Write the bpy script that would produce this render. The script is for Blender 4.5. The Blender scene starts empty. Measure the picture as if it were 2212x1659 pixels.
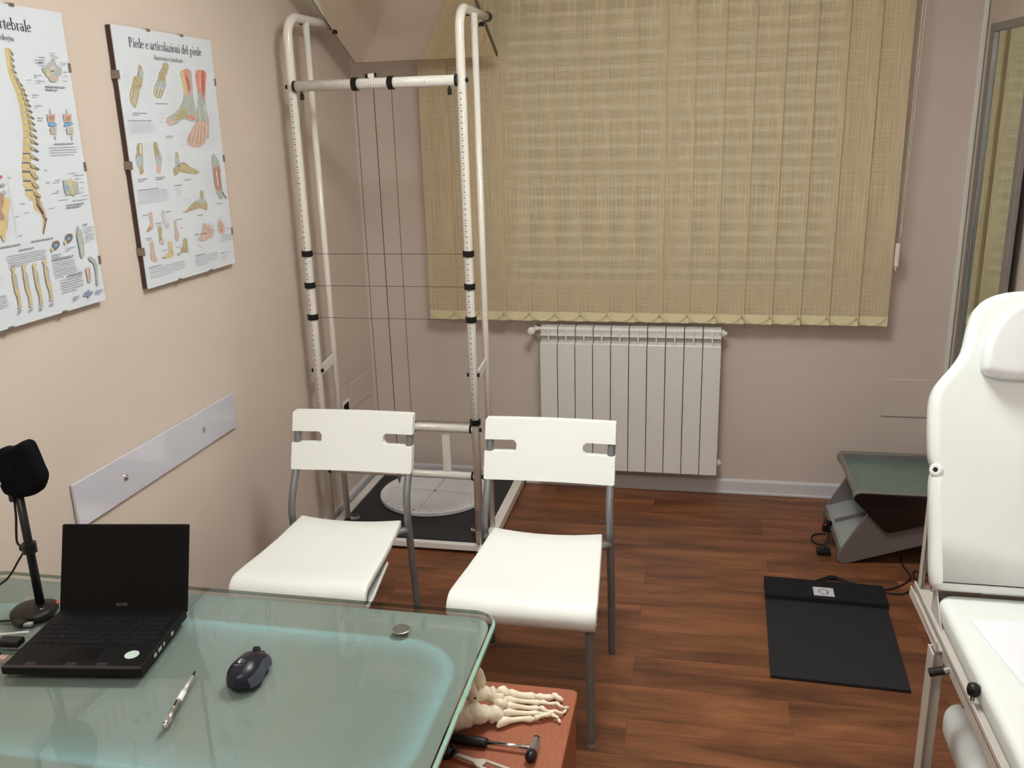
import bpy, bmesh, math, random
from mathutils import Vector, Matrix
random.seed(7)
C = bpy.context.scene.collection
PI = math.pi

# ------------------------------------------------------------------ camera
CAM = Vector((1.5365, -3.9587, 1.6647))
PITCH, YAW, ROLL, FPX = 0.2816, -0.2093, -0.0282, 1915.66
def cam_axes():
    fwd = Vector((math.sin(YAW)*math.cos(PITCH), math.cos(YAW)*math.cos(PITCH), -math.sin(PITCH)))
    right = Vector((math.cos(YAW), -math.sin(YAW), 0)); up = right.cross(fwd)
    c, s = math.cos(ROLL), math.sin(ROLL)
    return c*right+s*up, -s*right+c*up, fwd
_r, _u, _f = cam_axes()
cd = bpy.data.cameras.new('camera'); cam = bpy.data.objects.new('camera', cd); C.objects.link(cam)
cd.sensor_width = 36; cd.lens = FPX/2212*36; cd.clip_start = 0.02
cam.matrix_world = Matrix(((_r.x, _u.x, -_f.x, CAM.x), (_r.y, _u.y, -_f.y, CAM.y), (_r.z, _u.z, -_f.z, CAM.z), (0, 0, 0, 1)))
bpy.context.scene.camera = cam

# ------------------------------------------------------------------ world, light, exposure
w = bpy.data.worlds.new('world'); bpy.context.scene.world = w; w.use_nodes = True
w.node_tree.nodes['Background'].inputs[0].default_value = (0.44, 0.385, 0.375, 1)
w.node_tree.nodes['Background'].inputs[1].default_value = 1.1
def area(name, loc, sx, sy, power, col):
    l = bpy.data.lights.new(name, 'AREA'); l.shape = 'RECTANGLE'; l.size = sx; l.size_y = sy
    l.energy = power; l.color = col
    o = bpy.data.objects.new(name, l); o.location = loc; C.objects.link(o); return o
LAMP = (1.38, -1.95)
area('ceiling_lamp_light', (LAMP[0], LAMP[1], 2.505), 0.50, 0.50, 20, (0.965, 1.0, 0.99))
area('rear_ceiling_lamp_light', (1.1, -4.1, 2.505), 0.50, 0.50, 11, (0.965, 1.0, 0.99))
area('added_ceiling_uplight', (LAMP[0], LAMP[1], 2.565), 0.50, 0.50, 9, (0.965, 1.0, 0.99)).rotation_euler = (math.pi, 0, 0)  # added uplight, brightens the ceiling and softens the fill
area('added_rear_uplight', (1.1, -4.1, 2.565), 0.50, 0.50, 5, (0.965, 1.0, 0.99)).rotation_euler = (math.pi, 0, 0)  # second added uplight, lifts the ceiling at the camera end
vs = bpy.context.scene.view_settings
bpy.context.scene.display_settings.display_device = 'sRGB'
vs.view_transform = 'Standard'; vs.look = 'None'; vs.gamma = 1.0; vs.exposure = -0.15
vs.use_curve_mapping = False

# ------------------------------------------------------------------ materials
def lin(c):
    c = c/255.0
    return c/12.92 if c <= 0.04045 else ((c+0.055)/1.055)**2.4
def rgb(r, g, b): return (lin(r), lin(g), lin(b), 1.0)
MATS = {}
def mat(name, col, rough=0.5, metal=0.0, coat=0.0, spec=0.5, var=0.0, vscale=8.0, bump=0.0, bscale=60.0, stretch=None, trans=0.0, ior=1.45, emit=None, estr=0.0, sub=0.0):
    m = bpy.data.materials.new(name); m.use_nodes = True; nt = m.node_tree
    b = nt.nodes['Principled BSDF']
    b.inputs['Base Color'].default_value = col; b.inputs['Roughness'].default_value = rough
    b.inputs['Metallic'].default_value = metal; b.inputs['Coat Weight'].default_value = coat
    b.inputs['Coat Roughness'].default_value = 0.08
    b.inputs['Specular IOR Level'].default_value = spec; b.inputs['Transmission Weight'].default_value = trans
    b.inputs['IOR'].default_value = ior
    if emit: b.inputs['Emission Color'].default_value = emit; b.inputs['Emission Strength'].default_value = estr
    if var > 0 or bump > 0:
        tc = nt.nodes.new('ShaderNodeTexCoord'); mp = nt.nodes.new('ShaderNodeMapping')
        nt.links.new(tc.outputs['Object'], mp.inputs['Vector'])
        if stretch: mp.inputs['Scale'].default_value = stretch
    if var > 0:
        n = nt.nodes.new('ShaderNodeTexNoise'); n.inputs['Scale'].default_value = vscale; n.inputs['Detail'].default_value = 5
        nt.links.new(mp.outputs['Vector'], n.inputs['Vector'])
        r = nt.nodes.new('ShaderNodeValToRGB')
        lo = tuple(max(0, c*(1-var)) for c in col[:3])+(1,); hi = tuple(min(1, c*(1+var)) for c in col[:3])+(1,)
        r.color_ramp.elements[0].position = 0.3; r.color_ramp.elements[0].color = lo
        r.color_ramp.elements[1].position = 0.7; r.color_ramp.elements[1].color = hi
        nt.links.new(n.outputs['Fac'], r.inputs['Fac']); nt.links.new(r.outputs['Color'], b.inputs['Base Color'])
    if bump > 0:
        n2 = nt.nodes.new('ShaderNodeTexNoise'); n2.inputs['Scale'].default_value = bscale; n2.inputs['Detail'].default_value = 4
        nt.links.new(mp.outputs['Vector'], n2.inputs['Vector'])
        bp = nt.nodes.new('ShaderNodeBump'); bp.inputs['Strength'].default_value = bump; bp.inputs['Distance'].default_value = 0.002
        nt.links.new(n2.outputs['Fac'], bp.inputs['Height']); nt.links.new(bp.outputs['Normal'], b.inputs['Normal'])
    MATS[name] = m; return m
WALL = mat('wall_paint', rgb(212, 198, 186), 0.75, var=0.03, vscale=2.5, bump=0.25, bscale=90)
WALLB = mat('back_wall_paint', rgb(208, 194, 185), 0.75, var=0.03, vscale=2.5, bump=0.25, bscale=90)
CEIL = mat('ceiling_paint', rgb(235, 232, 225), 0.8, var=0.02, vscale=3)
SKIRT = mat('skirting_paint', rgb(208, 206, 210), 0.4, var=0.02, vscale=5)
WHITE_ENAMEL = mat('white_enamel', rgb(232, 228, 220), 0.28, coat=0.3, var=0.015, vscale=6)
RAD = mat('radiator_enamel', rgb(226, 224, 220), 0.3, coat=0.3, var=0.012, vscale=4)
BLACK_PL = mat('black_plastic', rgb(15, 13, 14), 0.4, var=0.1, vscale=30)
BLACK_CORD = mat('black_cord', rgb(30, 26, 25), 0.6, var=0.1, vscale=50)
THREAD = mat('dark_thread', rgb(52, 44, 40), 0.7, var=0.1, vscale=60)
RUBBER = mat('black_rubber', rgb(40, 42, 46), 0.55, var=0.08, vscale=40, bump=0.3, bscale=500)
MATBLK = mat('mat_rubber', rgb(30, 30, 36), 0.7, var=0.08, vscale=40, bump=0.3, bscale=400)
MATBOX = mat('mat_housing', rgb(30, 31, 34), 0.85, spec=0.2, var=0.06, vscale=30)
CHAIR_PL = mat('white_chair_plastic', rgb(240, 242, 238), 0.35, var=0.01, vscale=5, bump=0.08, bscale=300)
CHAIR_MET = mat('grey_chair_metal', rgb(128, 128, 130), 0.4, metal=0.35, var=0.05, vscale=20)
CHROME = mat('chrome', rgb(215, 215, 215), 0.15, metal=1.0, var=0.03, vscale=30)
BRUSH = mat('brushed_steel', rgb(190, 195, 195), 0.3, metal=1.0, var=0.1, vscale=120, stretch=(1, 8, 1))
ALU = mat('podoscope_aluminium', rgb(120, 112, 110), 0.5, metal=0.25, var=0.06, vscale=200)
ALU_L = mat('podoscope_steel_sheet', rgb(172, 180, 180), 0.35, metal=0.3, var=0.05, vscale=15)
MIRROR = mat('mirror_glass', rgb(225, 232, 228), 0.02, metal=1.0, var=0.01, vscale=5)
MIRROR_T = mat('tinted_mirror', rgb(240, 236, 226), 0.04, metal=1.0, var=0.01, vscale=5)
FRAME_GREY = mat('grey_metal_frame', rgb(140, 136, 134), 0.4, metal=0.4, var=0.05, vscale=30)
VINYL = mat('white_vinyl', rgb(226, 230, 228), 0.38, var=0.01, vscale=6, bump=0.12, bscale=160)
VINYL_P = mat('white_vinyl_pillow', rgb(222, 225, 228), 0.4, var=0.01, vscale=6, bump=0.12, bscale=160)
COUCH_MET = mat('cream_frame_enamel', rgb(200, 192, 184), 0.35, metal=0.1, var=0.04, vscale=15)
PAPER = mat('paper_sheet', rgb(228, 230, 238), 0.8, var=0.01, vscale=20)
LAPTOP = mat('laptop_body', rgb(14, 13, 15), 0.5, spec=0.25, var=0.15, vscale=60)
LAPTOP_B = mat('laptop_bezel', rgb(8, 7, 8), 0.4, spec=0.2, var=0.1, vscale=60)
SCREEN = mat('laptop_screen', rgb(5, 5, 5), 0.4, spec=0.2, var=0.1, vscale=20)
KEYS = mat('laptop_keys', rgb(18, 17, 20), 0.6, spec=0.25, var=0.1, vscale=60)
EDGE_BR = mat('laptop_worn_edge', rgb(48, 40, 40), 0.45, var=0.15, vscale=80)
STICK = mat('round_sticker', rgb(190, 210, 200), 0.4, var=0.05, vscale=80)
GREYLOGO = mat('grey_lettering', rgb(88, 84, 86), 0.4, var=0.05, vscale=80)
MOUSE = mat('mouse_shell', rgb(20, 20, 32), 0.35, var=0.1, vscale=50)
MOUSE_G = mat('mouse_grip', rgb(62, 66, 80), 0.5, var=0.1, vscale=80)
FABRIC_BLK = mat('black_speaker_cloth', rgb(10, 10, 13), 0.9, spec=0.15, var=0.2, vscale=300)
BROWNBLK = mat('dark_brown_plastic', rgb(30, 22, 21), 0.45, var=0.1, vscale=40)
RED = mat('red_mark', rgb(215, 50, 40), 0.5, var=0.05, vscale=60)
SILVER = mat('silver_plastic', rgb(200, 200, 196), 0.3, metal=0.5, var=0.04, vscale=60)
WHITE_CORD = mat('white_cord', rgb(205, 205, 200), 0.5, var=0.03, vscale=60)
CHERRY = mat('cherry_wood', rgb(150, 86, 60), 0.5, var=0.16, vscale=14, stretch=(30, 2, 30))
BONE = mat('bone_resin', rgb(226, 214, 192), 0.55, var=0.06, vscale=30, bump=0.25, bscale=120)
BEAD = mat('bead_plastic', rgb(205, 192, 150), 0.5, var=0.05, vscale=80)
CORDW = mat('white_pull_cord', rgb(225, 218, 202), 0.6, var=0.05, vscale=80)
ACRYL = mat('white_lacquered_strip', rgb(205, 205, 216), 0.08, coat=0.5, var=0.01, vscale=5)
DISC = mat('footboard_laminate', rgb(232, 233, 238), 0.35, var=0.02, vscale=10)
DISC_E = mat('footboard_edge', rgb(196, 197, 203), 0.4, var=0.06, vscale=200)
INK = mat('black_ink', rgb(40, 38, 40), 0.6, var=0.05, vscale=40)
CLEAR = mat('clear_glass', rgb(215, 232, 225), 0.03, trans=1.0, ior=1.45, var=0.01, vscale=5)
GLASS_GREEN = mat('green_glass_edge', rgb(205, 232, 220), 0.03, trans=1.0, ior=1.5, var=0.02, vscale=5)
PANEL = mat('lamp_diffuser', rgb(240, 240, 235), 0.6, emit=(0.985, 1.0, 0.955, 1), estr=14, var=0.01, vscale=5)
CLIP = mat('glass_clip', rgb(150, 138, 128), 0.3, metal=0.6, var=0.05, vscale=60)
BACKING = mat('brown_backing_board', rgb(82, 62, 56), 0.8, var=0.12, vscale=60)
POSTER = mat('poster_paper', rgb(218, 225, 234), 0.25, coat=0.15, var=0.01, vscale=6)

def floor_mat():
    m = bpy.data.materials.new('laminate_floor'); m.use_nodes = True; nt = m.node_tree; N = nt.nodes; L = nt.links
    b = N['Principled BSDF']; tc = N.new('ShaderNodeTexCoord')
    mp = N.new('ShaderNodeMapping'); mp.inputs['Location'].default_value = (0.0075, 1.57, 0); L.new(tc.outputs['Object'], mp.inputs['Vector'])
    br = N.new('ShaderNodeTexBrick'); br.offset = 0.5; br.offset_frequency = 2
    br.inputs['Scale'].default_value = 1.0; br.inputs['Brick Width'].default_value = 0.925; br.inputs['Row Height'].default_value = 0.161
    br.inputs['Mortar Size'].default_value = 0.0007; br.inputs['Mortar Smooth'].default_value = 0.3; br.inputs['Bias'].default_value = 0
    br.inputs['Color1'].default_value = (0, 0, 0, 1); br.inputs['Color2'].default_value = (1, 1, 1, 1); br.inputs['Mortar'].default_value = (0.5, 0.5, 0.5, 1)
    L.new(mp.outputs['Vector'], br.inputs['Vector'])
    # wood figure stretched along x, shifted per plank
    add = N.new('ShaderNodeVectorMath'); add.operation = 'ADD'
    sc = N.new('ShaderNodeVectorMath'); sc.operation = 'SCALE'; sc.inputs['Scale'].default_value = 7.3
    L.new(br.outputs['Color'], sc.inputs[0]); L.new(tc.outputs['Object'], add.inputs[0]); L.new(sc.outputs['Vector'], add.inputs[1])
    mp2 = N.new('ShaderNodeMapping'); mp2.inputs['Scale'].default_value = (1.5, 9, 1); L.new(add.outputs['Vector'], mp2.inputs['Vector'])
    n1 = N.new('ShaderNodeTexNoise'); n1.inputs['Scale'].default_value = 1.0; n1.inputs['Detail'].default_value = 6; n1.inputs['Roughness'].default_value = 0.6; n1.inputs['Distortion'].default_value = 0.5
    L.new(mp2.outputs['Vector'], n1.inputs['Vector'])
    mp3 = N.new('ShaderNodeMapping'); mp3.inputs['Scale'].default_value = (6, 120, 1); L.new(add.outputs['Vector'], mp3.inputs['Vector'])
    n2 = N.new('ShaderNodeTexNoise'); n2.inputs['Scale'].default_value = 1.0; n2.inputs['Detail'].default_value = 4
    L.new(mp3.outputs['Vector'], n2.inputs['Vector'])
    r = N.new('ShaderNodeValToRGB'); e = r.color_ramp.elements
    e[0].position = 0.32; e[0].color = rgb(84, 50, 34); e[1].position = 0.72; e[1].color = rgb(164, 106, 70)
    k = e.new(0.46); k.color = rgb(116, 73, 48); k = e.new(0.58); k.color = rgb(140, 89, 59)
    L.new(n1.outputs['Fac'], r.inputs['Fac'])
    r2 = N.new('ShaderNodeValToRGB'); r2.color_ramp.elements[0].position = 0.3; r2.color_ramp.elements[0].color = (0.78, 0.78, 0.78, 1)
    r2.color_ramp.elements[1].position = 0.7; r2.color_ramp.elements[1].color = (1.08, 1.08, 1.08, 1)
    L.new(n2.outputs['Fac'], r2.inputs['Fac'])
    mx = N.new('ShaderNodeMix'); mx.data_type = 'RGBA'; mx.blend_type = 'MULTIPLY'; mx.inputs['Factor'].default_value = 1
    L.new(r.outputs['Color'], mx.inputs['A']); L.new(r2.outputs['Color'], mx.inputs['B'])
    mx2 = N.new('ShaderNodeMix'); mx2.data_type = 'RGBA'; mx2.inputs['B'].default_value = rgb(48, 28, 20)
    ml = N.new('ShaderNodeMath'); ml.operation = 'MULTIPLY'; ml.inputs[1].default_value = 0.55
    L.new(br.outputs['Fac'], ml.inputs[0]); L.new(ml.outputs[0], mx2.inputs['Factor']); L.new(mx.outputs['Result'], mx2.inputs['A'])
    L.new(mx2.outputs['Result'], b.inputs['Base Color'])
    b.inputs['Roughness'].default_value = 0.42; b.inputs['Specular IOR Level'].default_value = 0.4
    bp = N.new('ShaderNodeBump'); bp.inputs['Strength'].default_value = 0.15; bp.inputs['Distance'].default_value = 0.001
    L.new(n2.outputs['Fac'], bp.inputs['Height']); L.new(bp.outputs['Normal'], b.inputs['Normal'])
    return m
FLOOR = floor_mat()

def blind_mat():
    m = bpy.data.materials.new('woven_blind_fabric'); m.use_nodes = True; nt = m.node_tree; N = nt.nodes; L = nt.links
    b = N['Principled BSDF']; out = N['Material Output']; tc = N.new('ShaderNodeTexCoord')
    def noise(scale, mpscale, det=3):
        mp = N.new('ShaderNodeMapping'); mp.inputs['Scale'].default_value = mpscale; L.new(tc.outputs['Object'], mp.inputs['Vector'])
        n = N.new('ShaderNodeTexNoise'); n.inputs['Scale'].default_value = scale; n.inputs['Detail'].default_value = det
        L.new(mp.outputs['Vector'], n.inputs['Vector']); return n.outputs['Fac']
    v = noise(1, (260, 1, 4)); h = noise(1, (9, 1, 330)); big = noise(1, (9, 1, 2.2), 2)
    a1 = N.new('ShaderNodeMath'); a1.operation = 'MULTIPLY_ADD'; a1.inputs[1].default_value = 0.6; L.new(h, a1.inputs[0]); L.new(v, a1.inputs[2])
    a2 = N.new('ShaderNodeMath'); a2.operation = 'MULTIPLY_ADD'; a2.inputs[1].default_value = 0.5; L.new(big, a2.inputs[0]); L.new(a1.outputs[0], a2.inputs[2])
    mr = N.new('ShaderNodeMapRange'); mr.inputs['From Min'].default_value = 0.60; mr.inputs['From Max'].default_value = 1.50
    L.new(a2.outputs[0], mr.inputs['Value'])
    r = N.new('ShaderNodeValToRGB'); e = r.color_ramp.elements
    e[0].position = 0.1; e[0].color = rgb(210, 195, 168); e[1].position = 0.9; e[1].color = rgb(234, 218, 182)
    k = e.new(0.5); k.color = rgb(224, 208, 174)
    L.new(mr.outputs['Result'], r.inputs['Fac']); L.new(r.outputs['Color'], b.inputs['Base Color'])
    b.inputs['Roughness'].default_value = 0.85; b.inputs['Specular IOR Level'].default_value = 0.15
    tl = N.new('ShaderNodeBsdfTranslucent'); L.new(r.outputs['Color'], tl.inputs['Color'])
    tr = N.new('ShaderNodeBsdfTransparent')
    m1 = N.new('ShaderNodeMixShader'); m1.inputs[0].default_value = 0.22; L.new(b.outputs[0], m1.inputs[1]); L.new(tl.outputs[0], m1.inputs[2])
    # open weave: small gaps between the threads
    g = N.new('ShaderNodeMapRange'); g.inputs['From Min'].default_value = 0.35; g.inputs['From Max'].default_value = 0.75
    g.inputs['To Min'].default_value = 0.25; g.inputs['To Max'].default_value = 0.0
    L.new(mr.outputs['Result'], g.inputs['Value'])
    m2 = N.new('ShaderNodeMixShader'); L.new(g.outputs['Result'], m2.inputs[0]); L.new(m1.outputs[0], m2.inputs[1]); L.new(tr.outputs[0], m2.inputs[2])
    L.new(m2.outputs[0], out.inputs['Surface']); return m
BLIND = blind_mat()
BLIND_POCKET = mat('blind_hem_fabric', rgb(226, 216, 178), 0.85, spec=0.15, var=0.05, vscale=60, stretch=(3, 1, 10))

def frost_mat():
    m = bpy.data.materials.new('frosted_green_glass'); m.use_nodes = True; nt = m.node_tree; N = nt.nodes; L = nt.links
    b = N['Principled BSDF']; b.inputs['Roughness'].default_value = 0.6; b.inputs['Specular IOR Level'].default_value = 0.2
    tc = N.new('ShaderNodeTexCoord'); n = N.new('ShaderNodeTexNoise'); n.inputs['Scale'].default_value = 6; n.inputs['Detail'].default_value = 6
    L.new(tc.outputs['Object'], n.inputs['Vector'])
    r = N.new('ShaderNodeValToRGB'); r.color_ramp.elements[0].position = 0.3; r.color_ramp.elements[1].position = 0.7
    r.color_ramp.elements[0].color = rgb(130, 134, 130); r.color_ramp.elements[1].color = rgb(136, 141, 139)
    L.new(n.outputs['Fac'], r.inputs['Fac']); L.new(r.outputs['Color'], b.inputs['Base Color']); return m
FROST = frost_mat()
def thin_glass(name, tint, refl=1.0):
    """clear sheet: lets light through tinted, mirrors by angle"""
    m = bpy.data.materials.new(name); m.use_nodes = True; nt = m.node_tree; N = nt.nodes; L = nt.links
    N.remove(N['Principled BSDF']); out = N['Material Output']
    tr = N.new('ShaderNodeBsdfTransparent'); tr.inputs['Color'].default_value = tint
    gl = N.new('ShaderNodeBsdfGlossy'); gl.inputs['Roughness'].default_value = 0.012
    fr = N.new('ShaderNodeFresnel'); fr.inputs['IOR'].default_value = 1.55
    tc = N.new('ShaderNodeTexCoord'); n = N.new('ShaderNodeTexNoise'); n.inputs['Scale'].default_value = 3; L.new(tc.outputs['Object'], n.inputs['Vector'])
    mr = N.new('ShaderNodeMapRange'); mr.inputs['To Min'].default_value = 0.9*refl; mr.inputs['To Max'].default_value = 1.1*refl; L.new(n.outputs['Fac'], mr.inputs['Value'])
    mu = N.new('ShaderNodeMath'); mu.operation = 'MULTIPLY'; L.new(fr.outputs['Fac'], mu.inputs[0]); L.new(mr.outputs['Result'], mu.inputs[1])
    gm = N.new('ShaderNodeNewGeometry'); mf_ = N.new('ShaderNodeMix'); mf_.inputs['B'].default_value = 0.04
    L.new(gm.outputs['Backfacing'], mf_.inputs['Factor']); L.new(mu.outputs[0], mf_.inputs['A']); mu = mf_
    mx = N.new('ShaderNodeMixShader'); L.new(mu.outputs[0], mx.inputs[0]); L.new(tr.outputs[0], mx.inputs[1]); L.new(gl.outputs[0], mx.inputs[2])
    L.new(mx.outputs[0], out.inputs['Surface']); return m
SHEET = thin_glass('clear_sheet_glass', rgb(249, 253, 251))
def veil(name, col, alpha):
    """painted soft glow that fades across its width (attribute 'fade')"""
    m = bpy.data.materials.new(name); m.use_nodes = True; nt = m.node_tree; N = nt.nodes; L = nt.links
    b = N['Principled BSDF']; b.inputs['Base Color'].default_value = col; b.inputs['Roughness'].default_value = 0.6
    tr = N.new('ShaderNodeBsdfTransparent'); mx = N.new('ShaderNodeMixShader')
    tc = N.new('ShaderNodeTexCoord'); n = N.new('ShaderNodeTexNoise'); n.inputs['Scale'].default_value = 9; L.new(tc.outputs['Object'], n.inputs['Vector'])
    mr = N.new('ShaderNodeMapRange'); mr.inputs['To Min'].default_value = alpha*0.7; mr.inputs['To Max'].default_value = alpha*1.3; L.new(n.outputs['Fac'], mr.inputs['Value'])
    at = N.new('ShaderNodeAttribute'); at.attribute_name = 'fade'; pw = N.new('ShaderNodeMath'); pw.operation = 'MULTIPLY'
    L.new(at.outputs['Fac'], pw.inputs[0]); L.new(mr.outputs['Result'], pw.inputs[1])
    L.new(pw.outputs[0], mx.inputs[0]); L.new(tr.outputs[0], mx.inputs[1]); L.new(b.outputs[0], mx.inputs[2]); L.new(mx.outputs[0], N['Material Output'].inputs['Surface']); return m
GREEN_SIDE = mat('green_glass_side', rgb(148, 190, 174), 0.12, coat=0.4, var=0.08, vscale=30)

# ------------------------------------------------------------------ mesh helpers
ORG = {}
class M:
    """collects shapes in world coordinates, then links them as one mesh object"""
    def __init__(s): s.v = []; s.f = []; s.mi = []; s.cur = 0
    def add(s, vs, fs):
        n = len(s.v); s.v += [Vector(p) for p in vs]; s.f += [tuple(i+n for i in f) for f in fs]; s.mi += [s.cur]*len(fs); return s
    def box(s, x0, x1, y0, y1, z0, z1, rot=None, piv=None):
        vs = [Vector((x, y, z)) for x in (x0, x1) for y in (y0, y1) for z in (z0, z1)]
        if rot is not None:
            piv = Vector(piv) if piv else Vector(((x0+x1)/2, (y0+y1)/2, (z0+z1)/2)); vs = [rot @ (v-piv)+piv for v in vs]
        return s.add(vs, [(0, 1, 3, 2), (4, 6, 7, 5), (0, 4, 5, 1), (2, 3, 7, 6), (0, 2, 6, 4), (1, 5, 7, 3)])
    def tube(s, pts, r, n=12, cap=True):
        pts = [Vector(p) for p in pts]; rs = r if isinstance(r, (list, tuple)) else [r]*len(pts)
        up = None; vs = []; fs = []
        for i, p in enumerate(pts):
            t = (pts[min(i+1, len(pts)-1)]-pts[max(i-1, 0)]).normalized()
            if up is None:
                a = Vector((0, 0, 1)) if abs(t.z) < 0.9 else Vector((0, 1, 0)); up = (a-t*a.dot(t)).normalized()
            else: up = (up-t*up.dot(t)).normalized()
            sd = t.cross(up)
            for k in range(n):
                a = 2*PI*k/n; vs.append(p+(up*math.cos(a)+sd*math.sin(a))*rs[i])
        for i in range(len(pts)-1):
            for k in range(n): fs.append((i*n+k, i*n+(k+1) % n, (i+1)*n+(k+1) % n, (i+1)*n+k))
        if cap: fs.append(tuple(range(n-1, -1, -1))); fs.append(tuple((len(pts)-1)*n+k for k in range(n)))
        return s.add(vs, fs)
    def cyl(s, a, b, r, n=24): return s.tube([a, b], r, n)
    def prism(s, poly, d, o=(0, 0, 0), holes=None):
        """poly: list of 3-D points in a plane, d: extrusion vector"""
        poly = [Vector(p) for p in poly]; d = Vector(d); n = len(poly)
        return s.add(poly+[p+d for p in poly], [tuple(range(n-1, -1, -1)), tuple(range(n, 2*n))]+[(i, (i+1) % n, (i+1) % n+n, i+n) for i in range(n)])
    def lathe(s, prof, c=(0, 0, 0), n=32, ax=None):
        """prof: (radius, height) pairs about the z axis at c; ax rotates it"""
        c = Vector(c); vs = []; fs = []
        for (r, h) in prof:
            for k in range(n):
                a = 2*PI*k/n; p = Vector((r*math.cos(a), r*math.sin(a), h))
                vs.append((ax @ p if ax else p)+c)
        for i in range(len(prof)-1):
            for k in range(n): fs.append((i*n+k, i*n+(k+1) % n, (i+1)*n+(k+1) % n, (i+1)*n+k))
        fs.append(tuple(range(n-1, -1, -1))); fs.append(tuple((len(prof)-1)*n+k for k in range(n)))
        return s.add(vs, fs)
    def ball(s, c, r, n=14, sc=(1, 1, 1), rot=None):
        c = Vector(c); vs = []; fs = []; m = n//2+1
        for i in range(m+1):
            th = PI*i/m
            for k in range(n):
                a = 2*PI*k/n; p = Vector((r*math.sin(th)*math.cos(a)*sc[0], r*math.sin(th)*math.sin(a)*sc[1], r*math.cos(th)*sc[2]))
                vs.append((rot @ p if rot else p)+c)
        for i in range(m):
            for k in range(n): fs.append((i*n+k, (i+1)*n+k, (i+1)*n+(k+1) % n, i*n+(k+1) % n))
        return s.add(vs, fs)
    def grid(s, rows):
        nr = len(rows); nc = len(rows[0]); vs = [p for r in rows for p in r]
        return s.add(vs, [(i*nc+j, i*nc+j+1, (i+1)*nc+j+1, (i+1)*nc+j) for i in range(nr-1) for j in range(nc-1)])
    def build(s, name, mt, parent=None, org=None, smooth=False, bevel=0.0, bseg=2, sub=0, solid=0.0, mats=None):
        if org is None: org = ORG[parent] if parent else Vector((0, 0, 0))
        org = Vector(org)
        bm = bmesh.new(); bv = [bm.verts.new(v-org) for v in s.v]
        for f, mi in zip(s.f, s.mi):
            try: fc = bm.faces.new([bv[i] for i in f]); fc.material_index = mi; fc.smooth = smooth
            except ValueError: pass
        bmesh.ops.remove_doubles(bm, verts=bm.verts, dist=1e-6)
        bmesh.ops.recalc_face_normals(bm, faces=bm.faces)
        me = bpy.data.meshes.new(name); bm.to_mesh(me); bm.free()
        for q in (mats or [mt]): me.materials.append(q)
        o = bpy.data.objects.new(name, me); C.objects.link(o)
        if parent: o.parent = parent
        else: o.location = org
        ORG[o] = ORG[parent] if parent else org
        if parent: ORG[o] = org
        if solid: md = o.modifiers.new('solid', 'SOLIDIFY'); md.thickness = solid; md.offset = 0
        if bevel: md = o.modifiers.new('bevel', 'BEVEL'); md.width = bevel; md.segments = bseg; md.limit_method = 'ANGLE'; md.angle_limit = math.radians(40); md.harden_normals = False
        if sub: md = o.modifiers.new('sub', 'SUBSURF'); md.levels = sub; md.render_levels = sub
        return o
def thing(name, label, cat, loc=(0, 0, 0), group=None):
    o = bpy.data.objects.new(name, None); o.empty_display_size = 0.05; C.objects.link(o); o.location = loc; ORG[o] = Vector(loc)
    o['label'] = label; o['category'] = cat
    if group: o['group'] = group
    return o
def tag(o, label, cat, group=None):
    o['label'] = label; o['category'] = cat
    if group: o['group'] = group
    return o
def struct(o): o['kind'] = 'structure'; return o
def arc(c, r, a0, a1, n, plane='xz'):
    out = []
    for i in range(n+1):
        a = math.radians(a0+(a1-a0)*i/n); u, v = r*math.cos(a), r*math.sin(a)
        out.append({'xz': (c[0]+u, c[1], c[2]+v), 'yz': (c[0], c[1]+u, c[2]+v), 'xy': (c[0]+u, c[1]+v, c[2])}[plane])
    return out
def smoothpath(pts, n=6):
    P = [Vector(p) for p in pts]; out = []
    for i in range(len(P)-1):
        p0, p1, p2, p3 = P[max(i-1, 0)], P[i], P[i+1], P[min(i+2, len(P)-1)]
        for k in range(n):
            t = k/n; out.append(0.5*((2*p1)+(p2-p0)*t+(2*p0-5*p1+4*p2-p3)*t*t+(3*p1-p0-3*p2+p3)*t**3))
    out.append(P[-1]); return out
def rrect(x0, x1, y0, y1, r, z, n=6):
    pts = []
    for cx, cy, a in ((x1-r, y0+r, -90), (x1-r, y1-r, 0), (x0+r, y1-r, 90), (x0+r, y0+r, 180)):
        pts += arc((cx, cy, z), r, a, a+90, n, 'xy')
    return pts
def text_mesh(txt, size, mt, name, parent, origin, ex, ey, bold=0.0, xs=1.0, align='LEFT', width=None):
    """flat lettering: origin, ex (reading direction) and ey (up) in world space"""
    cu = bpy.data.curves.new(name, 'FONT'); cu.body = txt; cu.size = size; cu.offset = bold; cu.align_x = align
    tmp = bpy.data.objects.new(name, cu); C.objects.link(tmp)
    dg = bpy.context.evaluated_depsgraph_get(); me = bpy.data.meshes.new_from_object(tmp.evaluated_get(dg))
    bpy.data.objects.remove(tmp)
    ex, ey = Vector(ex), Vector(ey); o = Vector(origin)
    if width:
        xsv = [v.co.x for v in me.vertices]; xs = width/(max(xsv)-min(xsv))
    og = ORG[parent]
    for v in me.vertices: v.co = o+ex*(v.co.x*xs)+ey*v.co.y-og
    me.materials.clear(); me.materials.append(mt)
    ob = bpy.data.objects.new(name, me); C.objects.link(ob); ob.parent = parent; ORG[ob] = og
    return ob

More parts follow.
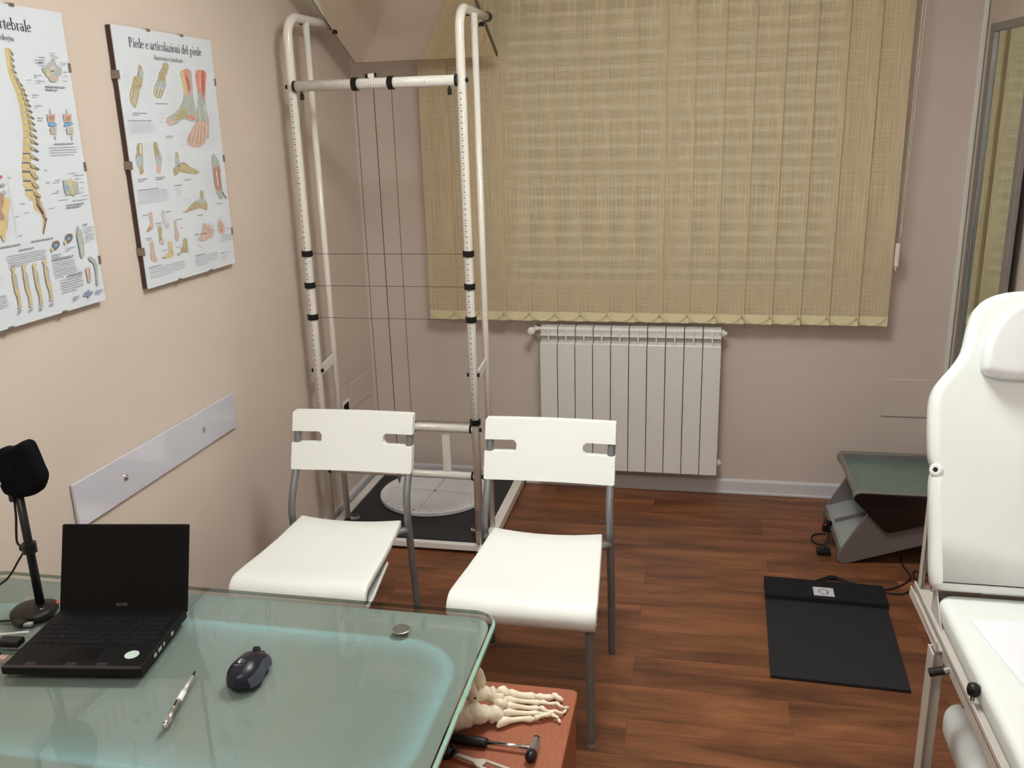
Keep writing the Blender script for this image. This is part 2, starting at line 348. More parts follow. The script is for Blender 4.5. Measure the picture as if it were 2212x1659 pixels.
# ------------------------------------------------------------------ room shell
W, H, D = 2.60, 2.70, -5.0
struct(M().box(-0.1, W+0.1, D-0.1, 0.1, -0.1, 0).build('floor', FLOOR))
struct(M().box(-0.1, W+0.1, D-0.1, 0.1, H, H+0.1).build('ceiling', CEIL))
struct(M().box(-0.1, 0, D-0.1, 0.1, 0, H).build('wall_left', WALL))
struct(M().box(W, W+0.1, D-0.1, 0.1, 0, H).build('wall_right', WALL))
struct(M().box(-0.1, W+0.1, D-0.1, D, 0, H).build('wall_front', WALL))
WX0, WX1, WZ0, WZ1 = 0.66, 2.14, 0.92, 2.3
wb = M()
wb.box(0, WX0, 0, 0.1, 0, H); wb.box(WX1, W, 0, 0.1, 0, H); wb.box(WX0, WX1, 0, 0.1, 0, WZ0); wb.box(WX0, WX1, 0, 0.1, WZ1, H)
struct(wb.build('wall_back', WALLB))
win = bpy.data.objects.new('window_1', None); C.objects.link(win); ORG[win] = Vector((0, 0, 0)); struct(win)
fr = M()
for a in ((WX0, WX0+0.05, WZ0, WZ1), (WX1-0.05, WX1, WZ0, WZ1), (WX0+0.05, WX1-0.05, WZ0, WZ0+0.05), (WX0+0.05, WX1-0.05, WZ1-0.05, WZ1), ((WX0+WX1)/2-0.035, (WX0+WX1)/2+0.035, WZ0+0.05, WZ1-0.05)):
    fr.box(a[0], a[1], 0.04, 0.08, a[2], a[3])
fr.build('window_frame', WHITE_ENAMEL, win, bevel=0.004)
sh = M(); z = WZ0
while z < WZ1-0.001:
    z2 = min(z+0.055, WZ1); sh.prism([(WX0, 0.096, z+0.002), (WX0, 0.088, z+0.008), (WX0, 0.086, z+0.038), (WX0, 0.092, z+0.040), (WX0, 0.098, z+0.010)], (WX1-WX0, 0, 0)); z += 0.055
sh.build('roller_shutter', mat('shutter_slat_paint', rgb(236, 234, 234), 0.5, var=0.03, vscale=8), win)
M().box(WX0+0.05, WX1-0.05, 0.056, 0.062, WZ0+0.05, WZ1-0.05).build('window_pane', CLEAR, win)
# skirting boards
def skirting(name, a, b, nrm):
    a, b, nrm = Vector(a), Vector(b), Vector(nrm); m = M()
    prof = [(0, 0), (0.012, 0), (0.012, 0.058), (0.008, 0.066), (0, 0.068)]
    m.prism([a+nrm*p[0]+Vector((0, 0, p[1])) for p in prof], b-a)
    m.prism([a+nrm*p[0]+Vector((0, 0, p[1])) for p in ((0.012, 0), (0.018, 0), (0.018, 0.008), (0.012, 0.010))], b-a)
    return struct(m.build(name, SKIRT))
skirting('baseboard_back', (0.0, 0, 0), (W, 0, 0), (0, -1, 0))
skirting('baseboard_left', (0, -0.018, 0), (0, D+0.018, 0), (1, 0, 0))
skirting('baseboard_right', (W, -0.018, 0), (W, D+0.018, 0), (-1, 0, 0))
skirting('baseboard_front', (0.0, D, 0), (W, D, 0), (0, 1, 0))
struct(M().box(W-0.02, W, -0.035, 0, 0.07, H).build('trim_1', mat('trim_white', rgb(226, 222, 214), 0.4, var=0.01, vscale=5), bevel=0.002))
struct(M().box(W-0.004, W, -0.040, -0.036, 0.07, H).build('trim_2', FRAME_GREY))
# flush covers on the walls
tag(M().box(2.35, 2.56, -0.007, 0, 0.40, 0.572).build('wall_cover_plate', WALLB, bevel=0.004),
    'wall-coloured flat cover plate on the back wall beside the treatment couch backrest', 'cover plate')
tag(M().box(0, 0.006, -0.31, -0.045, 0.44, 0.56).build('wall_cover_plate', WALL, bevel=0.003),
    'wall-coloured flat cover plate low on the left wall behind the posture frame', 'cover plate')
# ceiling lamps
for nm, (lx, ly), lb in (('ceiling_light', LAMP, 'square white ceiling light panel above the two white chairs'), ('ceiling_light', (1.1, -4.1), 'square white ceiling light panel above the camera end of the room')):
    t = thing(nm, lb, 'ceiling light', (lx, ly, H))
    M().box(lx-0.30, lx+0.30, ly-0.30, ly-0.27, 2.50, 2.57).box(lx-0.30, lx+0.30, ly+0.27, ly+0.30, 2.50, 2.57).box(lx-0.30, lx-0.27, ly-0.27, ly+0.27, 2.50, 2.57).box(lx+0.27, lx+0.30, ly-0.27, ly+0.27, 2.50, 2.57).build('lamp_housing', WHITE_ENAMEL, t)
    M().box(lx-0.27, lx+0.27, ly-0.27, ly+0.27, 2.52, 2.545).build('diffuser', PANEL, t)
    for sx in (-0.285, 0.285):
        for sy in (-0.285, 0.285): M().cyl((lx+sx, ly+sy, 2.57), (lx+sx, ly+sy, H), 0.003, 8).build('hanging_rod', CHROME, t)

# ------------------------------------------------------------------ radiator
t = thing('radiator', 'white ten-section aluminium radiator on the back wall below the blind', 'radiator', (0.8545, 0, 0.13))
def rad_section(x):
    m = M(); g = 0.0017; x0, x1 = x+g, x+0.08-g
    m.prism([(x0, -0.13, 0.130), (x0, -0.13, 0.728), (x0, -0.120, 0.733), (x0, -0.108, 0.728), (x0, -0.118, 0.716), (x0, -0.118, 0.130)], (x1-x0, 0, 0))
    m.prism([(x0, -0.121, 0.7595), (x0, -0.121, 0.764), (x0, -0.095, 0.768), (x0, -0.095, 0.757)], (x1-x0, 0, 0))
    back = [(x0, -0.100, 0.70), (x0, -0.096, 0.735), (x0, -0.100, 0.765), (x0, -0.110, 0.788), (x0, -0.100, 0.798), (x0, -0.075, 0.802), (x0, -0.035, 0.800), (x0, -0.035, 0.70)]
    m.prism(back, (x1-x0, 0, 0))
    xc = x+0.04
    m.prism([(xc-0.003, -0.13, 0.715), (xc-0.003, -0.128, 0.745), (xc-0.003, -0.119, 0.785), (xc-0.003, -0.095, 0.797), (xc-0.003, -0.085, 0.715)], (0.006, 0, 0))
    m.box(x+0.006, x+0.074, -0.116, -0.05, 0.15, 0.70)
    m.cyl((x, -0.07, 0.17), (x+0.08, -0.07, 0.17), 0.022, 12)
    return m
first = None
for i in range(10):
    x = 0.8545+0.08*i
    if first is None: first = rad_section(x).build('radiator_section', RAD, t, bevel=0.0015, bseg=1)
    else:
        o = first.copy(); o.location = (0.08*i, 0, 0); C.objects.link(o); o.parent = t; ORG[o] = ORG[t]
v = M(); v.cyl((0.8545, -0.075, 0.782), (0.820, -0.075, 0.782), 0.010, 14); v.cyl((0.823, -0.075, 0.782), (0.823, 0, 0.782), 0.009, 14)
v.build('valve_pipe', WHITE_ENAMEL, t, smooth=True)
v = M(); v.lathe([(0.010, 0), (0.015, 0.004), (0.018, 0.012), (0.018, 0.030), (0.014, 0.036), (0.006, 0.038)], (0.815, -0.085, 0.778), 20, Matrix.Rotation(PI/2, 3, 'X'))
v.build('valve_knob', WHITE_ENAMEL, t, smooth=True)
v = M(); v.lathe([(0.018, 0), (0.018, 0.012), (0.010, 0.014), (0.010, 0.022), (0.006, 0.023)], (1.6545, -0.075, 0.775), 16, Matrix.Rotation(PI/2, 3, 'Y'))
v.build('air_vent', WHITE_ENAMEL, t, bevel=0.001)
v = M(); v.lathe([(0.018, 0), (0.018, 0.010), (0.008, 0.012), (0.008, 0.018)], (1.6545, -0.07, 0.17), 16, Matrix.Rotation(PI/2, 3, 'Y'))
v.build('end_plug', WHITE_ENAMEL, t, bevel=0.001)
for (xa, za) in ((0.99, 0.70), (1.50, 0.70), (1.25, 0.20)): M().box(xa, xa+0.02, -0.06, 0, za, za+0.02).build('wall_bracket', WHITE_ENAMEL, t)

# ------------------------------------------------------------------ vertical blind
t = thing('vertical_blind', 'beige woven vertical blind hanging over the window in the back wall', 'blind', (0.33, -0.09, 2.47))
M().box(0.34, 2.36, -0.115, -0.065, 2.47, 2.51).build('head_rail', WHITE_ENAMEL, t, bevel=0.003)
for xa in (0.6, 2.0): M().box(xa, xa+0.04, -0.07, 0, 2.475, 2.5).build('wall_bracket', WHITE_ENAMEL, t)
PITCHV = 0.1160; X0V = 0.335; NV = 17
VB = 0.823
def vane(x):
    m = M(); rows = []
    for (zz) in (2.47, 2.0, 1.6, 1.2, VB+0.038):
        rows.append([(x+0.133*u, -0.088-0.010*(u-0.5)*2+0.0015*math.sin(PI*u), zz) for u in (0, .2, .4, .6, .8, 1)])
    return m.grid(rows)
vn = vane(X0V).build('vane', BLIND, t, smooth=True)
hm = M(); rows = []
for zz in (VB+0.040, VB+0.004, VB):
    rows.append([(X0V+0.133*u, -0.0895-0.010*(u-0.5)*2, zz) for u in (0, .2, .4, .6, .8, 1)])
hm.grid(rows)
rows = []
for zz in (VB, VB+0.004, VB+0.040): rows.append([(X0V+0.133*u, -0.0865-0.010*(u-0.5)*2, zz) for u in (0, .2, .4, .6, .8, 1)])
hm.grid(rows)
hem = hm.build('vane_hem', BLIND_POCKET, vn)
ch = M()
pts = [Vector((X0V+0.006+0.116*i/20, -0.104, VB+0.033-0.030*(1-(2*i/20-1)**2))) for i in range(21)]
for p in pts: ch.ball(p, 0.0021, 6)
ch.tube(pts, 0.0008, 5)
ch.ball((X0V+0.006, -0.106, VB+0.036), 0.004, 8)
chn = ch.build('bead_chain', BEAD, vn, smooth=True)
for i in range(1, NV):
    dx = PITCHV*i; o = vn.copy(); o.location = (dx, 0.0007*(i % 3), 0.0); C.objects.link(o); o.parent = t
    h2 = hem.copy(); h2.parent = o; C.objects.link(h2); c2 = chn.copy(); c2.parent = o; C.objects.link(c2)
cb = M(); cb.tube([(2.348, -0.10, 2.46), (2.347, -0.10, 2.087), (2.340, -0.10, 1.18)], 0.0016, 6); cb.tube([(2.362, -0.10, 2.46), (2.358, -0.10, 2.087), (2.344, -0.10, 1.18)], 0.0016, 6)
for i in range(110):
    zz = 2.45-i*0.0115; cb.ball((2.348-0.008*i/110, -0.10, zz), 0.0030, 6); cb.ball((2.362-0.018*i/110, -0.10, zz-0.005), 0.0030, 6)
cb.build('pull_cord', CORDW, t, smooth=True)
M().box(2.328, 2.345, -0.108, -0.094, 1.075, 1.17).box(2.333, 2.339, -0.104, -0.098, 1.058, 1.075).build('cord_weight', WHITE_ENAMEL, t, bevel=0.003)

# ------------------------------------------------------------------ posture frame in the corner
PX0, PX1, PYF = 0.075, 0.712, -0.785
t = thing('posture_frame', 'tall white tubular posture analysis frame with scales and threads in the left corner', 'posture frame', (0.39, -0.43, 0))
rails = []
for side, (x0, x1) in (('l', (0.035, 0.072)), ('r', (0.717, 0.757))):
    r = M().box(x0, x1, -0.87, -0.045, 0.012, 0.052).build('base_rail', WHITE_ENAMEL, t, bevel=0.002)
    M().box(x0-0.003, x1+0.003, -0.895, -0.868, 0.0, 0.055).build('end_cap', BLACK_PL, r, bevel=0.004)
    M().box(x0-0.002, x1+0.002, -0.06, -0.035, 0.0, 0.055).build('end_cap', BLACK_PL, r, bevel=0.004)
for y in (-0.795, -0.10): M().box(0.072, 0.717, y, y+0.025, 0.016, 0.042).build('cross_beam', WHITE_ENAMEL, t, bevel=0.002)
M().box(0.074, 0.715, -0.768, -0.085, 0.022, 0.050).build('platform_board', RUBBER, t, bevel=0.005)
for (cx, cy) in ((0.115, -0.63), (0.665, -0.67)):
    M().lathe([(0.0, 0.0501), (0.020, 0.0501), (0.022, 0.054), (0.020, 0.062), (0.012, 0.062), (0.010, 0.058), (0.0, 0.058)], (cx, cy, 0), 24).build('round_glass_button', CLEAR, t, smooth=True)
def post(x):
    pts = [(x, PYF, 0.052), (x, PYF, 1.0), (x, PYF, 1.95)]+[(x, PYF+0.085-0.085*math.cos(a), 1.985+0.085*math.sin(a)) for a in [PI/2*k/8 for k in range(1, 9)]]
    pts += [(x+0.001, -0.55, 2.072), (x+0.002, -0.365, 2.078)]
    return pts
def marks(m, x, z0, z1, rr):
    n = int((z1-z0)/0.01); k = 0
    while k <= n:
        z = z0+0.01*k; half = 0.55 if k % 5 == 0 else 0.30
        a0 = -PI/2-0.15
        vs = []
        for q in range(4):
            a = a0-half+2*half*q/3; vs.append((x+(rr+0.0004)*math.cos(a), PYF+(rr+0.0004)*math.sin(a)))
        wdt = 0.0009 if k % 5 else 0.0013
        m.grid([[(p[0], p[1], z-wdt/2) for p in vs], [(p[0], p[1], z+wdt/2) for p in vs]])
        if k % 2 == 0:
            m.grid([[(x-0.0025+(0.005)*q, PYF-rr-0.0008, z-0.0028) for q in (0, 1)], [(x-0.0025+(0.005)*q, PYF-rr-0.0008, z+0.0028) for q in (0, 1)]])
        k += 1
for x in (PX0, PX1):
    p = M().tube(post(x), 0.0168, 20).build('front_post', WHITE_ENAMEL, t, smooth=True)
    M().cyl((x+0.002, -0.392, 2.0773), (x+0.002, -0.345, 2.0785), 0.0185, 20).build('tube_cap', BLACK_PL, p)
    mk = M(); marks(mk, x, 0.585, 1.80, 0.0168); mk.build('printed_scale', mat('scale_ink', rgb(142, 140, 138), 0.6, var=0.05, vscale=30) if 'scale_ink' not in MATS else MATS['scale_ink'], p)
    for z in (1.222, 1.100, 0.975, 0.568): M().lathe([(0.0168, -0.011), (0.0215, -0.011), (0.0215, 0.011), (0.0168, 0.011)], (x, PYF, z), 24).build('slider_clamp', BLACK_PL, p, bevel=0.001)
    if x == PX1: M().lathe([(0.0170, -0.045), (0.0178, -0.045), (0.0178, 0.045), (0.0170, 0.045)], (x, PYF, 0.155), 24).build('tape_band', mat('grey_tape', rgb(128, 116, 112), 0.5, var=0.05, vscale=40), p, smooth=False)
    for (z) in (1.828, 0.758, 0.535, 0.340):
        for s_ in (-1, 1): M().cyl((x+s_*0.0155, PYF, z), (x+s_*0.024, PYF, z), 0.008, 12).build('bolt_cap', BLACK_PL, p, bevel=0.001)
    xb = x+(0.006 if x < 0.4 else 0.016)
    M().tube([(xb, -0.63, 0.052), (xb, -0.63, 2.062)], 0.0125, 16).build('rear_post', WHITE_ENAMEL, t, smooth=True)
    M().box(xb-0.004, xb+0.004, PYF+0.012, -0.625, 0.742, 0.782, Matrix.Rotation(math.radians(7), 3, 'X')).build('bracket_plate', WHITE_ENAMEL, t, bevel=0.002)
    M().cyl((x, -0.66, 2.05), (x, -0.66, 2.062), 0.006, 10).build('screw', BLACK_PL, t)
M().cyl((PX0+0.012, -0.800, 1.828), (PX1-0.012, -0.800, 1.828), 0.0185, 24).build('crossbar', WHITE_ENAMEL, t, smooth=True)
cbm = M()
for k in range(0, 43):
    xx = 0.190+0.0095*k
    hf = 0.8 if k % 5 == 0 else 0.45
    cbm.grid([[(xx-0.0005+0.001*q, -0.800-0.0190*math.cos(a), 1.828+0.0190*math.sin(a)) for q in (0, 1)] for a in [(-hf+2*hf*j/4) for j in range(5)]])
cbm.build('printed_scale', MATS['scale_ink'], t)
for x in (PX0+0.018, PX1-0.014): M().cyl((x-0.004, -0.800, 1.828), (x+0.004, -0.800, 1.828), 0.0200, 20).build('tube_cap', BLACK_PL, t)
for x in (0.118, 0.672): M().cyl((x, -0.80, 1.800), (x, -0.80, 1.812), 0.004, 10).cyl((x, -0.80, 1.780), (x, -0.80, 1.801), 0.0075, 12).build('thumb_screw', BLACK_PL, t)
for x in (0.324, 0.459):
    M().lathe([(0.0185, -0.010), (0.0235, -0.010), (0.0235, 0.010), (0.0185, 0.010)], (x, -0.800, 1.828), 24, Matrix.Rotation(PI/2, 3, 'Y')).build('slider_clamp', BLACK_PL, t, bevel=0.001)
M().cyl((0.375, -0.80, 1.853), (0.400, -0.80, 1.856), 0.008, 14).box(0.384, 0.396, -0.806, -0.794, 1.843, 1.853).build('plumb_holder', WHITE_ENAMEL, t, bevel=0.001)
M().cyl((0.366, -0.80, 1.852), (0.376, -0.80, 1.853), 0.0085, 14).build('tube_cap', BLACK_PL, t)
M().cyl((0.400, -0.80, 1.856), (0.404, -0.80, 1.8565), 0.0085, 14).build('tube_cap', BLACK_PL, t)
M().cyl((PX0+0.012, PYF, 0.538), (PX1-0.012, PYF, 0.538), 0.0165, 20).build('crossbar', WHITE_ENAMEL, t, smooth=True)
M().cyl((PX0+0.012, PYF, 0.340), (PX1-0.012, PYF, 0.340), 0.0150, 20).build('crossbar', WHITE_ENAMEL, t, smooth=True)
lb = M()
for k in range(0, 43):
    xx = 0.190+0.0095*k; hf = 0.8 if k % 5 == 0 else 0.45
    lb.grid([[(xx-0.0005+0.001*q, PYF-0.0170*math.cos(a), 0.538+0.0170*math.sin(a)) for q in (0, 1)] for a in [(-hf+2*hf*j/4) for j in range(5)]])
lb.build('printed_scale', MATS['scale_ink'], t)
for x in (PX0+0.018, PX1-0.018):
    for z in (0.538, 0.340): M().cyl((x-0.004, PYF, z), (x+0.004, PYF, z), 0.018, 20).build('tube_cap', BLACK_PL, t)
for x in (0.190, 0.590): M().box(x-0.016, x+0.016, PYF-0.003, PYF+0.003, 0.350, 0.528).build('flat_bar', WHITE_ENAMEL, t, bevel=0.001)
for x in (0.324, 0.459): M().lathe([(0.0165, -0.009), (0.0215, -0.009), (0.0215, 0.009), (0.0165, 0.009)], (x, PYF, 0.538), 24, Matrix.Rotation(PI/2, 3, 'Y')).build('slider_clamp', BLACK_PL, t, bevel=0.001)
for x in (0.324, 0.459): M().tube([(x, -0.800, 1.808), (x, PYF-0.017, 0.556)], 0.0010, 6).build('thread', THREAD, t)
M().tube([(0.392, -0.800, 1.812), (0.392, -0.803, 0.34)], 0.0014, 6).build('plumb_line', THREAD, t)
M().lathe([(0.001, -0.035), (0.008, -0.008), (0.008, 0.012), (0.002, 0.016)], (0.392, -0.803, 0.335), 16).build('plumb_bob', BRUSH, t, smooth=True)
for z in (1.222, 1.100, 0.975, 0.568): M().tube([(PX0+0.02, PYF-0.012, z), (PX1-0.02, PYF-0.012, z)], 0.0009, 6).build('thread', THREAD, t)
hb = M().prism([(0.088, -0.600, 0.500), (0.118, -0.600, 0.500), (0.118, -0.600, 0.590), (0.088, -0.600, 0.566)], (0, 0.006, 0)).build('corner_plate', WHITE_ENAMEL, t)
M().prism([(0.096, -0.606, 0.496), (0.118, -0.606, 0.496), (0.117, -0.606, 0.575), (0.096, -0.606, 0.555)], (0, 0.006, 0)).build('corner_pad', BLACK_PL, hb)
# tilted overhead mirror on the frame's arms
al = math.radians(26.5); dy, dz = -math.cos(al), math.sin(al); ny, nz = -math.sin(al), -math.cos(al)
MB0 = (-0.20, 1.944)
def mq(x, s, d): return (x, MB0[0]+dy*s-ny*d, MB0[1]+dz*s-nz*d)
def plate(x0, x1, s0, s1, d0, d1):
    vs = [mq(x, s, d) for x in (x0, x1) for s in (s0, s1) for d in (d0, d1)]
    return M().add(vs, [(0, 1, 3, 2), (4, 6, 7, 5), (0, 4, 5, 1), (2, 3, 7, 6), (0, 2, 6, 4), (1, 5, 7, 3)])
mf = plate(0.098, 0.716, 0.0, 0.62, 0.0, 0.018).build('overhead_mirror', mat('mirror_back_board', rgb(96, 86, 68), 0.5, var=0.05, vscale=20), t)
plate(0.1020, 0.7120, 0.0035, 0.6165, -0.0012, 0.0).build('mirror_glass', MIRROR_T, mf)
for x in (PX0+0.028, PX1-0.012): M().tube([(x, -0.405, 2.040), (x, -0.405, 2.050), (x, -0.405, 2.066)], [0.011, 0.009, 0.006], 12).build('mirror_hinge', BLACK_PL, t)

# round footboard
t = thing('round_footboard', 'round grey-white footboard printed with a line grid, lying on the black platform', 'footboard', (0.39, -0.33, 0.05))
fb = M().lathe([(0.246, 0), (0.25, 0.003), (0.25, 0.017), (0.247, 0.020)], (0.39, -0.33, 0.0505), 96).build('board', DISC, t, mats=[DISC])
ln = M(); zt = 0.0709; ang = math.radians(-3)
def fbp(a, b): return (0.39+a*math.cos(ang)-b*math.sin(ang), -0.33+a*math.sin(ang)+b*math.cos(ang), zt)
def line(m, a0, b0, a1, b1, wd):
    n = Vector((b0-b1, a1-a0)).normalized()*wd/2
    m.add([fbp(a0-n.x, b0-n.y), fbp(a1-n.x, b1-n.y), fbp(a1+n.x, b1+n.y), fbp(a0+n.x, b0+n.y)], [(0, 1, 2, 3)])
line(ln, 0, -0.215, 0, 0.24, 0.0022); line(ln, -0.205, 0, 0.225, 0, 0.0016)
for k in range(-21, 22):
    if k == 0: continue
    a = k*0.010; b = -math.sqrt(max(0, 0.222**2-a*a))*0.97
    if b < -0.01: line(ln, a, -0.002, a, b, 0.0009)
ln.build('grid_print', INK, t)
rd = M(); rd.lathe([(0.007, 0), (0.007, 0.0006)], fbp(0, 0), 12); rd.lathe([(0.006, 0), (0.006, 0.0006)], fbp(-0.02, -0.228), 12); rd.build('red_dot', RED, t)
tk = M()
for a in range(200, 350, 12): tk.lathe([(0.0025, 0), (0.0025, 0.0005)], fbp(0.236*math.cos(math.radians(a)), 0.236*math.sin(math.radians(a))), 8)
tk.build('degree_mark', INK, t)

# ------------------------------------------------------------------ chairs
def chair_outline():
    pts = []; HW = 0.205; z0, z1 = 0.0, 0.182; s0, s1 = 0.083, 0.120; di = 0.112
    def cor(cx, cz, r, a0, a1): return [(cx+r*math.cos(math.radians(a0+(a1-a0)*i/5)), cz+r*math.sin(math.radians(a0+(a1-a0)*i/5))) for i in range(6)]
    pts += cor(-HW+0.008, z0+0.008, 0.008, 180, 270); pts += cor(HW-0.008, z0+0.008, 0.008, 270, 360)
    pts += [(HW, s0)]+cor(di+0.010, s0+0.010, 0.010, 270, 180)+cor(di+0.010, s1-0.010, 0.010, 180, 90)+[(HW, s1)]
    pts += cor(HW-0.008, z1-0.008, 0.008, 0, 90); pts += cor(-HW+0.008, z1-0.008, 0.008, 90, 180)
    pts += [(-HW, s1)]+cor(-di-0.010, s1-0.010, 0.010, 90, 0)+cor(-di-0.010, s0+0.010, 0.010, 0, -90)+[(-HW, s0)]
    return pts
def make_chair(x0, y0, label, turn=0.0):
    """origin under the middle of the back legs; the sitter faces -y"""
    o = Vector((x0, y0, 0)); t = thing('cafe_chair', label, 'chair', o, 'white plastic chairs by the desk')
    rt = Matrix.Rotation(turn, 3, 'Z')
    def P(x, y, z): return o+rt @ Vector((x, y, z))
    for s in (-1, 1):
        pts = smoothpath([P(s*0.200, 0.0, 0.004), P(s*0.200, -0.022, 0.20), P(s*0.199, -0.048, 0.40), P(s*0.198, -0.052, 0.475), P(s*0.194, -0.035, 0.54), P(s*0.193, 0.008, 0.61), P(s*0.1925, 0.035, 0.69), P(s*0.1925, 0.060, 0.768)], 6)
        lg = M().tube(pts, 0.0120, 14).build('rear_leg', CHAIR_MET, t, smooth=True)
        M().cyl(P(s*0.200, 0, 0.0), P(s*0.200, 0, 0.012), 0.0125, 14).build('foot_cap', mat('clear_foot_plastic', rgb(150, 140, 135), 0.3, var=0.03, vscale=20) if 'clear_foot_plastic' not in MATS else MATS['clear_foot_plastic'], lg)
        pts = smoothpath([P(s*0.197, -0.050, 0.418), P(s*0.185, -0.066, 0.424), P(s*0.168, -0.085, 0.424), P(s*0.160, -0.12, 0.424), P(s*0.170, -0.30, 0.420), P(s*0.175, -0.40, 0.412), P(s*0.180, -0.440, 0.395), P(s*0.182, -0.452, 0.34), P(s*0.184, -0.452, 0.15), P(s*0.186, -0.452, 0.004)], 5)
        lg = M().tube(pts, 0.0120, 14).build('front_leg', CHAIR_MET, t, smooth=True)
        M().cyl(P(s*0.186, -0.452, 0.0), P(s*0.186, -0.452, 0.012), 0.0125, 14).build('foot_cap', MATS['clear_foot_plastic'], lg)
    # backrest: a gently curved panel with two side slots, sleeved over the uprights
    out = chair_outline(); m = M(); lean = math.radians(19)
    def BD(x): return 0.0100
    def bk(x, z, d):
        y = 0.005-0.012+0.008*math.cos(PI*x/0.41)+d
        return P(x, y+0.012+z*math.tan(lean)*0.95, 0.600+z)
    # split the outline in strips so the curve shows
    xs = sorted(set([-0.206, -0.201, -0.19, -0.165, -0.115, -0.105, -0.08, -0.04, 0, 0.04, 0.08, 0.105, 0.115, 0.165, 0.19, 0.201, 0.206]))
    zs = [0, 0.005, 0.083, 0.0845, 0.093, 0.110, 0.1185, 0.120, 0.177, 0.182]
    def inside(x, z):
        return not (abs(x) > 0.105 and 0.083 < z < 0.120)
    def th(x): return 0.0165 if abs(x) > 0.175 else 0.006
    def clampc(x, z):
        # round the outer corners and slot ends
        for (cx, cz, r, sx, sz) in ((0.201, 0.005, 0.005, 1, -1), (0.201, 0.177, 0.005, 1, 1)):
            if abs(x) > cx and (z-cz)*sz > 0:
                return (math.copysign(cx+r*0.7071, x), cz+sz*r*0.7071)
        return (x, z)
    for i in range(len(xs)-1):
        for j in range(len(zs)-1):
            xm, zm = (xs[i]+xs[i+1])/2, (zs[j]+zs[j+1])/2
            if not inside(xm, zm): continue
            q = [clampc(*c) for c in ((xs[i], zs[j]), (xs[i+1], zs[j]), (xs[i+1], zs[j+1]), (xs[i], zs[j+1]))]
            m.add([bk(a, b, -0.0175) for a, b in q], [(0, 1, 2, 3)])
            m.add([bk(a, b, BD(a)) for a, b in q], [(3, 2, 1, 0)])
    for sx in (-1, 1):
        for (p0, p1, p2) in (((0.105, 0.083), (0.1145, 0.083), (0.105, 0.0925)), ((0.105, 0.120), (0.105, 0.1105), (0.1145, 0.120))):
            T_ = [(sx*p[0], p[1]) for p in (p0, p1, p2)]
            m.add([bk(*p, -0.0175) for p in T_]+[bk(*p, 0.0100) for p in T_], [(0, 1, 2), (5, 4, 3), (1, 2, 5, 4)])
    # rim faces
    def rim(a, b):
        pa, pb = clampc(*a), clampc(*b)
        m.add([bk(*pa, -0.0175), bk(*pb, -0.0175), bk(*pb, BD(pb[0])), bk(*pa, BD(pa[0]))], [(0, 1, 2, 3)])
    cells = set((i, j) for i in range(len(xs)-1) for j in range(len(zs)-1) if inside((xs[i]+xs[i+1])/2, (zs[j]+zs[j+1])/2))
    for (i, j) in cells:
        if (i-1, j) not in cells: rim((xs[i], zs[j]), (xs[i], zs[j+1]))
        if (i+1, j) not in cells: rim((xs[i+1], zs[j]), (xs[i+1], zs[j+1]))
        if (i, j-1) not in cells: rim((xs[i], zs[j]), (xs[i+1], zs[j]))
        if (i, j+1) not in cells: rim((xs[i], zs[j+1]), (xs[i+1], zs[j+1]))
    m.build('backrest', CHAIR_PL, t, bevel=0.0025, bseg=2)
    # seat shell: flat top, rolled front edge, short return underneath
    prof = [(-0.050, 0.446), (-0.10, 0.4435), (-0.20, 0.440), (-0.30, 0.442), (-0.40, 0.447), (-0.45, 0.448)]
    prof += [(-0.452-0.043*math.sin(a), 0.410+0.038*math.cos(a)) for a in [PI*k/10 for k in range(1, 11)]]
    prof += [(-0.40, 0.370), (-0.30, 0.374), (-0.215, 0.380)]
    rows = []
    for (y, z) in prof:
        k = min(1, max(0, (-y-0.05)/0.40)); hw = 0.170+0.030*k; k2 = 0
        if z < 0.40: hw = 0.196-0.020*min(1, max(0, (y+0.44)/0.2))
        if y > -0.452 and z > 0.4: iv = (0, -0.014)
        elif y > -0.452: iv = (0, 0.012)
        else: iv = ((-0.452-y)*0.33, (0.410-z)*0.33)
        row = [P(hw*u, y+(0.010*(u*u) if y > -0.07 else 0)-(0.004*(1-u*u) if z > 0.4 else 0), z-(0.006*(1-u*u) if (z > 0.42 and y > -0.42) else 0)) for u in (-1, -0.96, -0.8, -0.5, -0.2, 0.2, 0.5, 0.8, 0.96, 1)]
        row = [P(-hw-0.001, y+iv[0], z+iv[1])]+row+[P(hw+0.001, y+iv[0], z+iv[1])]
        rows.append(row)
    M().grid(rows).build('seat', CHAIR_PL, t, smooth=True, solid=0.009, bevel=0.003, bseg=2)
    return t
make_chair(1.104, -1.415, 'white plastic chair right of the other, in front of the radiator')
make_chair(0.450, -1.412, 'white plastic chair nearer the left wall, in front of the posture frame', math.radians(1.5))
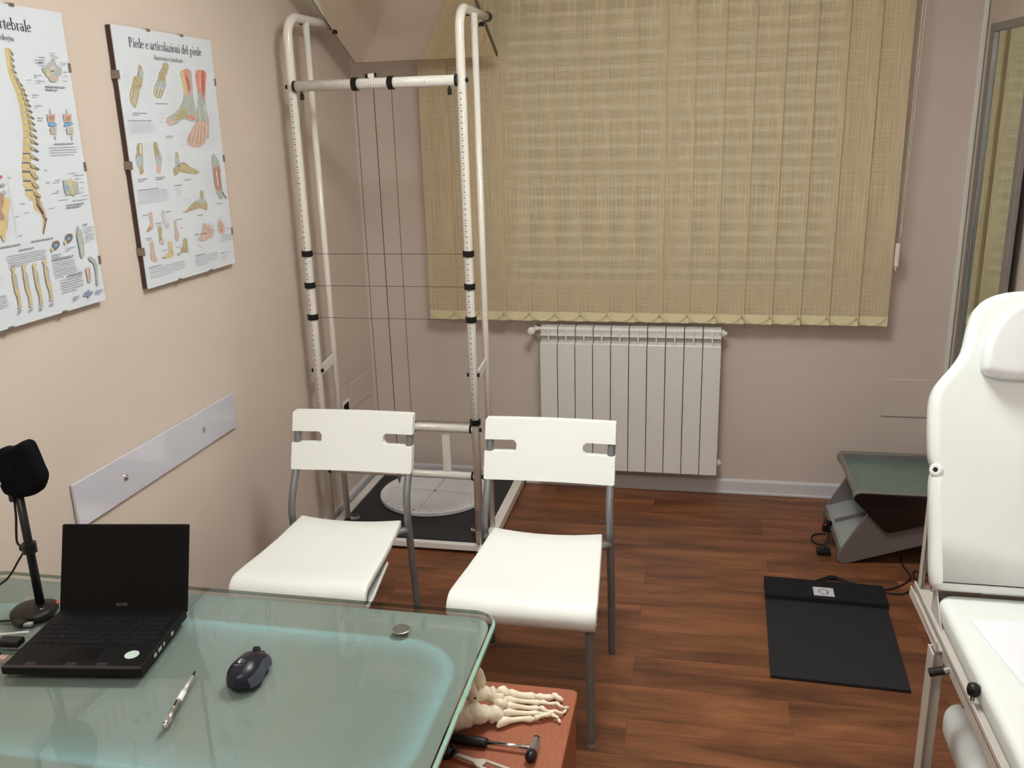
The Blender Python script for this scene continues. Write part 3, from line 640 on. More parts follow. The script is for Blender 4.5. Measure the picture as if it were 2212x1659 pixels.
def cushion(out2d, place, thick, rr_, name, mt_, parent, nb=5, puff=0.0):
    """padded slab: outline (a,b) list, place(a,b,d) -> world, rounded top and bottom edges"""
    n_ = len(out2d); cx = sum(p[0] for p in out2d)/n_; cy = sum(p[1] for p in out2d)/n_
    def inset(d):
        res = []
        for i in range(n_):
            p0, p, p1 = Vector(out2d[i-1]), Vector(out2d[i]), Vector(out2d[(i+1) % n_])
            t1 = (p1-p0).normalized(); nrm = Vector((-t1.y, t1.x)); res.append(p+nrm*d)
        return res
    rows = []
    for k in range(nb+1):
        a = PI/2*k/nb; rows.append([place(p.x, p.y, thick-rr_+rr_*math.sin(a)) for p in inset(rr_*(1-math.cos(a)))])
    rows = [[place(p.x, p.y, rr_-rr_*math.sin(PI/2*k/nb)) for p in inset(rr_*(1-math.cos(PI/2*k/nb)))] for k in range(nb, 0, -1)]+rows
    for sc in (0.97, 0.9, 0.7): pass
    m = M(); vs = [p for r_ in rows for p in r_]; fs = []
    for i in range(len(rows)-1):
        for k in range(n_): fs.append((i*n_+k, i*n_+(k+1) % n_, (i+1)*n_+(k+1) % n_, (i+1)*n_+k))
    fs += [tuple(range(n_-1, -1, -1)), tuple((len(rows)-1)*n_+k for k in range(n_))]
    return m.add(vs, fs).build(name, mt_, parent, smooth=True)
# ------------------------------------------------------------------ glass desk
t = thing('glass_desk', 'green frosted glass desk against the left wall holding the open laptop', 'desk', (0.61, -2.76, 0))
DX0, DX1, DY0, DY1, DZ0, DZ1 = 0.012, 1.178, -3.075, -2.445, 0.738, 0.750
M().prism([(p[0], p[1], 0.7372) for p in rrect(DX0+0.013, DX1-0.013, DY0+0.013, DY1-0.013, 0.040, 0)], (0, 0, 0.0010)).build('frosted_sheet', FROST, t)
ro = rrect(DX0, DX1, DY0, DY1, 0.050, 0, 10); n = len(ro); ri = rrect(DX0+0.005, DX1-0.005, DY0+0.005, DY1-0.005, 0.045, 0, 10)
m = M(); vs = [(p[0], p[1], DZ0+0.0005) for p in ro]+[(p[0], p[1], DZ1-0.005) for p in ro]+[(p[0], p[1], DZ1) for p in ri]
m.add(vs, [tuple(range(n-1, -1, -1)), tuple(range(2*n, 3*n))])
for i in range(n):
    j = (i+1) % n; m.cur = 2 if min(ro[i][1], ro[j][1]) > DY1-0.012 else 1
    m.add([vs[q] for q in (i, j, n+j, n+i)], [(0, 1, 2, 3)]); m.add([vs[q] for q in (n+i, n+j, 2*n+j, 2*n+i)], [(0, 1, 2, 3)])
m.build('glass_top', None, t, mats=[SHEET, GREEN_SIDE, thin_glass('clear_back_edge', rgb(150, 165, 155))])
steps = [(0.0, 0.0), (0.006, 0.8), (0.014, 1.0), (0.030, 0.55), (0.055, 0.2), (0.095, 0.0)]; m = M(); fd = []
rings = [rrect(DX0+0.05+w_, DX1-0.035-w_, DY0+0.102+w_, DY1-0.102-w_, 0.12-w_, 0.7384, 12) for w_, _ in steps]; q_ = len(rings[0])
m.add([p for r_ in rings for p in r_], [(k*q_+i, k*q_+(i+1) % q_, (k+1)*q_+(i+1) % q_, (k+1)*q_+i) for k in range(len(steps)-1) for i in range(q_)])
band = m.build('painted_glow_band', veil('painted_blue_glow', rgb(188, 226, 236), 0.36), t)  # soft pale-blue glow in the desk glass, painted as a fading ring
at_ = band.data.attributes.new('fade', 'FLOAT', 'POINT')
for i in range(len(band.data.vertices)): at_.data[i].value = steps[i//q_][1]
loop = [(p[0], p[1], 0.722) for p in rrect(DX0+0.07, DX1-0.045, DY0+0.115, DY1-0.115, 0.10, 0, 10)]; loop.append(loop[0])
M().tube(loop, 0.0155, 14, cap=False).build('tube_frame', mat('pale_frame_paint', rgb(200, 222, 228), 0.3, coat=0.3, var=0.02, vscale=10), t, smooth=True)
for (x, y) in ((0.205, -2.545), (1.005, -2.540), (0.205, -2.975), (1.005, -2.975)):
    lg = M().cyl((x, y, 0), (x, y, 0.733), 0.025, 24).lathe([(0.035, 0.730), (0.035, 0.738)], (x, y, 0), 24).build('leg', BRUSH, t, smooth=False)
    M().lathe([(0.0175, 0.7502), (0.0175, 0.7510), (0.0165, 0.7514)], (x, y, 0), 40).build('steel_disc', mat('disc_steel', rgb(190, 198, 196), 0.28, metal=1.0, var=0.12, vscale=40) if 'disc_steel' not in MATS else MATS['disc_steel'], lg)

TOP = 0.7503
# ------------------------------------------------------------------ laptop
lr = Matrix.Rotation(math.radians(8.2), 3, 'Z'); LO = Vector((0.447, -2.588, TOP)); KX, KY = 0.258/0.274, 0.197/0.207
def LP(x, y, z): return LO+lr @ Vector((x*KX, y*KY, z))
def lbox(m, x0, x1, y0, y1, z0, z1, f=None):
    f = f or LP
    vs = [f(x, y, z) for x in (x0, x1) for y in (y0, y1) for z in (z0, z1)]
    return m.add(vs, [(0, 1, 3, 2), (4, 6, 7, 5), (0, 4, 5, 1), (2, 3, 7, 6), (0, 2, 6, 4), (1, 5, 7, 3)])
t = thing('laptop', 'small open black laptop with a dark screen on the glass desk', 'laptop', LO)
base = lbox(M(), -0.137, 0.137, -0.207, 0.0, 0.003, 0.0195).build('base', LAPTOP, t, bevel=0.004)
lbox(M(), -0.134, 0.134, -0.2075, -0.200, 0.018, 0.0199).build('worn_front_edge', EDGE_BR, base)
kb = M()
for r_ in range(6):
    ncol = 13 if r_ < 5 else 9
    for c_ in range(ncol):
        kw = 0.0175 if r_ < 5 else (0.085 if c_ == 3 else 0.0175)
        kx = -0.119+c_*0.0184 if r_ < 5 else (-0.119+c_*0.0184 if c_ < 3 else (-0.0638 if c_ == 3 else -0.119+0.085+(c_-0.2)*0.0184+0.0005))
        if kx+kw > 0.124: continue
        lbox(kb, kx, kx+kw-0.0018, -0.030-r_*0.0165-0.0148, -0.030-r_*0.0165, 0.0193, 0.0208)
kb.build('keyboard', KEYS, base, bevel=0.0008, bseg=1)
lbox(M(), -0.035, 0.035, -0.185, -0.142, 0.0194, 0.0198).build('touchpad', LAPTOP_B, base)
for cx in (-0.085, -0.005, 0.055): lbox(M(), cx-0.010, cx+0.010, -0.199, -0.190, 0.0194, 0.0198).build('palm_rest_mark', EDGE_BR, base)
st = M(); pts = [LP(0.098+0.0135*math.cos(a), -0.163+0.0135*math.sin(a), 0.0195) for a in [2*PI*i/32 for i in range(32)]]
st.prism(pts, (0, 0, 0.0005)); st.build('round_sticker', STICK, base)
pm = M()
for (yy, w_) in ((-0.150, 0.010), (-0.130, 0.014), (-0.112, 0.006), (-0.075, 0.010)): lbox(pm, 0.1368, 0.1376, yy-w_/2, yy+w_/2, 0.008, 0.015)
pm.build('side_port', SILVER, base)
tl = math.radians(20.4)
def SP(x, z, d): return LO+lr @ Vector((x*KX, -0.004+z*math.sin(tl)+d*math.cos(tl), 0.016+z*math.cos(tl)-d*math.sin(tl)))
lid = lbox(M(), -0.138, 0.138, 0.0, 0.172, 0.0, 0.008, SP).build('lid', LAPTOP_B, t, bevel=0.003)
lbox(M(), -0.128, 0.128, 0.020, 0.163, -0.0006, 0.001, SP).build('screen', SCREEN, lid)
M().cyl(LP(-0.115, 0.002, 0.018), LP(-0.085, 0.002, 0.018), 0.006, 12).cyl(LP(0.085, 0.002, 0.018), LP(0.115, 0.002, 0.018), 0.006, 12).build('hinge', LAPTOP_B, lid)
e1 = lr @ Vector((1, 0, 0)); e2 = lr @ Vector((0, math.sin(tl), math.cos(tl)))
text_mesh('acer', 0.0125, GREYLOGO, 'maker_lettering', lid, SP(-0.014, 0.0125, -0.0008), e1, e2, 0.0002, 1.15)

# ------------------------------------------------------------------ small black device on a stand
LX, LY = 0.262, -2.592
t = thing('desk_lamp', 'black hooded head on a slim black stand behind the laptop', 'lamp', (LX, LY, TOP))
bs = M(); 
pts = rrect(-0.056, 0.030, -0.040, 0.034, 0.030, 0, 8)
rr = Matrix.Rotation(math.radians(12), 3, 'Z')
def ring(sc, z): return [Vector((LX, LY, TOP+z))+rr @ Vector((p[0]*sc, p[1]*sc, 0)) for p in pts]
rows = [ring(1.0, 0.0), ring(1.0, 0.006), ring(0.97, 0.011), ring(0.75, 0.015), ring(0.4, 0.017), ring(0.15, 0.020)]
vs = [p for r_ in rows for p in r_]; nn = len(pts); fs = []
for i in range(len(rows)-1):
    for k in range(nn): fs.append((i*nn+k, i*nn+(k+1) % nn, (i+1)*nn+(k+1) % nn, (i+1)*nn+k))
fs += [tuple(range(nn-1, -1, -1)), tuple((len(rows)-1)*nn+k for k in range(nn))]
bs.add(vs, fs).build('base', BROWNBLK, t, smooth=True)
M().ball((LX+0.014, LY-0.014, TOP+0.0165), 0.004, 10, (1, 1, 0.5)).build('screw', CHROME, t)
M().tube([(LX, LY, TOP+0.015), (LX, LY, TOP+0.29)], [0.0085, 0.0075], 16).build('pole', BLACK_PL, t, smooth=True)
M().lathe([(0.0080, -0.011), (0.0135, -0.010), (0.0135, 0.010), (0.0080, 0.011)], (LX, LY, 0.893), 20).ball((LX-0.014, LY-0.002, 0.892), 0.007, 10).build('cord_clip', BLACK_PL, t)
HOOD = [(0.233, 1.032), (0.235, 1.070), (0.240, 1.094), (0.250, 1.104), (0.266, 1.105), (0.285, 1.113), (0.300, 1.120), (0.312, 1.115), (0.318, 1.098), (0.325, 1.070), (0.330, 1.051), (0.326, 1.035), (0.314, 1.017), (0.294, 1.008), (0.269, 1.004), (0.255, 1.006), (0.240, 1.012)]
HOOD = [(p.x, p.y) for p in smoothpath([(x, z, 0) for x, z in reversed(HOOD+HOOD[:1])], 3)][:-1]
hood = cushion(HOOD, lambda a, b_, d: Vector((a, LY+0.018-d, b_)), 0.038, 0.014, 'hood', FABRIC_BLK, t)
M().box(0.247, 0.258, LY-0.012, LY+0.004, 0.994, 1.010).build('cord_socket', BLACK_PL, hood, bevel=0.002)
M().cyl((0.252, LY-0.033, 1.043), (0.252, LY-0.026, 1.043), 0.006, 14).build('side_screw', CHROME, hood)
M().tube(smoothpath([(0.253, LY-0.004, 0.998), (0.249, LY-0.004, 0.96), (0.243, LY-0.004, 0.93), (0.240, LY-0.004, 0.905), (0.248, LY-0.004, 0.894), (0.250, LY-0.004, 0.885), (0.235, LY-0.004, 0.865), (0.205, LY-0.01, 0.825), (0.165, LY-0.02, 0.80), (0.11, LY-0.03, 0.775), (0.05, LY-0.04, TOP+0.003)], 6), 0.0022, 8).build('cord', BLACK_CORD, t, smooth=True)
M().lathe([(0.006, 0), (0.006, 0.0008)], (0.283, LY+0.018, TOP+0.012), 12).build('red_button', RED, t)

# ------------------------------------------------------------------ cables left of the laptop
t = thing('usb_cable', 'black cable with a silver-tipped plug lying behind the laptop', 'cable', (0.27, -2.645, TOP))
M().tube(smoothpath([(0.10, -2.67, TOP+0.003), (0.17, -2.655, TOP+0.003), (0.215, -2.640, TOP+0.003), (0.243, -2.640, TOP+0.006)], 6), 0.0025, 8).build('cord', BLACK_CORD, t, smooth=True)
M().box(0.240, 0.268, -2.652, -2.634, TOP+0.0005, TOP+0.010, Matrix.Rotation(math.radians(-20), 3, 'Z')).build('plug', BLACK_PL, t, bevel=0.003)
M().box(0.267, 0.283, -2.650, -2.640, TOP+0.002, TOP+0.007, Matrix.Rotation(math.radians(10), 3, 'Z')).build('plug_tip', CHROME, t)
t = thing('white_cable', 'thin white cable running into the left side of the laptop', 'cable', (0.27, -2.68, TOP))
M().tube(smoothpath([(0.14, -2.71, TOP+0.003), (0.20, -2.695, TOP+0.003), (0.25, -2.685, TOP+0.004), (0.292, -2.682, TOP+0.010), (0.306, -2.682, TOP+0.012)], 6), 0.0028, 8).build('cord', WHITE_CORD, t, smooth=True)
t = thing('power_plug', 'black flat connector plugged into the left side of the laptop', 'plug', (0.30, -2.71, TOP))
M().box(0.268, 0.312, -2.722, -2.698, TOP+0.001, TOP+0.014, Matrix.Rotation(math.radians(6), 3, 'Z')).build('plug', BLACK_PL, t, bevel=0.003)
M().tube(smoothpath([(0.14, -2.752, TOP+0.004), (0.21, -2.735, TOP+0.005), (0.272, -2.712, TOP+0.007)], 6), 0.004, 8).build('cord', BLACK_CORD, t, smooth=True)
t = thing('audio_plug', 'dark plug with a pinkish tip beside the front left corner of the laptop', 'plug', (0.31, -2.765, TOP))
M().box(0.268, 0.306, -2.772, -2.750, TOP+0.001, TOP+0.013, Matrix.Rotation(math.radians(6), 3, 'Z')).build('plug', BLACK_PL, t, bevel=0.003)
M().box(0.306, 0.322, -2.766, -2.752, TOP+0.003, TOP+0.009, Matrix.Rotation(math.radians(6), 3, 'Z')).build('plug_tip', mat('pink_plug', rgb(175, 145, 135), 0.4, var=0.03, vscale=30), t)

# ------------------------------------------------------------------ mouse
mr_ = Matrix.Rotation(math.radians(4), 3, 'Z'); MO = Vector((0.786, -2.722, TOP))
t = thing('computer_mouse', 'dark blue-black wireless mouse with grey side grips on the glass desk', 'mouse', MO)
def mouse_rows(off=0.0, part=None):
    rows = []
    for i in range(15):
        u = i/14; y = -0.052+0.104*u
        hw = (0.031*math.sin(PI*min(1, max(0.0, (u*0.96+0.04)))**0.62)**0.42)
        hw = 0.031*(1-abs(2*u-1)**3.2)**0.5*(1-0.16*math.exp(-((u-0.58)/0.16)**2))+0.0006
        h = 0.036*(1-((u-0.42)/0.62)**2)**0.8 if abs((u-0.42)/0.62) < 1 else 0.004
        row = []
        for k in range(17):
            a = PI*k/16; row.append(MO+mr_ @ Vector(((hw+off)*math.cos(a)*(1), y, 0.002+(h+off)*math.sin(a)**0.7)))
        rows.append(row)
    return rows
R_ = mouse_rows(); body = M().grid(R_); body.grid([[r_[0], r_[-1]] for r_ in R_]).grid([R_[0][:9], list(reversed(R_[0][8:]))]).grid([R_[-1][:9], list(reversed(R_[-1][8:]))])
b_ = body.build('shell', MOUSE, t, smooth=True)
R2 = mouse_rows(0.0005)
M().grid([r_[0:4] for r_ in R2[1:14]]).build('side_grip', MOUSE_G, t, smooth=True)
M().grid([r_[13:17] for r_ in R2[1:14]]).build('side_grip', MOUSE_G, t, smooth=True)
M().cyl(MO+mr_ @ Vector((-0.004, 0.034, 0.022)), MO+mr_ @ Vector((0.004, 0.034, 0.022)), 0.0105, 16).build('scroll_wheel', BLACK_PL, t, smooth=False)
M().box(MO.x-0.004, MO.x+0.004, MO.y+0.045, MO.y+0.054, TOP+0.004, TOP+0.014).build('front_tip', BLACK_PL, t, bevel=0.002)
lg = M()
lgc = MO+mr_ @ Vector((-0.006, -0.020, 0.0))
def lgp(a, b):
    x, y = -0.004+a*1.35, -0.024+b*1.35; u = (y+0.052)/0.104; h = 0.036*(1-((u-0.42)/0.62)**2)**0.8
    hw = 0.031*(1-abs(2*u-1)**3.2)**0.5+0.0006; ca = max(-1, min(1, x/hw)); sa = math.sqrt(1-ca*ca)
    return MO+mr_ @ Vector((x, y, 0.0028+h*sa**0.7))
lg.grid([[lgp(0.0042*r2*math.cos(a), 0.0048+0.0042*r2*math.sin(a)) for r2 in (0.25, 1.0)] for a in [math.radians(80+200*i/8) for i in range(9)]])
lg.grid([[lgp(0.0005, 0.0045), lgp(0.0012, 0.0045)], [lgp(0.0038, 0.0015), lgp(0.0046, 0.0020)], [lgp(0.0046, 0.0030), lgp(0.0052, 0.0034)]])
lg.grid([[lgp(0.0022, 0.0058), lgp(0.0052, 0.0058)], [lgp(0.0022, 0.0066), lgp(0.0052, 0.0066)]])
lg.build('printed_emblem', SILVER, t)
text_mesh('Logitech', 0.0044, SILVER, 'maker_lettering', t, lgp(-0.0070, -0.0030)+Vector((0, 0, 0.0026)), mr_ @ Vector((1, 0, 0)), mr_ @ Vector((0, 0.95, 0.0)), 0.0, 0.9)

# ------------------------------------------------------------------ pen
a_, b_2 = Vector((0.690, -2.738, TOP+0.0055)), Vector((0.722, -2.885, TOP+0.0055)); d_ = (b_2-a_)
t = thing('ballpoint_pen', 'silver and white ballpoint pen lying on the glass desk', 'pen', (a_+b_2)/2-Vector((0, 0, 0.0055)))
def pen(f0, f1, r0, r1, nm, mt_): M().tube([a_+d_*f0, a_+d_*(f0+(f1-f0)*0.5), a_+d_*f1], [r0, (r0+r1)/2, r1], 16).build(nm, mt_, t, smooth=True)
pen(0.0, 0.10, 0.0012, 0.0035, 'tip', BLACK_PL); pen(0.10, 0.40, 0.0036, 0.0044, 'barrel', SILVER); pen(0.40, 0.56, 0.0052, 0.0052, 'grip', mat('white_pen_grip', rgb(225, 226, 230), 0.4, var=0.02, vscale=40))
pen(0.56, 0.97, 0.0050, 0.0050, 'cap', CHROME); pen(0.97, 1.0, 0.0052, 0.0045, 'end_button', CHROME)
sd = d_.normalized().cross(Vector((0, 0, 1)))
M().tube([a_+d_*0.98-sd*0.0055+Vector((0, 0, 0.003)), a_+d_*0.90-sd*0.0078+Vector((0, 0, 0.003)), a_+d_*0.72-sd*0.0064+Vector((0, 0, 0.003))], 0.0010, 8).build('clip', CHROME, t)
M().ball(a_+d_*0.70+Vector((0, 0, 0.0045)), 0.002, 8).ball(a_+d_*0.74+Vector((0, 0, 0.0045)), 0.002, 8).build('stud', CHROME, t)

# ------------------------------------------------------------------ acrylic strip on the left wall
t = thing('wall_guard_strip', 'glossy white acrylic strip screwed to the left wall above the laptop', 'wall strip', (0.004, -1.74, 0.765))
M().box(0.003, 0.011, -2.148, -1.330, 0.706, 0.826).build('strip', ACRYL, t, bevel=0.001)
for y in (-1.943, -1.538): M().lathe([(0.0085, 0), (0.0085, 0.003), (0.005, 0.0055), (0.0, 0.006)], (0.011, y, 0.766), 16, Matrix.Rotation(PI/2, 3, 'Y')).build('screw_cap', CHROME, t, smooth=False)

# ------------------------------------------------------------------ anatomy charts
GL = {  # narrow book lettering drawn with stems, hairlines and serifs: s = straight (x0,y0,x1,y1,w), a = arc (cx,cy,rx,ry,a0,a1,w)
 'P': (.50, 's.10,0,.10,.68,.09;s.01,.01,.21,.01,.03;s.01,.67,.22,.67,.03;a.16,.50,.24,.17,-90,90,.075'),
 'A': (.62, 's.30,.70,.08,.0,.04;s.28,.70,.52,0,.10;s.14,.24,.42,.24,.035;s.0,.01,.18,.01,.03;s.40,.01,.62,.01,.03'),
 'L': (.52, 's.10,0,.10,.68,.09;s.01,.67,.22,.67,.03;s.01,.015,.45,.015,.035;s.44,0,.46,.16,.04'),
 'a': (.40, 's.29,0,.29,.30,.08;a.17,.32,.12,.12,0,160,.05;a.16,.13,.13,.12,20,330,.06;s.29,.02,.37,.03,.04'),
 'b': (.46, 's.09,0,.09,.70,.08;s.01,.69,.10,.70,.03;a.21,.21,.17,.20,-150,150,.07'),
 'c': (.38, 'a.21,.21,.16,.20,50,310,.065;s.28,.38,.33,.33,.06'),
 'd': (.46, 's.35,0,.35,.70,.08;s.26,.69,.35,.70,.03;a.21,.21,.17,.20,30,330,.07;s.35,.01,.43,.02,.03'),
 'e': (.39, 'a.20,.21,.155,.20,10,320,.065;s.06,.235,.35,.235,.035'),
 'g': (.42, 'a.20,.28,.13,.13,0,360,.06;a.20,-.08,.16,.10,0,360,.05;s.12,.14,.12,.03,.05;s.28,.40,.38,.41,.05'),
 'i': (.24, 's.12,0,.12,.42,.08;s.03,.01,.21,.01,.03;s.04,.41,.12,.41,.03;s.12,.55,.12,.64,.09'),
 'l': (.24, 's.12,0,.12,.70,.08;s.03,.01,.21,.01,.03;s.04,.69,.12,.69,.03'),
 'm': (.68, 's.11,0,.11,.42,.08;s.03,.01,.19,.01,.03;s.04,.41,.11,.41,.03;a.22,.28,.11,.13,0,160,.05;s.33,0,.33,.30,.08;s.25,.01,.41,.01,.03;a.44,.28,.11,.13,0,160,.05;s.55,0,.55,.30,.08;s.47,.01,.64,.01,.03'),
 'n': (.46, 's.11,0,.11,.42,.08;s.03,.01,.19,.01,.03;s.04,.41,.11,.41,.03;a.22,.28,.12,.13,0,160,.05;s.34,0,.34,.30,.08;s.26,.01,.43,.01,.03'),
 'o': (.43, 'a.215,.21,.165,.20,0,360,.065'),
 'p': (.46, 's.10,-.22,.10,.42,.08;s.02,-.21,.19,-.21,.03;s.03,.41,.10,.41,.03;a.22,.21,.17,.20,-150,150,.07'),
 'r': (.34, 's.11,0,.11,.42,.08;s.03,.01,.20,.01,.03;s.04,.41,.11,.41,.03;a.22,.29,.11,.11,50,160,.06'),
 't': (.28, 's.12,.05,.12,.52,.08;s.03,.40,.24,.40,.035;a.19,.07,.07,.07,190,330,.045'),
 'v': (.42, 's.06,.42,.21,.0,.085;s.22,.0,.36,.42,.035;s.0,.41,.15,.41,.03;s.28,.41,.42,.41,.03'),
 'z': (.38, 's.06,.40,.33,.40,.04;s.32,.40,.07,.02,.07;s.05,.02,.34,.02,.04'), ' ': (.24, '')}
def serif_text(s, size, mt_, name, parent, o, ex, ey, width):
    tot = sum(GL[c][0] for c in s); kx = width/tot; x = 0; m = M(); o, ex, ey = Vector(o), Vector(ex), Vector(ey)
    def W_(u, v): return o+ex*(u*kx)+ey*(v*size)
    n = 0
    for c in s:
        adv, g = GL[c]
        for st in g.split(';'):
            if not st: continue
            q = [float(v) for v in st[1:].split(',')]
            off = ex.cross(ey)*(2e-6*n); n += 1
            if st[0] == 's':
                x0, y0, x1, y1, w_ = q; d = Vector((x1-x0, y1-y0)).normalized(); nx, ny = -d.y*w_/2, d.x*w_/2
                m.add([W_(x+x0-nx, y0-ny)+off, W_(x+x1-nx, y1-ny)+off, W_(x+x1+nx, y1+ny)+off, W_(x+x0+nx, y0+ny)+off], [(0, 1, 2, 3)])
            else:
                cx, cy, rx, ry, a0, a1, w_ = q; rows = []
                for i in range(13):
                    a = math.radians(a0+(a1-a0)*i/12); w2 = w_*(0.45+0.55*abs(math.cos(a)))/2
                    rows.append([W_(x+cx+(rx+k*w2)*math.cos(a), cy+(ry+k*w2)*math.sin(a))+off for k in (-1, 1)])
                m.grid(rows)
        x += adv
    return m.build(name, mt_, parent)
PM = {}
def pmat(c):
    if c not in PM: PM[c] = mat('print_ink_%s' % c, rgb(*PCOL[c]), 0.35, coat=0.1, var=0.10, vscale=60)
    return PM[c]
def tri_ok(p):
    return len(p) > 2
def make_poster(label, y0, z1, data, texts):
    t = thing('anatomy_chart', label, 'poster', (0.0, y0+0.25, z1-0.70), 'framed anatomy charts on the left wall')
    M().box(0.002, 0.0165, y0+0.001, y0+0.499, z1-0.699, z1-0.001).build('backing_board', BACKING, t)
    M().box(0.0165, 0.0195, y0, y0+0.5, z1-0.70, z1).build('chart_sheet', POSTER, t)
    keys = sorted(set(d[0] for d in data)); m = M(); k = 0
    for (c, kind, P) in data:
        m.cur = keys.index(c); x = 0.01955+0.000035*k
        if kind == 's':
            for q in P: m.add([(x, y0+a, z1-b) for a, b in q], [tuple(range(len(q)))])
        else:
            m.add([(x, y0+a, z1-b) for a, b in P], [tuple(range(len(P)))])
            k += 1
    m.build('chart_print', None, t, mats=[pmat(c) for c in keys])
    for (s, ya, za, width, size) in texts:
        serif_text(s, size, pmat('T'), 'chart_title', t, (0.0208, ya, za), (0, 1, 0), (0, 0, 1), width)
    cl = ([(0.165, 0), (0.335, 0)], [(0.16, 0.70), (0.34, 0.70)])
    for (a, b) in cl[0]: M().box(0.001, 0.0225, y0+a-0.008, y0+a+0.008, z1-0.004, z1+0.003).build('clip', CLIP, t, bevel=0.001)
    for (a, b) in cl[1]: M().box(0.001, 0.0225, y0+a-0.008, y0+a+0.008, z1-0.703, z1-0.696).build('clip', CLIP, t, bevel=0.001)
    for b in (0.125, 0.36, 0.595):
        for a in (0, 0.5):
            s_ = -1 if a == 0 else 1
            ya, yb = sorted((y0+a+s_*0.003, y0+a-s_*0.005))
            M().box(0.001, 0.0225, ya, yb, z1-b-0.011, z1-b+0.011).build('clip', CLIP, t, bevel=0.001)
PCOL = {'T': (70, 72, 84), 'bone': (182, 172, 138), 'tan': (212, 192, 142), 'tan2': (208, 190, 152), 'white': (214, 216, 214), 'dark': (128, 118, 110), 'tend': (176, 186, 194), 'greyg': (176, 184, 178), 'red': (222, 152, 140), 'redd': (196, 112, 102), 'flesh': (208, 182, 172), 'fleshd': (180, 146, 132), 'fleshl': (205, 196, 200), 'cap': (150, 151, 160), 'grey': (200, 205, 214), 'blue': (118, 172, 214), 'blue2': (96, 112, 138), 'logo': (140, 150, 182)}
def unpack(d):
    out = []
    for c, k, p in d:
        if k == 't':
            x0, z0, wd, lh, n, hh = p[0]/1e5, p[1]/1e5, p[2]/1e5, p[3]/1e5, int(p[4]/1e5+0.5), p[5]/1e5; L = []
            for i in range(n):
                z = z0+i*lh; x = 0; end = wd*(1 if i < n-1 or n == 1 else random.uniform(.4, .9))*random.uniform(.93, 1)
                while x < end:
                    e = min(x+random.uniform(2, 7)*hh*.8, end)
                    L.append([(x0+x, z-hh/2), (x0+e, z-hh/2), (x0+e, z+hh/2), (x0+x, z+hh/2)]); x = e+hh*.6
            out.append((c, 's', L))
        elif k == 's': out.append((c, k, [[(q[i]/1e4, q[i+1]/1e4) for i in range(0, len(q), 2)] for q in p]))
        else: out.append((c, k, [(p[i]/1e4, p[i+1]/1e4) for i in range(0, len(p), 2)]))
    return out
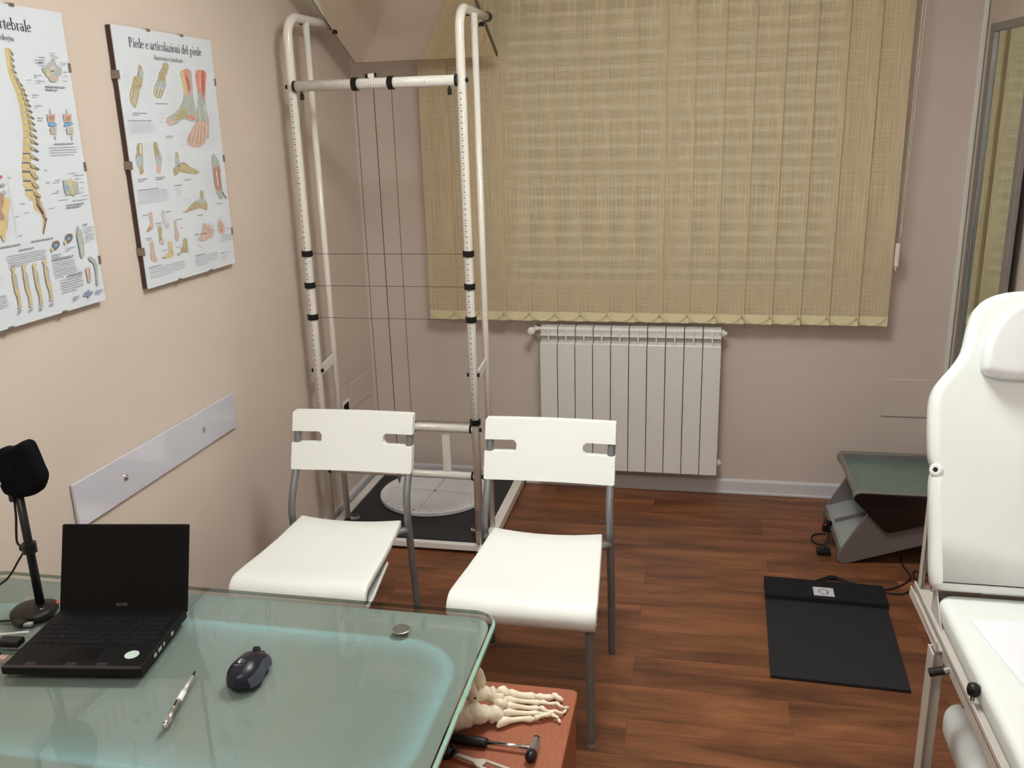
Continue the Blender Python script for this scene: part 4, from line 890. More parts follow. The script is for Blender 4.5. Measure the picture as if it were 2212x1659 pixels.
CHART_FOOT = unpack([('bone','p',[1035,950,1065,960,1105,980,1135,1010,1145,1040,1135,1080,1135,1120,1135,1180,1135,1240,1115,1310,1085,1390,1045,1460,1005,1530,965,1570,925,1590,885,1620,865,1660,845,1710,825,1760,795,1810,755,1870,725,1920,675,1980,625,2040,595,2080,565,2100,545,2100,525,2090,485,2060,435,2020,405,1980,375,1940,365,1900,355,1860,365,1810,385,1750,415,1690,455,1630,495,1570,545,1510,585,1440,625,1360,675,1300,725,1270,775,1260,825,1250,865,1210,895,1160,915,1110,935,1070,945,1030,965,1000,985,970,1005,950]),('tend','p',[1005,1120,1055,1100,1115,1110,1165,1120,1185,1140,1185,1170,1175,1200,1155,1250,1115,1290,1085,1310,1055,1310,1015,1280,995,1250,985,1200,985,1150]),('white','s',[[595,1630,405,1900,385,1890,565,1630],[685,1640,495,1960,465,1960,665,1630],[785,1630,555,2030,525,2030,765,1630]]),('dark','s',[[715,1280,825,1390,805,1400,705,1280],[925,1130,965,1280,945,1290,905,1130],[645,1540,975,1490,985,1500,645,1550],[635,1630,445,1910,425,1910,615,1630]]),('bone','p',[2175,850,2245,830,2345,820,2415,820,2455,850,2475,880,2475,920,2455,970,2415,1020,2375,1070,2325,1120,2275,1180,2235,1230,2225,1280,2225,1340,2215,1390,2185,1440,2155,1480,2115,1530,2065,1590,2015,1670,1965,1730,1915,1770,1885,1800,1835,1820,1785,1820,1725,1820,1675,1810,1615,1790,1565,1760,1535,1720,1515,1690,1525,1660,1545,1620,1575,1560,1615,1490,1665,1430,1725,1380,1785,1330,1835,1280,1865,1230,1895,1170,1925,1110,1985,1070,2055,1020,2105,980,2135,930,2145,880]),('tend','p',[1785,1360,1925,1350,2095,1360,2215,1390,2215,1450,2155,1530,2065,1580,1925,1590,1745,1570,1645,1540,1635,1480,1695,1410]),('white','s',[[1775,1450,1585,1710,1555,1700,1745,1440],[1905,1480,1695,1780,1665,1770,1875,1480],[2035,1490,1845,1770,1815,1770,2005,1490]]),('dark','s',[[2115,970,2375,1000,2375,1010,2105,980],[1935,1170,2045,1270,2025,1280,1925,1170],[1805,1430,1645,1690,1635,1680,1795,1430],[1965,1460,1785,1740,1765,1740,1955,1460]]),('greyg','p',[3055,1020,3225,980,3455,950,3635,970,3685,1040,3675,1150,3655,1280,3635,1430,3615,1610,3595,1770,3615,1880,3645,1970,3665,2060,3665,2140,3655,2220,3625,2290,3585,2360,3535,2410,3475,2450,3415,2460,3355,2460,3285,2450,3205,2430,3125,2410,3035,2390,2955,2390,2865,2400,2775,2410,2685,2450,2595,2490,2495,2530,2395,2550,2295,2570,2205,2580,2125,2570,2055,2550,2005,2530,1975,2500,1955,2480,1955,2450,1965,2420,1995,2380,2055,2340,2155,2300,2295,2270,2425,2220,2545,2170,2655,2100,2765,2030,2845,1970,2925,1910,2985,1840,3035,1760,3075,1670,3105,1590,3105,1490,3095,1400,3075,1300,3045,1200,3015,1100]),('tan','p',[3075,1020,3135,980,3215,970,3275,1010,3295,1110,3285,1260,3275,1390,3275,1500,3265,1610,3245,1680,3215,1710,3175,1710,3135,1680,3105,1610,3085,1510,3075,1400,3065,1260,3055,1120]),('red','p',[3245,960,3335,930,3465,920,3545,950,3555,1040,3525,1160,3505,1290,3505,1380,3505,1470,3495,1550,3475,1650,3455,1740,3425,1790,3395,1750,3365,1670,3345,1580,3325,1500,3305,1430,3285,1350,3265,1280,3255,1210,3245,1140,3235,1080,3225,1010]),('redd','p',[3305,1100,3355,1100,3425,1170,3475,1250,3495,1350,3495,1470,3475,1560,3445,1580,3395,1570,3355,1520,3325,1390,3305,1210]),('flesh','p',[2005,2400,2065,2370,2165,2360,2255,2360,2335,2370,2415,2400,2455,2430,2435,2480,2375,2530,2315,2560,2235,2580,2145,2580,2065,2560,2025,2510,1995,2450]),('bone','p',[2495,2260,2615,2190,2805,2110,2965,2070,3075,2070,3145,2110,3165,2160,3145,2220,3075,2280,2975,2330,2855,2380,2715,2410,2595,2410,2525,2380,2475,2320]),('red','p',[3085,2270,3575,2260,3525,2420,3265,2400]),('greyg','p',[3915,1000,4085,940,4325,920,4485,960,4515,1050,4465,1200,4415,1350,4375,1500,4325,1660,4285,1810,4275,1930,4275,2040,4285,2150,4315,2250,4345,2350,4355,2450,4345,2560,4315,2670,4285,2770,4275,2860,4265,2930,4135,2970,3775,2990,3325,2980,3015,2950,2975,2910,3065,2840,3175,2760,3275,2680,3405,2580,3505,2490,3555,2410,3585,2340,3615,2250,3675,2170,3735,2070,3785,1960,3825,1810,3855,1630,3885,1460,3875,1290,3865,1120]),('red','p',[3905,970,4095,920,4335,910,4505,960,4525,1080,4455,1250,4385,1410,4325,1550,4255,1680,4195,1770,4165,1810,4135,1800,4115,1770,4115,1700,4125,1600,4115,1540,4065,1550,3995,1600,3945,1620,3905,1580,3885,1500,3875,1410,3855,1260,3855,1100]),('redd','p',[4245,980,4295,930,4355,920,4385,970,4385,1100,4365,1290,4335,1450,4285,1580,4215,1690,4165,1730,4145,1690,4135,1580,4135,1460,4165,1290,4205,1110]),('white','s',[[4165,1000,4095,1460,4055,1460,4125,1010],[3895,1660,3845,2450,3805,2450,3855,1660],[4195,1950,4195,2450,4165,2450,4155,1950]]),('flesh','p',[3525,2470,3735,2450,4025,2450,4245,2470,4325,2510,4325,2570,4305,2640,4275,2720,4215,2810,4145,2890,4095,2970,4035,3030,3965,3090,3875,3140,3785,3180,3675,3200,3575,3220,3465,3220,3355,3220,3235,3200,3115,3180,3015,3150,2965,3120,2935,3080,2925,3040,2935,2990,2975,2930,3025,2880,3075,2830,3145,2780,3215,2730,3295,2690,3385,2660,3465,2620,3475,2570,3465,2510]),('fleshd','s',[[3585,2570,3255,3060,3205,3060,3545,2570],[3755,2560,3485,3130,3445,3130,3715,2550],[3915,2570,3685,3140,3635,3130,3865,2570],[4075,2570,3895,3070,3845,3070,4035,2570],[3215,2800,3065,3060,3025,3050,3175,2790]]),('tan','s',[[3665,2570,3355,3130,3325,3130,3635,2570],[3835,2570,3575,3150,3545,3150,3815,2570]]),('cap','t',[4150,22300,7000,500,200000,275]),('cap','t',[1350,24300,12000,500,100000,300]),('grey','t',[1450,24900,12200,400,800000,160]),('cap','t',[15550,19600,6600,600,100000,300]),('cap','t',[18550,28600,4000,400,200000,200]),('grey','t',[18350,29700,2300,400,300000,160]),('grey','t',[26250,11700,3400,600,100000,180]),('grey','t',[26050,12900,3400,500,100000,150]),('grey','t',[25750,14000,3400,500,100000,150]),('grey','t',[25450,15100,3400,600,100000,180]),('grey','t',[25150,16200,3400,600,100000,180]),('grey','t',[24850,17700,3400,600,100000,180]),('grey','t',[24550,18900,3400,500,100000,150]),('grey','t',[24350,20000,3300,600,100000,180]),('grey','t',[24050,21100,3400,600,100000,180]),('grey','t',[23750,22200,3400,600,100000,180]),('grey','t',[23450,23400,3400,500,100000,150]),('grey','t',[23250,24500,3400,600,100000,180]),('grey','t',[44050,22400,3700,500,100000,175]),('grey','t',[43850,23300,3700,500,100000,175]),('grey','t',[43550,24200,3800,500,100000,175]),('grey','t',[43350,25100,3800,500,100000,175]),('grey','t',[43150,26100,3700,500,100000,175]),('grey','t',[42950,27000,3700,500,100000,175]),('grey','t',[42750,27900,3700,500,100000,175]),('grey','t',[42450,28900,3800,500,100000,175]),('grey','t',[42250,29800,3800,500,100000,175]),('grey','t',[42050,30700,3700,500,100000,175]),('grey','t',[41850,31600,3700,500,100000,175]),('grey','t',[16450,22600,3100,400,100000,200]),('grey','t',[16150,23600,3100,500,100000,250]),('grey','t',[15950,24700,3000,500,100000,250]),('grey','t',[15650,25800,3100,400,100000,200]),('grey','t',[25950,27400,3600,500,100000,175]),('grey','t',[25750,28300,3600,500,100000,175]),('grey','t',[25550,29300,3600,400,100000,140]),('grey','t',[25350,30200,3600,500,100000,175]),('grey','t',[25050,31100,3700,500,100000,175]),('grey','t',[2950,10600,3000,500,100000,150]),('grey','t',[14450,10000,3900,500,100000,150]),('grey','t',[2750,11700,3000,500,100000,150]),('grey','t',[14150,11100,4000,500,100000,150]),('grey','t',[2450,12800,3000,500,100000,150]),('grey','t',[13950,12300,3900,500,100000,150]),('grey','t',[2150,13900,3000,500,100000,150]),('grey','t',[13650,13500,3900,500,100000,150]),('grey','t',[1950,15100,2900,400,100000,120]),('grey','t',[22050,14300,2700,500,100000,150]),('grey','t',[8950,15900,3500,500,100000,150]),('grey','t',[21750,15500,2700,500,100000,150]),('grey','t',[8650,17100,3500,500,100000,150]),('grey','t',[21450,16700,2700,500,100000,150]),('grey','t',[8350,18200,3500,500,100000,150]),('grey','t',[21150,17900,2800,500,100000,150]),('bone','p',[415,3050,485,3020,585,3020,645,3050,655,3110,635,3190,615,3270,615,3340,605,3410,595,3470,585,3540,565,3600,545,3660,545,3720,555,3760,545,3800,505,3830,465,3860,425,3870,385,3860,355,3850,345,3820,345,3770,355,3710,355,3650,335,3630,305,3620,285,3590,265,3540,245,3480,245,3430,265,3370,305,3320,335,3270,355,3190,375,3100]),('tend','p',[265,3440,305,3410,375,3390,435,3370,505,3360,565,3360,605,3380,605,3430,585,3500,545,3560,485,3610,405,3650,335,3670,305,3670,285,3650,275,3620,265,3570,255,3500]),('white','s',[[595,3060,555,3300,485,3300,525,3060]]),('dark','s',[[465,3080,425,3360,405,3360,445,3080],[395,3550,515,3600,505,3600,385,3550]]),('bone','p',[1185,3030,1235,3000,1315,3010,1375,3040,1395,3080,1405,3150,1415,3220,1445,3290,1475,3360,1505,3430,1505,3470,1505,3500,1495,3540,1465,3590,1435,3650,1405,3700,1385,3760,1365,3820,1345,3860,1305,3870,1265,3870,1235,3870,1195,3860,1175,3840,1155,3820,1165,3770,1185,3720,1195,3660,1195,3610,1185,3560,1175,3510,1175,3450,1165,3390,1165,3320,1165,3220,1165,3110]),('tend','p',[1215,3460,1275,3400,1355,3340,1415,3310,1465,3350,1485,3430,1495,3500,1495,3560,1465,3610,1425,3640,1355,3670,1285,3680,1225,3660,1195,3610,1195,3530]),('flesh','p',[1205,3680,1275,3650,1365,3640,1425,3660,1415,3710,1385,3790,1345,3850,1295,3870,1245,3870,1205,3860,1185,3810,1185,3730]),('dark','s',[[1215,3050,1315,3330,1295,3330,1195,3050],[1275,3230,1385,3480,1365,3490,1265,3230]]),('grey','t',[7050,30400,4700,400,100000,80]),('grey','t',[6750,31300,4800,400,100000,80]),('grey','t',[6550,32200,4800,500,100000,100]),('grey','t',[6350,33100,4800,500,100000,100]),('grey','t',[6150,34100,4700,400,100000,80]),('grey','t',[5850,35000,4800,400,100000,80]),('grey','t',[5650,35900,4800,500,100000,100]),('grey','t',[5450,36800,4800,500,100000,100]),('cap','t',[2050,39900,5000,500,200000,275]),('cap','t',[10550,39900,5100,500,200000,275]),('bone','p',[2235,3340,2275,3310,2335,3310,2375,3350,2385,3410,2375,3490,2375,3550,2365,3590,2365,3610,2385,3620,2465,3620,2585,3620,2685,3630,2765,3670,2835,3710,2905,3760,3005,3790,3105,3820,3205,3850,3295,3880,3375,3910,3425,3940,3425,3960,3385,3980,3325,3990,3245,4000,3145,4000,3045,3990,2935,3980,2835,3960,2735,3950,2665,3930,2595,3930,2525,3920,2465,3900,2395,3890,2325,3890,2255,3920,2185,3960,2125,3990,2075,3980,2035,3970,2015,3940,1995,3890,1995,3830,2005,3780,2045,3760,2105,3750,2155,3710,2185,3590,2205,3450]),('tend','p',[2195,3500,2245,3480,2315,3480,2375,3510,2395,3560,2395,3630,2375,3680,2325,3720,2265,3730,2205,3740,2175,3730,2155,3710,2155,3670,2155,3620,2165,3550]),('tan','s',[[2505,3680,3325,3930,3295,3950,2485,3700],[2435,3720,3065,3950,3035,3970,2405,3740]]),('dark','p',[2375,3710,2365,3730,2345,3740,2315,3740,2295,3740,2285,3720,2275,3710,2295,3690,2315,3680,2335,3680,2355,3680,2375,3700]),('grey','t',[17650,34200,3000,500,100000,150]),('grey','t',[17350,35200,3000,500,100000,150]),('grey','t',[17150,36200,3000,500,100000,150]),('grey','t',[16850,37200,3100,400,100000,120]),('grey','t',[16650,38100,3000,500,100000,150]),('grey','t',[24850,34500,2800,400,100000,120]),('grey','t',[27650,35500,2500,500,100000,150]),('grey','t',[29650,36500,3500,500,100000,150]),('cap','t',[25350,41400,3800,500,100000,250]),('cap','t',[19750,42700,4200,500,100000,250]),('grey','t',[19950,43400,2800,500,500000,175]),('cap','t',[1350,42800,10400,400,100000,240]),('grey','t',[1250,43300,14700,400,900000,160]),('greyg','p',[4325,3450,4385,3440,4455,3460,4515,3500,4565,3550,4615,3610,4655,3680,4685,3730,4705,3780,4715,3860,4705,3960,4685,4080,4665,4210,4675,4330,4685,4450,4695,4560,4695,4660,4695,4760,4665,4830,4605,4860,4515,4870,4445,4850,4405,4820,4375,4770,4335,4710,4295,4640,4255,4550,4225,4440,4215,4300,4225,4150,4225,4010,4225,3880,4215,3760,4225,3660,4245,3570,4275,3500]),('fleshd','p',[4255,3870,4385,3830,4555,3820,4675,3850,4705,3940,4685,4070,4665,4210,4675,4330,4675,4470,4655,4560,4595,4590,4515,4590,4445,4580,4365,4570,4305,4550,4255,4490,4225,4400,4225,4270,4225,4150,4225,4040,4215,3940]),('white','s',[[4475,3980,4505,4460,4435,4460,4405,3980]]),('redd','s',[[4575,3950,4555,4440,4495,4440,4525,3950]]),('dark','s',[[4675,4620,4905,4870,4835,4890,4605,4640]]),('grey','t',[38050,36600,3000,500,100000,175]),('grey','t',[38050,37700,3000,500,100000,175]),('grey','t',[38050,38900,3000,500,100000,175]),('grey','t',[38050,40000,3000,500,100000,175]),('grey','t',[38050,41100,3000,500,100000,175]),('grey','t',[38050,42200,3000,500,100000,175]),('grey','t',[38050,43400,3000,500,100000,175]),('grey','t',[38050,44500,3000,500,100000,175]),('grey','t',[38050,45600,3000,600,100000,210]),('grey','t',[38050,46800,3000,500,100000,175]),('bone','p',[3335,4520,3385,4500,3455,4510,3505,4530,3515,4600,3495,4690,3485,4760,3515,4790,3555,4810,3585,4830,3615,4870,3645,4900,3665,4940,3655,5000,3635,5050,3615,5090,3585,5110,3545,5120,3495,5110,3415,5080,3335,5050,3245,5030,3155,5030,3055,5040,2945,5050,2835,5060,2725,5060,2625,5070,2545,5080,2475,5090,2405,5090,2315,5090,2235,5090,2205,5080,2255,5060,2355,5040,2455,5010,2535,4970,2615,4930,2695,4890,2785,4860,2875,4830,2975,4800,3085,4790,3195,4780,3275,4760,3305,4680,3315,4590]),('tend','p',[3145,4760,3245,4740,3375,4730,3475,4740,3535,4770,3565,4820,3565,4870,3505,4890,3405,4900,3305,4900,3225,4880,3145,4870,3095,4840,3075,4820,3095,4790]),('fleshd','s',[[2665,5010,3225,4930,3235,4950,2675,5040],[2905,4920,3205,4840,3235,4860,2925,4940]]),('grey','t',[24050,46900,3400,600,400000,150]),('cap','t',[42350,49900,3700,500,100000,250]),('cap','t',[29650,52400,3600,500,100000,250]),('flesh','p',[485,4930,535,4910,615,4900,665,4920,675,4970,665,5050,655,5120,645,5170,645,5210,645,5250,645,5280,645,5310,635,5340,615,5360,585,5380,535,5390,435,5410,315,5430,235,5440,235,5430,265,5410,305,5380,345,5350,395,5320,435,5290,465,5250,495,5220,515,5190,515,5150,515,5100,505,5060,485,5010,475,4960]),('fleshd','p',[415,5300,455,5300,495,5310,515,5330,515,5350,505,5380,475,5400,415,5420,345,5430,305,5420,325,5390,375,5330]),('fleshl','p',[1135,4930,1185,4910,1245,4910,1295,4930,1305,4990,1285,5070,1285,5140,1315,5190,1365,5240,1395,5280,1425,5320,1445,5350,1445,5380,1435,5410,1415,5430,1385,5450,1345,5450,1305,5440,1265,5430,1235,5400,1205,5360,1185,5320,1165,5270,1155,5220,1145,5160,1135,5080,1125,4990]),('flesh','p',[1695,5280,1725,5250,1775,5260,1805,5280,1815,5340,1805,5420,1805,5490,1825,5540,1855,5580,1875,5630,1875,5680,1865,5730,1845,5770,1815,5810,1775,5850,1745,5870,1715,5880,1685,5870,1665,5850,1645,5820,1635,5780,1625,5730,1635,5670,1655,5610,1665,5540,1675,5440,1675,5350]),('bone','p',[835,5370,895,5350,975,5360,1035,5380,1035,5440,1005,5520,985,5590,975,5640,975,5680,985,5710,1005,5750,1025,5780,1045,5800,1045,5830,1025,5850,1005,5860,955,5870,905,5860,865,5850,835,5830,825,5800,815,5760,815,5710,835,5660,835,5600,835,5520,825,5430]),('fleshl','p',[1015,5810,995,5830,955,5850,915,5850,865,5840,845,5810,835,5780,855,5760,895,5740,935,5740,975,5760,1005,5780]),('flesh','p',[375,5720,425,5710,495,5710,545,5740,555,5800,545,5870,535,5940,535,6000,535,6050,535,6100,555,6150,585,6200,605,6240,605,6270,585,6290,565,6300,505,6300,435,6290,375,6270,345,6250,325,6220,315,6180,315,6130,315,6070,325,6010,335,5960,345,5910,355,5860,355,5800,355,5750]),('tan2','p',[1235,5840,1295,5820,1375,5830,1435,5850,1455,5910,1445,5990,1445,6070,1455,6120,1455,6180,1455,6220,1445,6240,1435,6260,1395,6270,1325,6280,1235,6280,1135,6280,1015,6270,895,6260,825,6250,825,6240,865,6220,915,6210,995,6180,1095,6160,1165,6130,1215,6100,1235,6080,1245,6040,1245,5970,1225,5900]),('fleshd','s',[[1265,6170,1425,6120,1435,6140,1285,6180]]),('dark','s',[[845,6240,1025,6260,1015,6280,835,6250]]),('bone','p',[2055,5850,2115,5830,2205,5840,2265,5860,2275,5920,2255,6000,2245,6070,2255,6130,2265,6170,2265,6210,2245,6240,2225,6270,2195,6280,2155,6270,2095,6250,2035,6240,1985,6240,1925,6240,1885,6240,1855,6260,1835,6270,1815,6280,1765,6280,1705,6280,1665,6270,1635,6260,1615,6250,1625,6240,1685,6230,1765,6220,1835,6200,1855,6170,1865,6130,1885,6090,1935,6070,1985,6040,2025,6010,2035,5960,2035,5890]),('tend','p',[1645,6230,1695,6220,1775,6210,1825,6220,1845,6240,1845,6270,1825,6280,1775,6290,1715,6280,1665,6280,1635,6260,1635,6240]),('fleshd','s',[[1885,6170,2155,6100,2165,6120,1905,6190]]),('cap','t',[1950,49700,2300,400,100000,200]),('cap','t',[13550,49700,2600,400,100000,200]),('cap','t',[7450,52500,3400,400,100000,200]),('cap','t',[17850,52500,3800,400,100000,200]),('cap','t',[1950,56100,3100,400,100000,200]),('cap','t',[8750,60400,2700,300,100000,150]),('cap','t',[16150,60400,2400,300,100000,150]),('cap','t',[27050,58000,2600,400,100000,200]),('cap','t',[30950,58200,2900,400,100000,200]),('cap','t',[46450,58200,3300,400,100000,200]),('cap','t',[37750,57900,2400,400,100000,200]),('cap','t',[7950,53200,2500,400,100000,200]),('cap','t',[2350,56600,2000,400,100000,200]),('cap','t',[19050,55100,2700,300,100000,150]),('grey','s',[[3595,5930,3555,6020,3535,6020,3565,5930],[3555,6020,3505,6110,3485,6100,3535,6020],[3505,6110,3425,6180,3415,6170,3485,6100],[3425,6180,3345,6230,3335,6220,3415,6170],[3345,6230,3245,6260,3245,6250,3335,6220],[3245,6260,3145,6270,3145,6260,3245,6250],[3145,6270,3055,6260,3065,6250,3145,6260],[3055,6260,2965,6220,2975,6210,3065,6250],[2965,6220,2895,6170,2915,6160,2975,6210],[2895,6170,2845,6100,2855,6100,2915,6160],[2845,6100,2805,6020,2825,6020,2855,6100],[2805,6020,2795,5930,2815,5930,2825,6020],[2795,5930,2805,5840,2825,5840,2815,5930],[2805,5840,2835,5750,2855,5750,2825,5840],[2835,5750,2885,5660,2905,5670,2855,5750],[2885,5660,2955,5600,2975,5600,2905,5670],[2955,5600,3045,5540,3055,5550,2975,5600],[3045,5540,3135,5510,3145,5520,3055,5550],[3135,5510,3235,5500,3235,5510,3145,5520],[3235,5500,3325,5510,3325,5520,3235,5510],[3325,5510,3415,5540,3405,5550,3325,5520],[3415,5540,3495,5590,3475,5600,3405,5550],[3495,5590,3545,5660,3535,5670,3475,5600],[3545,5660,3585,5740,3565,5750,3535,5670],[3585,5740,3605,5840,3575,5840,3565,5750],[3605,5840,3595,5930,3565,5930,3575,5840]]),('grey','s',[[3885,5720,3865,5760,3845,5750,3865,5710],[3865,5760,3835,5790,3825,5790,3845,5750],[3835,5790,3805,5820,3785,5810,3825,5790],[3805,5820,3755,5850,3745,5840,3785,5810],[3755,5850,3715,5860,3705,5850,3745,5840],[3715,5860,3655,5860,3655,5850,3705,5850],[3655,5860,3605,5860,3615,5850,3655,5850],[3605,5860,3565,5840,3575,5830,3615,5850],[3565,5840,3525,5820,3535,5810,3575,5830],[3525,5820,3495,5790,3515,5780,3535,5810],[3495,5790,3475,5750,3495,5750,3515,5780],[3475,5750,3465,5710,3485,5710,3495,5750],[3465,5710,3465,5670,3485,5670,3485,5710],[3465,5670,3485,5630,3505,5640,3485,5670],[3485,5630,3515,5600,3525,5600,3505,5640],[3515,5600,3545,5570,3555,5570,3525,5600],[3545,5570,3585,5540,3595,5550,3555,5570],[3585,5540,3635,5530,3645,5540,3595,5550],[3635,5530,3685,5520,3685,5530,3645,5540],[3685,5520,3735,5530,3735,5540,3685,5530],[3735,5530,3785,5540,3775,5550,3735,5540],[3785,5540,3825,5570,3815,5580,3775,5550],[3825,5570,3855,5600,3835,5600,3815,5580],[3855,5600,3875,5640,3855,5640,3835,5600],[3875,5640,3885,5680,3865,5680,3855,5640],[3885,5680,3885,5720,3865,5710,3865,5680]]),('grey','s',[[4615,5690,4595,5760,4575,5750,4595,5690],[4595,5760,4555,5820,4535,5810,4575,5750],[4555,5820,4505,5870,4495,5860,4535,5810],[4505,5870,4455,5910,4445,5900,4495,5860],[4455,5910,4385,5930,4385,5920,4445,5900],[4385,5930,4325,5940,4325,5930,4385,5920],[4325,5940,4265,5940,4275,5930,4325,5930],[4265,5940,4215,5910,4225,5910,4275,5930],[4215,5910,4165,5880,4185,5870,4225,5910],[4165,5880,4135,5830,4145,5820,4185,5870],[4135,5830,4115,5770,4135,5770,4145,5820],[4115,5770,4105,5700,4125,5700,4135,5770],[4105,5700,4115,5640,4135,5640,4125,5700],[4115,5640,4135,5570,4155,5570,4135,5640],[4135,5570,4175,5510,4185,5520,4155,5570],[4175,5510,4215,5460,4235,5470,4185,5520],[4215,5460,4275,5420,4285,5430,4235,5470],[4275,5420,4335,5390,4335,5400,4285,5430],[4335,5390,4395,5380,4395,5390,4335,5400],[4395,5380,4455,5390,4455,5400,4395,5390],[4455,5390,4515,5410,4505,5420,4455,5400],[4515,5410,4555,5450,4545,5450,4505,5420],[4555,5450,4595,5500,4575,5500,4545,5450],[4595,5500,4615,5560,4595,5560,4575,5500],[4615,5560,4625,5620,4605,5620,4595,5560],[4625,5620,4615,5690,4595,5690,4605,5620]]),('flesh','p',[3295,5510,3355,5520,3425,5560,3475,5600,3505,5660,3525,5720,3535,5780,3545,5850,3535,5920,3505,5970,3435,6010,3335,6040,3235,6050,3145,6050,3045,6040,2975,6020,2935,6000,2905,5970,2905,5930,2925,5900,2975,5870,3025,5830,3065,5790,3115,5740,3155,5690,3195,5620,3245,5550]),('flesh','p',[3555,5560,3605,5580,3675,5620,3735,5660,3775,5720,3815,5790,3825,5850,3805,5910,3775,5960,3725,5990,3675,6000,3605,6000,3555,5980,3515,5930,3485,5870,3455,5810,3455,5750,3455,5700,3465,5650,3485,5610,3515,5570]),('fleshd','s',[[3545,5660,3655,5930,3615,5940,3515,5660],[3085,5820,3415,5830,3415,5850,3085,5840]]),('flesh','p',[4285,5470,4335,5490,4395,5540,4445,5600,4485,5660,4505,5720,4515,5770,4525,5810,4535,5850,4525,5880,4505,5910,4475,5940,4435,5960,4375,5960,4295,5940,4235,5920,4185,5890,4155,5860,4135,5820,4125,5760,4135,5700,4155,5640,4185,5570,4235,5500]),('redd','p',[4355,5850,4345,5870,4325,5880,4295,5890,4265,5880,4245,5860,4245,5840,4255,5820,4285,5800,4315,5800,4335,5810,4355,5830]),('fleshd','s',[[4355,5590,4335,5770,4275,5760,4295,5580]]),('grey','t',[42450,59900,7600,600,400000,240]),('cap','t',[25750,64300,5800,500,100000,275]),('grey','t',[25750,64900,13700,600,500000,270]),('cap','t',[1550,64200,6200,400,100000,220]),('grey','t',[1750,64700,18800,500,600000,200]),('grey','t',[41250,66600,3600,600,300000,240]),('cap','p',[4255,6570,4245,6580,4225,6590,4195,6590,4175,6580,4155,6570,4155,6550,4165,6540,4185,6540,4205,6540,4235,6540,4245,6550]),('grey','t',[42750,65600,4400,500,100000,200])])
